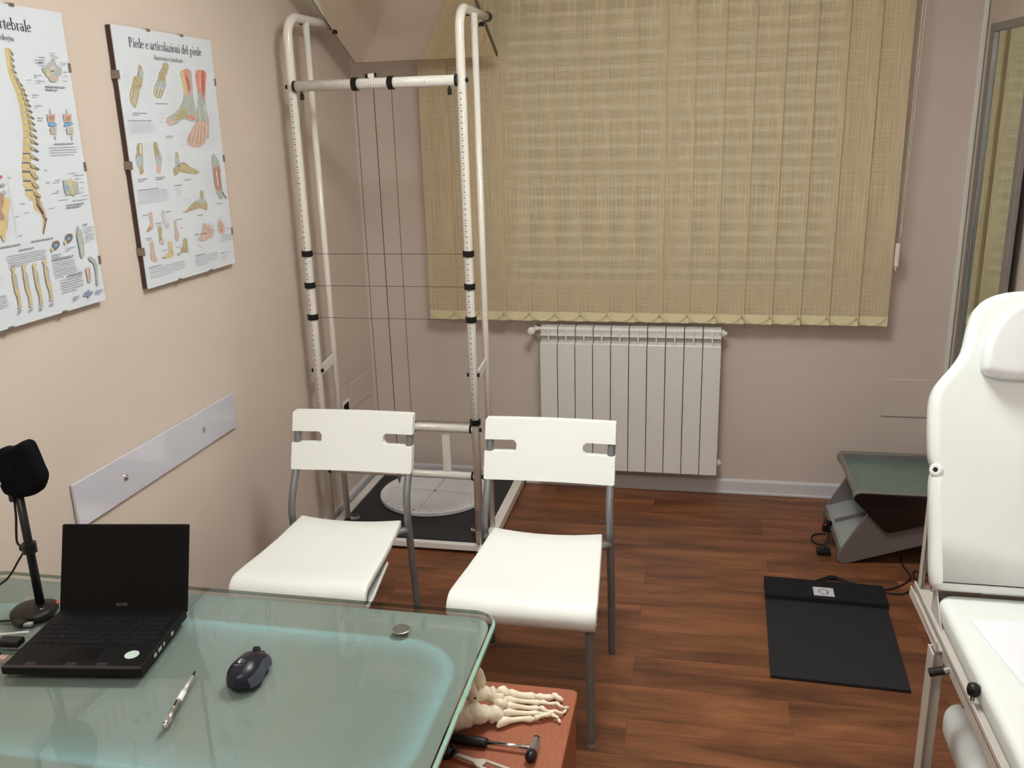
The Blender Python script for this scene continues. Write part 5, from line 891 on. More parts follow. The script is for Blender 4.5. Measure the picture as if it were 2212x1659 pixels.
CHART_SPINE = unpack([('tan2','p',[2939,957,3009,927,3079,937,3139,987,3159,1047,3119,1087,3059,1127,3059,1247,3079,1377,3089,1467,3109,1547,3129,1627,3159,1717,3189,1807,3229,1907,3269,2017,3309,2137,3319,2237,3319,2337,3329,2447,3329,2567,3329,2647,3289,2807,3189,3277,3059,3717,2889,3797,2779,3707,2819,3477,2919,3197,2979,2987,3039,2807,3069,2627,3079,2457,3089,2237,3069,2027,3019,1827,2959,1647,2919,1527,2899,1407,2899,1217,2909,1047,2919,977]),('tan2','p',[2839,3477,3049,3447,3249,3497,3239,3657,3189,3847,3179,3967,3179,4067,3209,4187,3239,4297,3279,4387,3309,4487,3329,4597,3329,4717,3289,4847,3219,4957,3139,5047,3079,5077,3119,4977,3169,4837,3179,4707,3159,4607,3089,4557,3019,4527,2969,4477,2949,4427,2969,4347,2979,4277,2929,4277,2859,4267,2819,4177,2789,4057,2779,3927,2779,3777,2779,3607]),('tan','p',[2959,967,2989,957,3029,947,3049,947,3059,977,3049,1007,3039,1027,3009,1047,2969,1047,2939,1047,2939,1027,2939,987]),('tan','p',[2939,1097,2969,1087,3009,1077,3039,1087,3049,1107,3039,1137,3019,1167,2989,1177,2959,1187,2929,1177,2919,1157,2929,1127]),('tan','p',[2929,1227,2959,1217,2999,1207,3029,1217,3029,1237,3029,1267,3009,1297,2979,1307,2939,1317,2919,1307,2909,1287,2919,1257]),('tan','p',[2929,1357,2959,1347,2999,1347,3029,1347,3039,1367,3029,1407,3019,1427,2979,1437,2939,1447,2909,1437,2899,1417,2909,1387]),('tan','p',[2949,1507,2979,1497,3029,1497,3059,1497,3069,1517,3059,1557,3049,1577,3009,1587,2969,1597,2929,1587,2919,1567,2929,1537]),('tan','p',[2989,1627,3029,1607,3079,1607,3119,1607,3129,1637,3129,1667,3109,1687,3069,1707,3019,1707,2979,1707,2969,1677,2969,1647]),('tan','p',[3019,1727,3059,1717,3119,1707,3159,1717,3169,1737,3159,1767,3139,1797,3099,1807,3039,1817,2999,1807,2989,1787,2999,1747]),('tan','p',[3039,1827,3089,1817,3149,1817,3189,1817,3199,1837,3199,1877,3179,1897,3129,1917,3069,1917,3029,1907,3019,1887,3019,1857]),('tan','p',[3059,1947,3099,1937,3169,1927,3209,1937,3219,1957,3219,1987,3199,2017,3149,2027,3089,2037,3049,2027,3029,2007,3039,1967]),('tan','p',[3069,2057,3119,2047,3189,2047,3239,2047,3249,2077,3249,2107,3219,2127,3179,2147,3109,2147,3059,2147,3049,2117,3049,2087]),('tan','p',[3089,2187,3129,2177,3199,2167,3249,2177,3259,2197,3259,2237,3239,2257,3189,2267,3119,2277,3069,2267,3059,2247,3059,2207]),('tan','p',[3079,2327,3129,2307,3199,2307,3249,2317,3269,2337,3269,2367,3239,2397,3189,2407,3119,2407,3069,2407,3059,2377,3059,2347]),('tan','p',[3079,2457,3129,2447,3199,2447,3249,2447,3269,2477,3269,2507,3239,2537,3189,2547,3119,2547,3069,2537,3059,2517,3059,2487]),('tan','p',[3069,2597,3129,2587,3199,2577,3249,2587,3269,2617,3259,2647,3239,2667,3189,2687,3109,2687,3059,2677,3049,2657,3049,2617]),('tan','p',[3049,2747,3109,2727,3179,2727,3229,2737,3249,2757,3239,2797,3219,2817,3169,2827,3089,2837,3039,2827,3029,2797,3029,2767]),('tan','p',[3019,2887,3079,2877,3149,2877,3209,2887,3229,2907,3219,2947,3199,2967,3139,2977,3069,2977,3009,2977,2989,2947,2999,2917]),('tan','p',[2969,3047,3029,3037,3109,3037,3169,3047,3189,3067,3179,3097,3159,3127,3099,3137,3019,3137,2959,3127,2939,3107,2949,3067]),('tan','p',[2909,3237,2979,3227,3059,3227,3119,3227,3139,3257,3139,3287,3109,3317,3049,3327,2969,3327,2909,3317,2889,3287,2889,3257]),('tan','p',[2849,3437,2919,3427,2999,3427,3069,3437,3089,3467,3079,3497,3059,3527,2989,3537,2909,3527,2839,3517,2819,3497,2829,3467]),('tan','p',[2799,3657,2869,3647,2949,3647,3019,3657,3039,3687,3029,3717,3009,3747,2939,3757,2849,3757,2789,3747,2769,3717,2779,3677]),('tan','p',[2769,3857,2839,3847,2929,3847,2989,3867,3009,3887,3009,3927,2979,3957,2909,3967,2829,3957,2769,3947,2739,3927,2749,3887]),('tan','p',[2799,4067,2859,4057,2939,4067,2999,4077,3019,4107,3019,4137,2989,4167,2929,4177,2849,4177,2789,4157,2769,4137,2769,4097]),('greyg','s',[[3049,1917,3229,1917,3229,1937,3049,1927]]),('greyg','s',[[3069,2027,3259,2037,3249,2047,3059,2047]]),('greyg','s',[[3079,2157,3269,2157,3269,2177,3069,2167]]),('greyg','s',[[3079,2287,3279,2297,3269,2317,3069,2307]]),('greyg','s',[[3079,2427,3279,2437,3269,2447,3069,2447]]),('greyg','s',[[3059,2567,3279,2567,3269,2587,3059,2577]]),('greyg','s',[[3039,2707,3259,2717,3249,2737,3039,2727]]),('greyg','s',[[3009,2857,3239,2867,3229,2887,3009,2877]]),('greyg','s',[[2959,3007,3199,3017,3189,3047,2949,3037]]),('blue2','s',[[2909,3197,3149,3207,3139,3237,2899,3227]]),('blue2','s',[[2839,3397,3099,3417,3089,3447,2829,3427]]),('blue2','s',[[2799,3587,3059,3607,3049,3647,2789,3617]]),('blue2','s',[[2769,3797,3029,3817,3019,3847,2759,3827]]),('blue2','s',[[2789,4007,3039,4027,3029,4057,2779,4037]]),('bone','p',[3059,957,3079,957,3099,967,3109,977,3119,997,3129,1027,3129,1047,3119,1057,3099,1057,3089,1057,3069,1047,3059,1037,3049,1017,3049,997,3059,967]),('dark','p',[3109,1007,3169,1057,3139,1097,3099,1057]),('bone','p',[3049,1087,3059,1087,3079,1097,3099,1107,3109,1127,3119,1157,3119,1177,3109,1187,3089,1197,3069,1187,3059,1187,3049,1167,3039,1147,3039,1127,3039,1107]),('dark','p',[3099,1137,3159,1197,3129,1227,3089,1187]),('bone','p',[3039,1217,3049,1217,3069,1227,3089,1247,3099,1267,3109,1287,3109,1307,3099,1317,3079,1327,3059,1327,3049,1317,3039,1297,3029,1287,3029,1257,3029,1237]),('dark','p',[3089,1277,3149,1327,3119,1357,3069,1317]),('bone','p',[3039,1347,3059,1347,3079,1357,3099,1377,3109,1397,3119,1417,3119,1437,3109,1457,3089,1457,3069,1457,3049,1447,3039,1437,3029,1417,3029,1397,3029,1367]),('dark','p',[3099,1407,3169,1457,3129,1487,3079,1447]),('bone','p',[3069,1497,3089,1497,3109,1507,3129,1527,3149,1547,3159,1577,3159,1597,3149,1607,3119,1607,3099,1607,3089,1597,3069,1587,3059,1567,3059,1547,3059,1517]),('dark','p',[3129,1557,3209,1607,3179,1637,3119,1607]),('bone','p',[3139,1617,3159,1617,3189,1627,3209,1637,3229,1657,3239,1687,3239,1707,3229,1717,3199,1717,3179,1717,3159,1707,3139,1697,3129,1677,3129,1657,3129,1627]),('dark','p',[3209,1667,3299,1717,3259,1757,3199,1717]),('bone','p',[3169,1717,3189,1717,3219,1727,3249,1737,3269,1767,3279,1787,3289,1807,3269,1817,3239,1827,3219,1827,3199,1817,3179,1797,3169,1787,3159,1757,3159,1737]),('dark','p',[3249,1767,3339,1827,3309,1857,3239,1817]),('bone','p',[3209,1817,3229,1817,3259,1827,3289,1847,3309,1867,3329,1897,3329,1917,3309,1927,3289,1927,3259,1927,3239,1917,3219,1907,3199,1887,3199,1867,3199,1837]),('dark','p',[3289,1877,3389,1937,3359,1967,3279,1927]),('bone','p',[3229,1937,3249,1937,3279,1947,3309,1967,3329,1987,3349,2007,3349,2027,3329,2037,3299,2047,3279,2047,3259,2037,3229,2017,3219,2007,3219,1977,3219,1957]),('dark','p',[3309,1997,3409,2047,3379,2077,3299,2037]),('bone','p',[3249,2057,3279,2057,3309,2067,3339,2077,3359,2097,3379,2127,3389,2147,3369,2157,3339,2167,3309,2157,3289,2157,3259,2137,3249,2117,3239,2097,3239,2067]),('dark','p',[3339,2107,3449,2167,3409,2197,3329,2157]),('bone','p',[3269,2177,3289,2177,3319,2187,3349,2207,3369,2227,3389,2257,3399,2277,3379,2287,3349,2287,3319,2287,3299,2277,3269,2267,3259,2247,3249,2227,3259,2197]),('dark','p',[3349,2237,3459,2297,3429,2327,3339,2287]),('bone','p',[3269,2317,3299,2317,3339,2327,3369,2347,3389,2367,3409,2397,3409,2417,3399,2427,3359,2427,3329,2427,3309,2417,3279,2397,3269,2387,3259,2357,3259,2337]),('dark','p',[3369,2377,3479,2437,3449,2467,3359,2427]),('bone','p',[3269,2457,3299,2457,3339,2467,3369,2477,3389,2507,3409,2527,3409,2557,3399,2567,3359,2567,3329,2567,3309,2557,3279,2537,3269,2517,3259,2497,3259,2467]),('dark','p',[3369,2517,3479,2577,3449,2607,3359,2557]),('bone','p',[3269,2597,3299,2597,3339,2607,3369,2617,3399,2647,3419,2667,3419,2697,3399,2707,3369,2707,3339,2707,3309,2697,3289,2677,3269,2657,3259,2637,3259,2607]),('dark','p',[3369,2657,3489,2717,3459,2747,3359,2697]),('bone','p',[3249,2737,3279,2737,3319,2757,3349,2767,3379,2797,3399,2817,3399,2847,3379,2857,3349,2857,3319,2857,3289,2847,3269,2827,3249,2807,3239,2787,3239,2757]),('dark','p',[3349,2797,3469,2867,3439,2897,3339,2847]),('bone','p',[3229,2887,3259,2887,3299,2907,3339,2917,3359,2947,3389,2967,3389,2997,3369,3007,3339,3007,3299,3007,3269,2997,3249,2977,3229,2957,3219,2937,3219,2907]),('dark','p',[3339,2947,3469,3017,3429,3047,3329,2997]),('bone','p',[3189,3047,3219,3047,3259,3057,3299,3077,3329,3107,3349,3127,3359,3157,3339,3167,3299,3167,3269,3167,3239,3147,3209,3137,3189,3117,3179,3087,3179,3067]),('dark','p',[3309,3107,3439,3177,3399,3207,3289,3157]),('bone','p',[3139,3237,3179,3237,3219,3247,3259,3267,3289,3297,3309,3317,3319,3347,3299,3357,3259,3357,3219,3347,3189,3337,3159,3327,3139,3307,3129,3277,3129,3257]),('dark','p',[3259,3297,3399,3367,3359,3397,3249,3347]),('bone','p',[3089,3447,3119,3447,3169,3457,3209,3477,3239,3507,3269,3537,3279,3557,3249,3567,3209,3567,3179,3557,3139,3547,3109,3537,3089,3517,3079,3487,3079,3457]),('dark','p',[3219,3507,3359,3577,3319,3607,3199,3557]),('bone','p',[3059,3637,3099,3647,3159,3667,3209,3697,3249,3727,3279,3767,3279,3787,3239,3797,3179,3807,3119,3787,3089,3747,3059,3677]),('dark','s',[[3119,3757,3249,3787,3239,3807,3109,3767]]),('bone','p',[3029,3847,3069,3857,3139,3877,3189,3907,3219,3937,3249,3977,3249,3997,3209,4007,3149,4017,3099,3997,3059,3947,3039,3887]),('dark','s',[[3089,3967,3229,4007,3209,4017,3079,3977]]),('bone','p',[3049,4057,3079,4067,3139,4097,3189,4127,3229,4157,3249,4187,3249,4207,3219,4227,3149,4227,3099,4207,3069,4167,3049,4097]),('dark','s',[[3099,4177,3229,4217,3219,4237,3089,4197]]),('fleshd','s',[[3149,4147,3179,4397,3109,4407,3079,4157],[3179,4397,3269,4587,3199,4597,3109,4407],[3259,4607,3329,4747,3259,4767,3189,4617]]),('dark','s',[[3089,4347,3239,4607,3209,4617,3059,4357],[3319,4717,3129,5067,3099,5057,3289,4707]]),('greyg','p',[4369,1107,4419,1107,4459,1117,4489,1137,4509,1167,4529,1207,4559,1237,4609,1247,4659,1257,4689,1267,4689,1317,4669,1367,4639,1417,4609,1437,4569,1457,4529,1467,4509,1497,4499,1537,4479,1567,4439,1587,4389,1607,4339,1607,4289,1607,4229,1597,4189,1577,4189,1547,4189,1507,4189,1477,4159,1467,4109,1457,4079,1437,4039,1407,4009,1347,4009,1307,4049,1277,4119,1247,4189,1217,4249,1177,4319,1137]),('tan2','p',[4169,1297,4209,1307,4249,1347,4269,1397,4259,1427,4229,1467,4199,1497,4169,1507,4129,1507,4109,1477,4119,1417,4139,1347]),('fleshl','p',[4459,1267,4439,1297,4399,1327,4349,1337,4309,1327,4279,1307,4269,1287,4289,1257,4329,1227,4379,1217,4429,1227,4459,1247]),('flesh','p',[4469,1517,4449,1547,4399,1577,4349,1587,4289,1577,4259,1557,4259,1527,4279,1487,4319,1457,4379,1447,4429,1457,4459,1477]),('dark','s',[[4279,1347,4419,1347,4419,1367,4279,1377]]),('flesh','p',[3899,2337,4199,2327,4139,2517,3899,2527]),('fleshd','p',[3949,2377,4139,2377,4109,2487,3929,2497]),('flesh','p',[3929,2647,4179,2637,4129,2797,3939,2797]),('greyg','p',[3969,2667,4139,2657,4099,2767,3959,2777]),('grey','s',[[4079,2217,4069,2317,4019,2317,4029,2217],[4099,2817,4099,2927,4049,2937,4049,2817]]),('flesh','p',[4479,2327,4789,2327,4729,2517,4479,2527]),('fleshd','p',[4529,2377,4739,2377,4699,2487,4519,2497]),('flesh','p',[4509,2647,4779,2637,4729,2807,4519,2807]),('greyg','p',[4549,2667,4739,2667,4699,2777,4549,2787]),('grey','s',[[4659,2207,4659,2307,4609,2317,4609,2207],[4689,2827,4689,2937,4639,2947,4639,2827]]),('blue','p',[3919,2537,3979,2537,4049,2527,4109,2527,4149,2537,4169,2547,4179,2567,4189,2577,4179,2597,4149,2617,4099,2617,4019,2617,3969,2617,3939,2607,3919,2597,3909,2587,3909,2567,3899,2557]),('blue','p',[4479,2547,4539,2537,4619,2537,4689,2537,4739,2537,4779,2547,4789,2567,4749,2577,4669,2597,4599,2607,4539,2617,4489,2627,4459,2627,4449,2607,4459,2567]),('cap','t',[39990,17170,7400,700,200000,350]),('cap','t',[39990,30270,7000,600,100000,300]),('grey','t',[37990,30970,10100,600,400000,210]),('grey','t',[43490,9370,2200,500,200000,200]),('grey','t',[39490,10570,2300,500,200000,200]),('grey','t',[44090,10270,2500,500,200000,200]),('grey','t',[38090,11270,3600,600,200000,240]),('grey','t',[38990,11870,2600,500,200000,200]),('grey','t',[46790,11370,2400,500,200000,200]),('grey','t',[36990,14670,2700,500,200000,200]),('grey','t',[37390,15870,2900,500,200000,200]),('grey','t',[46690,15570,1600,500,100000,200]),('grey','t',[34490,15770,1600,500,100000,200]),('grey','t',[35290,19070,2500,500,200000,200]),('grey','t',[35390,21470,2700,500,200000,200]),('grey','t',[35790,24170,1900,600,200000,240]),('grey','t',[47690,13470,1100,500,100000,200]),('grey','t',[47390,14470,1300,600,100000,240]),('grey','t',[35090,36070,1000,500,100000,200]),('grey','t',[28490,9570,300,400,100000,160]),('grey','t',[28590,10670,200,400,100000,160]),('grey','t',[28690,11770,200,400,100000,160]),('grey','t',[28790,12970,200,300,100000,120]),('grey','t',[28890,14070,200,400,100000,160]),('grey','t',[28990,15170,200,400,100000,160]),('grey','t',[29090,16270,200,400,100000,160]),('grey','t',[29190,17470,200,300,100000,120]),('grey','t',[29190,18570,300,400,100000,160]),('grey','t',[29290,19670,300,400,100000,160]),('grey','t',[29390,20870,300,400,100000,160]),('grey','t',[29490,21970,300,400,100000,160]),('grey','t',[29590,23170,300,400,100000,160]),('grey','t',[29690,24370,300,400,100000,160]),('greyg','p',[4089,3867,4299,3887,4609,3947,4599,4227,4359,4237,4109,4237,4079,4087]),('tan2','p',[4349,3837,4379,3837,4409,3867,4429,3897,4409,3937,4379,3987,4359,4037,4369,4077,4389,4127,4409,4177,4419,4227,4409,4277,4409,4307,4389,4297,4369,4267,4339,4237,4319,4197,4289,4147,4269,4097,4249,4047,4249,3987,4259,3937,4279,3887,4319,3857]),('blue','p',[4109,4007,4269,4017,4259,4077,4109,4077]),('grey','t',[43390,37170,2900,500,100000,200]),('grey','t',[45090,37770,4000,600,100000,240]),('grey','t',[45390,38570,2400,600,100000,240]),('grey','t',[38390,38570,1700,600,100000,240]),('grey','t',[37390,39070,2400,500,100000,200]),('grey','t',[37890,41070,1000,600,100000,240]),('grey','t',[36590,41470,2200,600,100000,240]),('grey','t',[47190,39570,1100,600,100000,240]),('grey','t',[47090,40970,1200,500,100000,200]),('grey','t',[46590,41970,1300,600,100000,240]),('grey','t',[46990,42870,2400,500,100000,200]),('grey','t',[38090,43270,3800,500,100000,200]),('grey','t',[43090,43770,6000,600,100000,240]),('grey','t',[35090,38870,1300,500,100000,200]),('grey','t',[25390,43070,1800,500,100000,200]),('grey','t',[26390,45170,1500,500,100000,200]),('grey','t',[34590,44870,2000,500,100000,200]),('grey','t',[23190,45670,1500,500,100000,200]),('grey','t',[23190,49970,1200,500,100000,200]),('grey','t',[23190,37070,1100,500,100000,200]),('cap','t',[40490,44770,6900,600,200000,300]),('tan2','p',[1819,4077,1879,3987,1919,3967,1959,3977,1989,3997,2009,4037,2029,4067,2049,4087,2079,4087,2099,4107,2139,4137,2179,4167,2209,4217,2209,4257,2199,4317,2189,4357,2169,4397,2149,4437,2129,4487,2099,4567,2069,4667,2039,4757,2009,4817,1959,4867,1929,4917,1909,4977,1889,5047,1869,5087,1849,5087,1829,5067,1809,5037,1799,5007,1799,4977,1779,4947,1719,4947,1649,4957,1619,4887,1659,4637,1739,4317]),('fleshd','p',[1879,4077,1939,4027,2009,4027,2059,4047,2069,4107,2059,4187,2039,4267,1999,4317,1959,4357,1939,4407,1949,4467,1979,4527,1979,4577,1949,4617,1899,4647,1849,4647,1809,4647,1769,4627,1759,4557,1779,4407,1829,4217]),('tan','p',[2219,4277,2189,4357,2139,4407,2079,4417,2039,4397,2019,4337,2019,4257,2059,4187,2109,4137,2159,4117,2199,4147,2229,4197]),('redd','p',[2149,3687,2129,3697,2109,3717,2089,3717,2059,3707,2049,3697,2039,3677,2049,3667,2079,3657,2099,3647,2129,3657,2139,3667]),('greyg','p',[2179,3867,2159,3887,2129,3897,2099,3907,2059,3897,2039,3877,2039,3857,2049,3837,2079,3827,2119,3817,2149,3827,2169,3847]),('greyg','p',[2169,4027,2159,4047,2119,4057,2089,4067,2049,4057,2029,4037,2019,4017,2039,3997,2069,3987,2109,3977,2139,3987,2169,4007]),('tan','p',[1759,4647,1829,4617,1929,4627,1989,4667,1989,4757,1949,4877,1899,4957,1859,4977,1809,4967,1779,4927,1759,4837,1749,4727]),('grey','s',[[2299,3577,2279,5097,2269,5097,2289,3577]]),('cap','t',[26590,51870,7800,500,100000,300]),('cap','t',[17090,51970,6500,500,100000,300]),('cap','t',[22390,53270,5000,500,100000,300]),('grey','t',[18590,54070,12700,500,600000,225]),('grey','t',[14290,58670,1600,500,100000,250]),('grey','t',[12790,62370,3700,500,600000,200]),('tan2','p',[2019,5717,1999,5757,1969,5777,1939,5777,1919,5767,1899,5737,1899,5707,1919,5667,1949,5647,1979,5647,1999,5657,2019,5687]),('tan2','p',[1929,5777,1959,5787,1989,5817,2009,5857,2019,5917,2009,5987,2009,6057,2009,6107,2009,6157,2019,6217,2019,6277,2019,6337,2019,6397,2009,6467,2009,6547,1999,6597,1969,6617,1939,6617,1919,6597,1919,6537,1929,6457,1929,6377,1919,6317,1899,6267,1889,6217,1889,6157,1889,6097,1889,6037,1889,5977,1889,5927,1889,5877,1899,5837,1909,5797]),('greyg','p',[1969,5807,1979,5807,2009,5837,2019,5877,2019,5947,2009,6027,2009,6097,2009,6147,2009,6187,1999,6197,1989,6197,1959,6167,1939,6137,1939,6087,1949,6017,1949,5957,1959,5897,1959,5837]),('flesh','p',[1939,6537,2019,6557,1999,6617,1869,6597]),('cap','t',[18590,66670,1500,500,200000,250]),('tan2','p',[2359,5737,2339,5777,2309,5797,2279,5797,2249,5787,2239,5757,2239,5727,2249,5687,2279,5667,2309,5657,2339,5677,2359,5707]),('tan2','p',[2269,5797,2289,5807,2329,5837,2349,5877,2359,5937,2349,6007,2349,6077,2349,6137,2359,6187,2359,6237,2359,6297,2359,6357,2359,6427,2359,6497,2349,6577,2339,6627,2319,6647,2279,6647,2259,6627,2259,6567,2269,6487,2269,6407,2259,6347,2239,6297,2229,6237,2229,6177,2229,6117,2229,6057,2229,6007,2229,5947,2229,5897,2239,5857,2249,5817]),('greyg','p',[2299,5827,2319,5827,2349,5857,2359,5897,2359,5967,2349,6057,2349,6127,2349,6177,2349,6207,2349,6227,2329,6217,2299,6197,2279,6157,2279,6107,2289,6037,2289,5977,2289,5917,2299,5857]),('flesh','p',[2279,6567,2359,6587,2339,6657,2209,6627]),('cap','t',[21890,67070,1600,400,200000,200]),('tan2','p',[2699,5747,2679,5777,2649,5807,2619,5807,2589,5797,2569,5767,2569,5727,2589,5697,2619,5677,2649,5667,2679,5677,2699,5707]),('tan2','p',[2599,5797,2629,5807,2669,5837,2699,5887,2699,5947,2699,6017,2689,6097,2689,6147,2699,6197,2699,6257,2699,6317,2699,6377,2699,6447,2699,6517,2699,6597,2679,6647,2659,6677,2629,6667,2599,6647,2599,6587,2609,6507,2609,6427,2599,6367,2579,6307,2569,6257,2569,6197,2569,6127,2569,6067,2569,6017,2559,5957,2569,5907,2569,5867,2579,5817]),('greyg','p',[2639,5827,2659,5837,2689,5867,2699,5907,2699,5977,2699,6067,2689,6137,2689,6187,2689,6227,2689,6247,2669,6237,2639,6207,2619,6177,2619,6117,2619,6057,2629,5987,2629,5927,2639,5867]),('flesh','p',[2619,6587,2709,6607,2689,6677,2549,6657]),('cap','t',[25290,67270,1600,500,200000,250]),('tan2','p',[3049,5707,3039,5747,3009,5767,2969,5767,2939,5757,2919,5727,2919,5687,2939,5657,2969,5637,3009,5627,3039,5637,3049,5667]),('tan2','p',[2959,5767,2989,5777,3019,5807,3049,5847,3059,5907,3049,5987,3049,6057,3049,6117,3059,6167,3059,6227,3059,6287,3059,6347,3059,6417,3059,6487,3059,6567,3039,6627,3019,6647,2979,6647,2959,6617,2959,6557,2959,6477,2969,6397,2949,6337,2939,6277,2919,6227,2919,6167,2919,6097,2919,6037,2919,5977,2919,5927,2919,5877,2929,5827,2939,5787]),('greyg','p',[2999,5797,3019,5797,3039,5827,3059,5877,3059,5947,3049,6027,3049,6107,3049,6157,3049,6197,3049,6207,3029,6207,2999,6177,2979,6137,2979,6087,2979,6017,2979,5957,2989,5887,2989,5827]),('flesh','p',[2969,6567,3069,6577,3049,6647,2909,6627]),('cap','t',[28890,67070,1700,400,200000,200]),('dark','p',[3379,5287,3419,5267,3469,5267,3519,5267,3549,5277,3579,5297,3589,5327,3589,5357,3579,5387,3549,5417,3519,5437,3479,5457,3439,5467,3399,5467,3359,5447,3339,5427,3339,5377,3349,5327]),('blue','p',[3509,5387,3489,5407,3459,5417,3429,5427,3399,5407,3379,5397,3369,5367,3389,5347,3419,5337,3449,5327,3479,5337,3499,5357]),('tan2','p',[3279,5407,3309,5407,3339,5417,3359,5437,3349,5467,3329,5497,3299,5507,3289,5507,3269,5487,3259,5467,3259,5447,3269,5417]),('grey','t',[32690,55770,3500,500,200000,250]),('dark','p',[3869,5177,3909,5157,3969,5157,4019,5157,4049,5167,4079,5187,4089,5217,4089,5247,4069,5277,4049,5307,4019,5337,3969,5357,3929,5367,3889,5357,3849,5347,3829,5317,3829,5277,3839,5217]),('blue','p',[3999,5277,3989,5297,3959,5317,3919,5317,3889,5307,3869,5287,3869,5257,3879,5237,3909,5227,3949,5227,3979,5237,3999,5257]),('tan2','p',[3769,5297,3789,5297,3829,5307,3849,5327,3839,5357,3819,5387,3789,5407,3779,5407,3759,5387,3749,5367,3749,5337,3759,5317]),('grey','t',[37590,54770,3600,500,200000,250]),('greyg','p',[4339,4977,4349,4987,4359,5027,4379,5057,4399,5087,4429,5117,4449,5147,4449,5177,4449,5217,4459,5267,4459,5307,4469,5357,4469,5417,4459,5467,4439,5517,4429,5577,4419,5647,4409,5717,4389,5767,4349,5797,4309,5797,4269,5777,4259,5727,4259,5657,4269,5577,4259,5517,4259,5447,4259,5387,4249,5317,4249,5247,4249,5187,4269,5157,4289,5127,4309,5107,4319,5057,4329,4997]),('white','s',[[4369,5477,4339,5737,4309,5737,4339,5467]]),('cap','t',[45390,49970,1800,500,100000,300]),('grey','t',[45590,50670,3700,500,800000,200]),('cap','t',[32490,56970,8000,600,100000,420]),('grey','t',[32590,57670,8300,500,800000,225]),('cap','t',[36690,61470,5700,600,100000,360]),('grey','t',[34090,62070,8500,600,600000,270]),('flesh','p',[4369,6057,4539,6067,4519,6237,4509,6437,4389,6437,4379,6237]),('fleshd','s',[[4529,6117,4479,6377,4439,6377,4489,6107]]),('greyg','p',[4569,5797,4609,5807,4659,5827,4709,5857,4749,5887,4789,5927,4809,5977,4829,6047,4829,6117,4819,6187,4809,6247,4799,6297,4779,6357,4779,6427,4779,6507,4769,6557,4749,6577,4709,6577,4689,6557,4689,6507,4709,6437,4719,6367,4729,6307,4729,6237,4729,6167,4719,6107,4719,6047,4699,5987,4659,5947,4599,5917,4569,5887,4549,5847,4549,5817]),('logo','p',[4329,6717,4309,6747,4279,6757,4239,6757,4199,6747,4179,6717,4169,6687,4189,6667,4219,6647,4259,6657,4299,6667,4329,6687]),('logo','p',[4119,6707,4299,6677,4509,6677,4489,6737,4299,6747,4149,6747]),('logo','p',[4289,6627,4389,6607,4339,6807,4279,6827]),('logo','t',[37290,66970,2600,400,300000,200]),('logo','t',[45990,66970,3200,400,300000,200])])

make_poster('foot anatomy chart titled Piede e articolazioni del piede, right of the spine chart', -1.7315, 1.953, CHART_FOOT,
            [('Piede e articolazioni del piede', -1.664, 1.902, 0.368, 0.036), ('Anatomia e patologia', -1.556, 1.876, 0.150, 0.0185)])
make_poster('spine anatomy chart cut by the left edge of the picture', -2.4219, 1.9587, CHART_SPINE,
            [('La colonna vertebrale', -2.309, 1.905, 0.274, 0.036), ('Anatomia e patologia', -2.247, 1.881, 0.150, 0.0185)])

# ------------------------------------------------------------------ cabinet with foot skeleton and instruments
CT = 0.55
t = thing('side_cabinet', 'cherry wood side cabinet partly under the right end of the glass desk', 'cabinet', (1.18, -2.72, 0))
ctop = rrect(1.040, 1.325, -3.02, -2.392, 0.014, CT-0.022, 4)
M().prism(ctop, (0, 0, 0.022)).build('top_panel', CHERRY, t, bevel=0.003)
M().box(1.048, 1.310, -3.005, -2.405, 0.03, CT-0.022).build('body', CHERRY, t, bevel=0.002)
for k in range(3):
    z0_ = 0.05+k*0.158
    dr = M().box(1.310, 1.322, -3.000, -2.410, z0_, z0_+0.150).build('drawer', CHERRY, t, bevel=0.002)
    M().tube([(1.322, -2.78, z0_+0.11), (1.338, -2.78, z0_+0.11), (1.338, -2.64, z0_+0.11), (1.322, -2.64, z0_+0.11)], 0.004, 8).build('handle', BRUSH, dr)
for (x, y) in ((1.08, -2.97), (1.28, -2.97), (1.08, -2.44), (1.28, -2.44)): M().cyl((x, y, 0), (x, y, 0.03), 0.02, 16).build('foot', BLACK_PL, t)

t = thing('foot_skeleton', 'off-white model of the bones of a foot and ankle on the cherry cabinet', 'skeleton model', (1.15, -2.46, CT+0.003))
BZ = CT+0.0015
def bone(name, pts, rs, sq=1.0, n=14, bumps=0.0):
    P = smoothpath([(p[0], p[1], BZ+p[2]) for p in pts], 4); R = []
    for i in range(len(rs)-1):
        for k in range(4):
            u = k/4; u = u*u*(3-2*u); R.append(rs[i]+(rs[i+1]-rs[i])*u)
    R.append(rs[-1]); R[0] *= 0.75; R[-1] *= 0.75
    m = M(); m.tube(P, R, n)
    m.ball(P[0], R[0]*1.02, 12); m.ball(P[-1], R[-1]*1.02, 12)
    return m.build(name, BONE, t, smooth=True)
def blob(name, c, r, sc, rz=0.0, rx=0.0, seed=0, amp=0.12):
    rot = Matrix.Rotation(rz, 3, 'Z') @ Matrix.Rotation(rx, 3, 'X'); m = M(); m.ball((c[0], c[1], BZ+c[2]), r, 20, sc, rot)
    rnd = random.Random(seed); ph = [rnd.uniform(0, 6.28) for _ in range(6)]; cc = Vector((c[0], c[1], BZ+c[2]))
    for i, v in enumerate(m.v):
        d = v-cc; q = d/r
        f = 1+amp*(math.sin(3.1*q.x+ph[0])*math.sin(2.7*q.y+ph[1])+0.6*math.sin(5*q.z+ph[2])*math.sin(4.2*q.x+ph[3]))
        m.v[i] = cc+d*f
        if m.v[i].z < BZ: m.v[i].z = BZ
    return m.build(name, BONE, t, smooth=True)
bone('metatarsal_bone', [(1.196, -2.47, 0.03), (1.219, -2.463, 0.022), (1.243, -2.45, 0.013)], [0.0105, 0.0072, 0.0098])
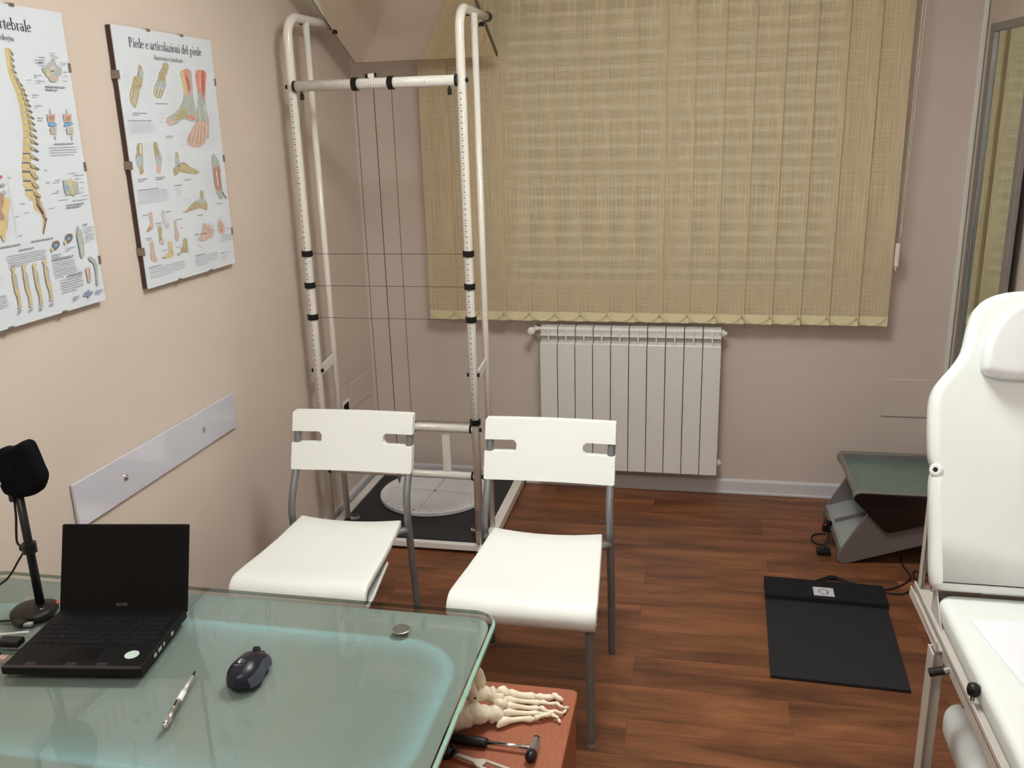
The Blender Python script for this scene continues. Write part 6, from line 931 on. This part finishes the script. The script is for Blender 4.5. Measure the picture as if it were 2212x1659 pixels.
bone('metatarsal_bone', [(1.196, -2.493, 0.032), (1.219, -2.48, 0.022), (1.235, -2.473, 0.017), (1.256, -2.464, 0.011)], [0.0085, 0.0045, 0.0042, 0.0068])
bone('metatarsal_bone', [(1.201, -2.507, 0.029), (1.222, -2.495, 0.02), (1.238, -2.489, 0.015), (1.256, -2.481, 0.01)], [0.0085, 0.0045, 0.0042, 0.0066])
bone('metatarsal_bone', [(1.199, -2.519, 0.022), (1.224, -2.507, 0.015), (1.24, -2.5, 0.011), (1.259, -2.494, 0.008)], [0.0085, 0.0045, 0.0042, 0.0062])
bone('metatarsal_bone', [(1.19, -2.542, 0.007), (1.198, -2.532, 0.011), (1.215, -2.523, 0.009), (1.231, -2.514, 0.007), (1.249, -2.513, 0.008)], [0.006, 0.0095, 0.0056, 0.005, 0.0072])
bone('toe_bone', [(1.251, -2.446, 0.011), (1.263, -2.444, 0.01), (1.276, -2.441, 0.009)], [0.0088, 0.0062, 0.0075])
bone('toe_bone', [(1.281, -2.433, 0.009), (1.289, -2.438, 0.008), (1.298, -2.441, 0.006)], [0.0075, 0.0055, 0.005])
bone('toe_bone', [(1.261, -2.46, 0.01), (1.276, -2.465, 0.012), (1.287, -2.461, 0.01)], [0.0062, 0.0032, 0.0045])
bone('toe_bone', [(1.29, -2.459, 0.011), (1.299, -2.467, 0.01), (1.304, -2.465, 0.007)], [0.0045, 0.003, 0.0034])
bone('toe_bone', [(1.307, -2.465, 0.006), (1.314, -2.46, 0.004)], [0.0032, 0.0024])
bone('toe_bone', [(1.263, -2.478, 0.01), (1.275, -2.49, 0.013), (1.286, -2.489, 0.011)], [0.006, 0.0032, 0.0045])
bone('toe_bone', [(1.29, -2.483, 0.01), (1.299, -2.485, 0.009), (1.306, -2.484, 0.007)], [0.0045, 0.0028, 0.0034])
bone('toe_bone', [(1.307, -2.479, 0.005), (1.311, -2.469, 0.004)], [0.0032, 0.0026])
bone('toe_bone', [(1.262, -2.495, 0.008), (1.272, -2.498, 0.012), (1.281, -2.498, 0.011)], [0.0055, 0.0032, 0.0045])
bone('toe_bone', [(1.283, -2.495, 0.012), (1.29, -2.485, 0.012)], [0.0045, 0.0038])
bone('toe_bone', [(1.256, -2.509, 0.008), (1.268, -2.505, 0.012), (1.28, -2.499, 0.011)], [0.0062, 0.0034, 0.0042])
bone('toe_bone', [(1.287, -2.496, 0.01), (1.296, -2.499, 0.009), (1.299, -2.5, 0.007)], [0.0045, 0.003, 0.0034])
bone('toe_bone', [(1.3, -2.5, 0.005), (1.304, -2.507, 0.004)], [0.0032, 0.0028])
blob('midfoot_bone', (1.185, -2.475, 0.034), 0.0135, (1.05, 0.8, 1.0), 0, 0, 1, 0.12)
blob('midfoot_bone', (1.183, -2.496, 0.036), 0.0105, (1.0, 0.8, 1.0), 0.2, 0, 2, 0.12)
blob('midfoot_bone', (1.188, -2.512, 0.034), 0.012, (1.15, 0.85, 1.0), 0.1, 0, 3, 0.12)
blob('midfoot_bone', (1.168, -2.493, 0.038), 0.015, (0.72, 1.15, 1.05), 0.35, 0, 4, 0.12)
blob('midfoot_bone', (1.18, -2.523, 0.02), 0.0165, (1.15, 1.15, 0.95), -0.1, 0, 5, 0.12)
blob('midfoot_bone', (1.175, -2.529, 0.011), 0.0085, (1.1, 1.0, 1.0), 0, 0, 6, 0.12)
blob('ankle_bone', (1.154, -2.496, 0.042), 0.014, (1.35, 1.0, 1.0), 0.1, 0, 7, 0.12)
blob('ankle_bone', (1.137, -2.505, 0.048), 0.022, (1.1, 1.0, 0.8), 0, 0, 8, 0.12)
blob('heel_bone', (1.157, -2.533, 0.024), 0.016, (1.15, 1.1, 1.1), 0, 0, 9, 0.12)
blob('heel_bone', (1.138, -2.542, 0.028), 0.021, (1.5, 0.95, 1.1), 0.05, 0, 10, 0.12)
blob('heel_bone', (1.118, -2.554, 0.026), 0.022, (1.3, 0.95, 1.15), 0.1, 0, 11, 0.12)
bone('shin_bone', [(1.141, -2.494, 0.06), (1.138, -2.503, 0.085), (1.137, -2.516, 0.12), (1.134, -2.523, 0.155)], [0.015, 0.014, 0.0115, 0.0095])
bone('shin_bone', [(1.146, -2.487, 0.052), (1.145, -2.49, 0.07), (1.143, -2.496, 0.095)], [0.0085, 0.0095, 0.0075])
bone('shin_bone', [(1.139, -2.522, 0.042), (1.138, -2.527, 0.056), (1.135, -2.538, 0.095), (1.133, -2.547, 0.14), (1.129, -2.54, 0.165)], [0.0095, 0.012, 0.0095, 0.0065, 0.006])
# nail hole in the ankle
M().ball((1.147, -2.546, 0.618), 0.0024, 10).build('pin_hole', BROWNBLK, t)


t = thing('reflex_hammer', 'metal reflex hammer with black grip lying on the cherry cabinet', 'hammer', (1.18, -2.59, CT))
M().tube([(1.060, -2.590, CT+0.010), (1.078, -2.5915, CT+0.0102), (1.175, -2.5955, CT+0.0102), (1.180, -2.5958, CT+0.010)], [0.007, 0.0095, 0.0095, 0.0085], 18).build('grip', BLACK_PL, t, smooth=True)
M().tube([(1.178, -2.5957, CT+0.012), (1.262, -2.5985, CT+0.013)], [0.0042, 0.0038], 14).build('rod', CHROME, t, smooth=True)
M().tube([(1.2695, -2.574, CT+0.0135), (1.2690, -2.598, CT+0.0135), (1.2680, -2.612, CT+0.0135)], [0.0062, 0.0088, 0.0098], 20).build('hammer_head', BRUSH, t, smooth=False)
M().tube([(1.2698, -2.567, CT+0.0135), (1.2696, -2.569, CT+0.0135), (1.2695, -2.574, CT+0.0135)], [0.0040, 0.0058, 0.0062], 18).build('rubber_tip', BLACK_PL, t, smooth=True)
M().tube([(1.2680, -2.612, CT+0.0135), (1.2675, -2.625, CT+0.0135), (1.2672, -2.631, CT+0.0130)], [0.0100, 0.0105, 0.0070], 20).build('rubber_tip', BLACK_PL, t, smooth=True)

t = thing('tuning_fork', 'flat metal tuning fork with a black knob below the reflex hammer on the cabinet', 'tuning fork', (1.17, -2.66, CT))
def FK(a, b, z):  # along the fork / across
    ang = math.radians(-17); return Vector((1.115+a*math.cos(ang)-b*math.sin(ang), -2.632+a*math.sin(ang)+b*math.cos(ang), CT+z))
M().lathe([(0.011, 0), (0.0125, 0.004), (0.0125, 0.014), (0.010, 0.018), (0.005, 0.020)], FK(-0.004, 0, 0.0), 20).ball(FK(0.004, 0.009, 0.014), 0.007, 12).ball(FK(0.014, 0.002, 0.012), 0.0055, 12).build('knob', BLACK_PL, t, smooth=True)
def FP(lst, z0_=0.008, hh=0.005): return [FK(a, b, z0_) for a, b in lst]
fm = M(); fm.prism(FP([(0.014, -0.0035), (0.055, -0.0045), (0.066, -0.011), (0.075, -0.012), (0.075, -0.0065), (0.078, 0.0065), (0.078, 0.012), (0.068, 0.011), (0.055, 0.0045), (0.014, 0.0035)]), (0, 0, 0.005))
fm.prism(FP([(0.074, 0.006), (0.078, 0.0063), (0.20, 0.0063), (0.20, 0.012), (0.076, 0.012)]), (0, 0, 0.005))
fm.prism(FP([(0.074, -0.012), (0.20, -0.012), (0.20, -0.0063), (0.078, -0.0063), (0.074, -0.006)]), (0, 0, 0.005))
fm.build('fork', mat('dull_aluminium', rgb(190, 180, 168), 0.45, metal=0.5, var=0.06, vscale=60), t, bevel=0.0008)
t = thing('metal_dish', 'round dark dish with a bright metal rim at the bottom edge of the picture', 'dish', (1.185, -2.742, CT))
M().lathe([(0.030, 0), (0.034, 0.003), (0.034, 0.008)], (1.185, -2.742, CT+0.0003), 40).build('bowl', BLACK_PL, t, smooth=False)
M().lathe([(0.0335, 0.007), (0.0355, 0.007), (0.0355, 0.0095), (0.0335, 0.0095)], (1.185, -2.742, CT+0.0003), 40).build('rim', CHROME, t)

# ------------------------------------------------------------------ pressure mat
t = thing('pressure_mat', 'flat black pressure-sensing foot mat with a raised housing on the wood floor', 'mat', (2.02, -1.15, 0))
M().add([(x, y, z) for (x, y) in ((1.800, -1.463), (2.206, -1.476), (2.229, -0.999), (1.817, -0.988)) for z in (0.0, 0.012)],
        [(0, 2, 4, 6), (1, 7, 5, 3), (0, 1, 3, 2), (2, 3, 5, 4), (4, 5, 7, 6), (6, 7, 1, 0)]).build('mat', MATBLK, t, bevel=0.002)
M().prism([(1.820, -0.848, 0.0), (1.820, -0.848, 0.026), (1.818, -0.856, 0.030), (1.816, -0.975, 0.030), (1.816, -0.982, 0.026), (1.816, -0.984, 0.0)], (0.416, -0.012, 0)).build('housing', MATBOX, t, bevel=0.002)
M().add([(x, y, z) for (x, y) in ((1.984, -0.974), (2.054, -0.976), (2.056, -0.914), (1.986, -0.912)) for z in (0.0300, 0.0306)], [(0, 2, 4, 6), (1, 7, 5, 3), (0, 1, 3, 2), (2, 3, 5, 4), (4, 5, 7, 6), (6, 7, 1, 0)]).build('label', mat('white_label', rgb(205, 205, 212), 0.5, var=0.03, vscale=60), t)
rg = M(); rows = []
for i in range(31):
    a = math.radians(-60+330*i/30)
    rows.append([(2.020+r_*math.cos(a), -0.944+r_*math.sin(a), 0.0309) for r_ in (0.0135+0.001*math.sin(a/2), 0.0170)])
rg.grid(rows).build('ring_emblem', INK, t)
rg = M()
for k in range(6): rg.add([(2.006+k*0.005, -0.969, 0.0309), (2.0095+k*0.005, -0.969, 0.0309), (2.0095+k*0.005, -0.966, 0.0309), (2.006+k*0.005, -0.966, 0.0309)], [(0, 1, 2, 3)])
rg.build('emblem_lettering', INK, t)
t = thing('mat_cable', 'black cable pair from the pressure mat to under the couch with a clip', 'cable', (2.15, -0.80, 0))
M().tube(smoothpath([(1.990, -0.844, 0.006), (2.012, -0.815, 0.004), (2.055, -0.785, 0.006), (2.090, -0.783, 0.006), (2.14, -0.812, 0.004), (2.19, -0.836, 0.004), (2.25, -0.845, 0.004), (2.30, -0.815, 0.004), (2.345, -0.765, 0.004), (2.36, -0.72, 0.004), (2.35, -0.64, 0.004), (2.36, -0.56, 0.004)], 6), 0.0032, 8).build('cord', BLACK_CORD, t, smooth=True)
M().tube(smoothpath([(2.002, -0.844, 0.006), (2.025, -0.822, 0.004), (2.060, -0.796, 0.006), (2.11, -0.804, 0.004), (2.17, -0.838, 0.004), (2.25, -0.870, 0.004), (2.31, -0.865, 0.004), (2.365, -0.80, 0.004), (2.375, -0.70, 0.004), (2.40, -0.685, 0.004), (2.45, -0.74, 0.004)], 6), 0.0028, 8).build('cord', BLACK_CORD, t, smooth=True)
M().box(2.055, 2.088, -0.799, -0.778, 0.001, 0.013).build('cable_clip', BLACK_PL, t, bevel=0.003)

# ------------------------------------------------------------------ podoscope
t = thing('podoscope', 'grey metal and glass foot-viewing box on the floor by the back wall', 'podoscope', (2.36, -0.435, 0))
PYA, PYB = -0.650, -0.215
def xz(pts, y): return [(x, y, z) for x, z in pts]
lower = [(2.146, 0.0), (2.120, 0.0), (2.106, 0.012), (2.106, 0.032), (2.196, 0.200), (2.212, 0.215), (2.508, 0.215), (2.524, 0.200), (2.592, 0.032), (2.592, 0.012), (2.580, 0.0), (2.562, 0.0), (2.42, 0.092), (2.33, 0.092)]
lower = [(2.146, 0.0), (2.120, 0.0), (2.106, 0.012), (2.106, 0.032), (2.196, 0.200), (2.212, 0.215), (2.508, 0.215), (2.524, 0.200), (2.592, 0.032), (2.592, 0.012), (2.584, 0.0), (2.562, 0.0), (2.44, 0.100), (2.40, 0.092)]
M().prism(xz(lower, PYA), (0, 0.014, 0)).build('leg_plate', ALU, t, bevel=0.003)
M().prism(xz(lower, PYB-0.014), (0, 0.014, 0)).build('leg_plate', ALU, t, bevel=0.003)
upper = [(2.262, 0.150), (2.148, 0.272), (2.145, 0.287), (2.153, 0.300), (2.168, 0.305), (2.550, 0.305), (2.566, 0.300), (2.570, 0.285), (2.46, 0.195), (2.42, 0.186), (2.292, 0.146), (2.275, 0.144)]
ub = [(2.262, 0.150), (2.153, 0.262), (2.148, 0.282), (2.158, 0.300), (2.172, 0.305), (2.550, 0.305), (2.566, 0.300), (2.570, 0.285), (2.46, 0.195), (2.292, 0.146)]
M().prism(xz(upper, PYA-0.010), (0, 0.024, 0)).build('side_panel', mat('podoscope_frame', rgb(140, 136, 132), 0.4, metal=0.4, var=0.04, vscale=100), t, bevel=0.004)
def shrink(pl, d):
    cx = sum(p[0] for p in pl)/len(pl); cz = sum(p[1] for p in pl)/len(pl)
    return [(cx+(x-cx)*(1-d*2.2), cz+(z-cz)*(1-d*5)) for x, z in pl]
M().prism(xz(shrink(upper, 0.006), PYA-0.018), (0, 0.009, 0)).build('black_cover', mat('glossy_black_cover', rgb(20, 16, 18), 0.15, coat=0.6, var=0.05, vscale=20), t, bevel=0.004)
M().prism(xz(ub, PYB-0.014), (0, 0.024, 0)).build('side_panel', bpy.data.materials['podoscope_frame'], t, bevel=0.004)
for (xa, xb) in ((2.150, 2.168), (2.548, 2.562)): M().box(xa, xb, PYA+0.012, PYB-0.012, 0.280, 0.302).build('edge_bar', bpy.data.materials['podoscope_frame'], t, bevel=0.003)
M().box(2.167, 2.549, PYA+0.014, PYB-0.014, 0.268, 0.280).build('standing_glass', mat('dark_green_glass', rgb(100, 122, 114), 0.12, coat=0.3, var=0.05, vscale=30), t)
M().prism([(2.120, PYA+0.014, 0.052), (2.126, PYA+0.014, 0.060), (2.50, PYA+0.014, 0.190), (2.50, PYA+0.014, 0.180)], (0, PYB-PYA-0.028, 0)).build('slanted_mirror', ALU_L, t)
M().box(2.118, 2.130, PYA+0.014, PYB-0.014, 0.020, 0.062).build('front_lip', ALU_L, t, bevel=0.002)
M().box(2.13, 2.50, -0.410, -0.402, 0.062, 0.075, Matrix.Rotation(math.radians(-19), 3, 'Y'), (2.13, -0.406, 0.062)).build('divider_strip', ALU, t)
t = thing('power_cable', 'tangled black cable and plug with a red dot by the foot-viewing box', 'cable', (2.06, -0.50, 0))
M().tube(smoothpath([(2.098, -0.40, 0.004), (2.055, -0.41, 0.004), (2.035, -0.45, 0.004), (2.045, -0.50, 0.006), (2.080, -0.53, 0.02), (2.092, -0.50, 0.07), (2.088, -0.47, 0.085)], 6), 0.0035, 8).build('cord', BLACK_CORD, t, smooth=True)
M().tube(smoothpath([(2.06, -0.58, 0.012), (2.085, -0.555, 0.05), (2.096, -0.54, 0.075), (2.090, -0.525, 0.095)], 6), 0.0035, 8).build('cord', BLACK_CORD, t, smooth=True)
pb = M().box(2.068, 2.098, -0.525, -0.495, 0.066, 0.112, Matrix.Rotation(math.radians(15), 3, 'Y')).build('plug', BLACK_PL, t, bevel=0.005)
M().box(2.040, 2.092, -0.600, -0.560, 0.0, 0.022).build('adapter', BLACK_PL, t, bevel=0.004)
M().ball((2.074, -0.526, 0.102), 0.0045, 8).build('red_dot', RED, pb)
M().box(2.092, 2.103, -0.515, -0.505, 0.060, 0.070).build('plug_tip', CHROME, pb)

# ------------------------------------------------------------------ mirror on the right wall
t = thing('wall_mirror', 'tall narrow mirror in a grey metal frame on the right wall reflecting the blind', 'mirror', (2.55, -0.53, 0.40))
MA = Vector((2.512, -0.430, 0)); MBv = Vector((2.562, -0.730, 0)); md = (MBv-MA).normalized(); mn = Vector((-md.y, md.x, 0))
if mn.x > 0: mn = -mn
def MQ(s, z, d): return MA+md*s+mn*d+Vector((0, 0, z))
ML = (MBv-MA).length
def mbox(m, s0, s1, z0, z1, d0, d1):
    vs = [MQ(s, z, d) for s in (s0, s1) for z in (z0, z1) for d in (d0, d1)]
    return m.add(vs, [(0, 1, 3, 2), (4, 6, 7, 5), (0, 4, 5, 1), (2, 3, 7, 6), (0, 2, 6, 4), (1, 5, 7, 3)])
m = M(); mbox(m, 0, 0.028, 0.40, 1.960, -0.006, 0.012); mbox(m, ML-0.028, ML, 0.40, 1.960, -0.006, 0.012); mbox(m, 0.028, ML-0.028, 1.934, 1.960, -0.006, 0.012); mbox(m, 0.028, ML-0.028, 0.40, 0.428, -0.006, 0.012)
m.build('frame', FRAME_GREY, t, bevel=0.002)
mbox(M(), 0.028, ML-0.028, 0.428, 1.934, -0.002, 0.002).build('mirror_glass', MIRROR, t)
m = M(); mbox(m, 0.004, ML-0.004, 0.404, 1.956, -0.010, -0.006); m.build('back_board', BLACK_PL, t)
for z in (1.80, 0.55): M().box(2.540, 2.60, -0.52, -0.50, z, z+0.03).build('wall_bracket', FRAME_GREY, t)

# ------------------------------------------------------------------ treatment couch
t = thing('treatment_couch', 'white padded treatment couch with raised backrest and cream metal frame on the right', 'treatment couch', (2.33, -2.5, 0))
CX0, CX1, CY0, CY1, CZ = 2.072, 2.588, -3.75, -2.078, 0.664
seat_o = [(p[0], p[1]) for p in rrect(CX0, CX1, CY0, CY1, 0.035, 0, 6)]
cushion(seat_o, lambda a, b, d: Vector((a, b, CZ-0.052+d)), 0.052, 0.016, 'seat_cushion', VINYL, t)
# backrest outline in its own plane: a across, b up the slope
bt = math.radians(25); HB = Vector((0, -2.058, 0.660))
def BP(a, b, d): return Vector((a, HB.y+b*math.sin(bt)-d*math.cos(bt), HB.z+b*math.cos(bt)+d*math.sin(bt)))
xc = (CX0+CX1)/2-0.012
half = [(0.235, 0.0), (0.2555, 0.016), (0.2565, 0.12), (0.2560, 0.225), (0.2500, 0.258), (0.2565, 0.286), (0.2570, 0.36), (0.2535, 0.410), (0.240, 0.445), (0.208, 0.485), (0.186, 0.520), (0.174, 0.570), (0.160, 0.612), (0.135, 0.638), (0.095, 0.653), (0.04, 0.658)]
half = [(a+0.006, b_*1.018) for a, b_ in half]
half = [(p.x, p.y) for p in smoothpath([(a, b, 0) for a, b in half], 3)]
bo = [(xc+a, b) for a, b in half]+[(xc-a, b) for a, b in reversed(half)]
back = cushion(bo, BP, 0.055, 0.020, 'backrest', VINYL, t)
# head pillow strapped to the backrest
def BP2(a, b, d): return BP(a, b, 0.053+d)
po = [(p[0], p[1]) for p in [(xc-0.145+0.29*0, 0)] ]
ph = [(0.120, 0.462), (0.158, 0.472), (0.165, 0.495), (0.156, 0.540), (0.132, 0.590), (0.090, 0.626), (0.04, 0.636)]
ph = [(p.x, p.y) for p in smoothpath([(a, b, 0) for a, b in ph], 4)]
pw = [(xc+a, b) for a, b in ph]+[(xc-a, b) for a, b in reversed(ph)]
pil = cushion(pw, BP2, 0.048, 0.016, 'head_pillow', VINYL_P, t)
seam = [BP(a, b, 0.053+0.042) for a, b in [(xc+(a-xc)*0.965, 0.54+(b-0.54)*0.93) for a, b in pw]]; seam.append(seam[0])
M().tube(seam, 0.0018, 6, cap=False).build('piping', VINYL_P, pil, smooth=True)
gr = Matrix.Rotation(0, 3, 'X'); gc = BP(CX0-0.006, 0.262, 0.046)
gm = Matrix.Rotation(-bt, 3, 'X') @ Matrix.Rotation(math.radians(-35), 3, 'Z') @ Matrix.Rotation(PI/2, 3, 'X')
M().lathe([(0.0055, 0.001), (0.0055, 0.004), (0.011, 0.004), (0.014, 0.002), (0.014, 0.0)], gc+Vector((0, -0.004, 0)), 24, gm).build('eyelet', VINYL, back, smooth=False)
M().lathe([(0.0056, 0.0), (0.0056, 0.0030)], gc+Vector((0, -0.004, 0)), 16, gm).build('eyelet_hole', BROWNBLK, back)
# metal frame
def lrail(m, x, y0, y1, s=1):
    m.box(min(x, x+s*0.004), max(x, x+s*0.004), y0, y1, 0.585, 0.622); m.box(min(x, x+s*0.035), max(x, x+s*0.035), y0, y1, 0.608, 0.612)
for (xr, sr) in ((2.058, 1), (2.595, -1)):
    rl = M(); lrail(rl, xr, CY0+0.02, -1.950, sr); rl.build('side_rail', COUCH_MET, t, bevel=0.001, bseg=1)
M().box(2.044, 2.058, -2.215, -1.975, 0.600, 0.604).box(2.044, 2.047, -2.215, -1.975, 0.600, 0.622).build('rail_lip', COUCH_MET, t, bevel=0.001, bseg=1)
for y in (-2.10, -2.7, -3.7): M().box(2.062, 2.590, y-0.015, y+0.015, 0.585, 0.606).build('cross_rail', COUCH_MET, t, bevel=0.001)
for (x, s) in ((2.034, 1), (2.592, -1)):
    for y in (-2.215, -3.62):
        xa, xb = sorted((x, x+s*0.004)); m = M().box(xa, xb, y-0.020, y+0.020, 0.0, 0.606)
        xa, xb = sorted((x, x+s*0.034)); m.box(xa, min(xb, 2.595), y+0.016 if True else y, y+0.020, 0.0, 0.606)
        lg = m.build('leg', COUCH_MET, t, bevel=0.001, bseg=1)
        M().box(min(x, x+s*0.03)-0.004, max(x, x+s*0.03)-0.002, y-0.022, y+0.022, 0, 0.02).build('rubber_foot', BLACK_PL, lg)
for y in (-2.197, -3.602): M().box(2.044, 2.590, y-0.006, y+0.006, 0.235, 0.265).build('leg_cross_bar', COUCH_MET, t, bevel=0.002)
pr = M().box(2.066, 2.069, -1.972, -1.950, 0.585, 0.835).box(2.069, 2.080, -1.953, -1.950, 0.585, 0.835).build('backrest_prop', COUCH_MET, t, bevel=0.001, bseg=1)
# backrest frame and hinge
hg = M(); hg.add([BP(a, b, d) for a in (2.10, 2.56) for b in (0.02, 0.05) for d in (-0.022, -0.002)], [(0, 1, 3, 2), (4, 6, 7, 5), (0, 4, 5, 1), (2, 3, 7, 6), (0, 2, 6, 4), (1, 5, 7, 3)])
for xx in (2.11, 2.54): hg.add([BP(a, b, d) for a in (xx-0.012, xx+0.012) for b in (0.02, 0.40) for d in (-0.022, -0.002)], [(0, 1, 3, 2), (4, 6, 7, 5), (0, 4, 5, 1), (2, 3, 7, 6), (0, 2, 6, 4), (1, 5, 7, 3)])
hg.build('backrest_frame', COUCH_MET, t)
for xx in (2.071, 2.592):
    M().prism([(xx-0.002, -2.150, 0.612), (xx-0.002, -2.062, 0.612), (xx-0.002, -2.066, 0.672), (xx-0.002, -2.076, 0.680), (xx-0.002, -2.086, 0.672)], (0.003, 0, 0)).build('hinge_plate', COUCH_MET, t)
    M().cyl((xx-0.010, -2.076, 0.670), (xx+0.002, -2.076, 0.670), 0.006, 12).build('hinge_bolt', BRUSH, t)
M().box(2.078, 2.585, -2.076, -2.046, 0.612, 0.650).build('hinge_bar', FRAME_GREY, t)
lv = M().cyl((2.050, -2.268, 0.592), (2.024, -2.262, 0.580), 0.009, 14).build('lever', BLACK_PL, t, smooth=False)
M().cyl((2.064, -2.270, 0.600), (2.050, -2.268, 0.592), 0.006, 12).build('lever_rod', BRUSH, lv)
M().lathe([(0.004, 0.0), (0.010, 0.002), (0.012, 0.010), (0.011, 0.020), (0.006, 0.024), (0.0, 0.025)], (2.062, -2.405, 0.632), 20).build('knob', BLACK_PL, t, smooth=True)
M().cyl((2.062, -2.405, 0.622), (2.062, -2.405, 0.634), 0.004, 10).build('knob_bolt', BRUSH, t)
o = M().prism([(2.110, -2.188, CZ+0.0005), (2.30, -2.178, CZ+0.0005), (2.53, -2.172, CZ+0.0005), (2.545, -3.60, CZ+0.0005), (2.12, -3.60, CZ+0.0005), (2.165, -2.45, CZ+0.0005)][:0]+[(2.110, -2.188, CZ+0.0005), (2.146, -2.440, CZ+0.0005), (2.175, -2.70, CZ+0.0005), (2.20, -3.60, CZ+0.0005), (2.56, -3.60, CZ+0.0005), (2.545, -2.172, CZ+0.0005)], (0, 0, 0.0012)).build('paper_sheet', PAPER)
tag(o, 'white paper sheet spread on the seat of the treatment couch', 'paper')

# ------------------------------------------------------------------ padded stool below the couch
t = thing('padded_stool', 'white padded roll-edged stool seat under the treatment couch', 'stool', (2.30, -2.34, 0))
so = [(p[0], p[1]) for p in rrect(2.098, 2.50, -2.58, -2.115, 0.03, 0, 6)]
cushion(so, lambda a, b, d: Vector((a, b, 0.325+d)), 0.11, 0.045, 'seat_pad', VINYL, t, nb=7)
M().box(2.12, 2.48, -2.56, -2.135, 0.305, 0.327).build('seat_board', WHITE_ENAMEL, t, bevel=0.003)
M().cyl((2.30, -2.34, 0.06), (2.30, -2.34, 0.306), 0.028, 20).build('column', BRUSH, t)
for k in range(5):
    a = 2*PI*k/5+0.3; ex_, ey_ = math.cos(a), math.sin(a)
    M().tube([(2.30, -2.34, 0.075), (2.30+0.19*ex_, -2.34+0.19*ey_, 0.055)], [0.018, 0.012], 10).build('base_arm', BLACK_PL, t)
    M().cyl((2.30+0.19*ex_-0.012*ey_, -2.34+0.19*ey_+0.012*ex_, 0.024), (2.30+0.19*ex_+0.012*ey_, -2.34+0.19*ey_-0.012*ex_, 0.024), 0.024, 16).build('castor', BLACK_PL, t)
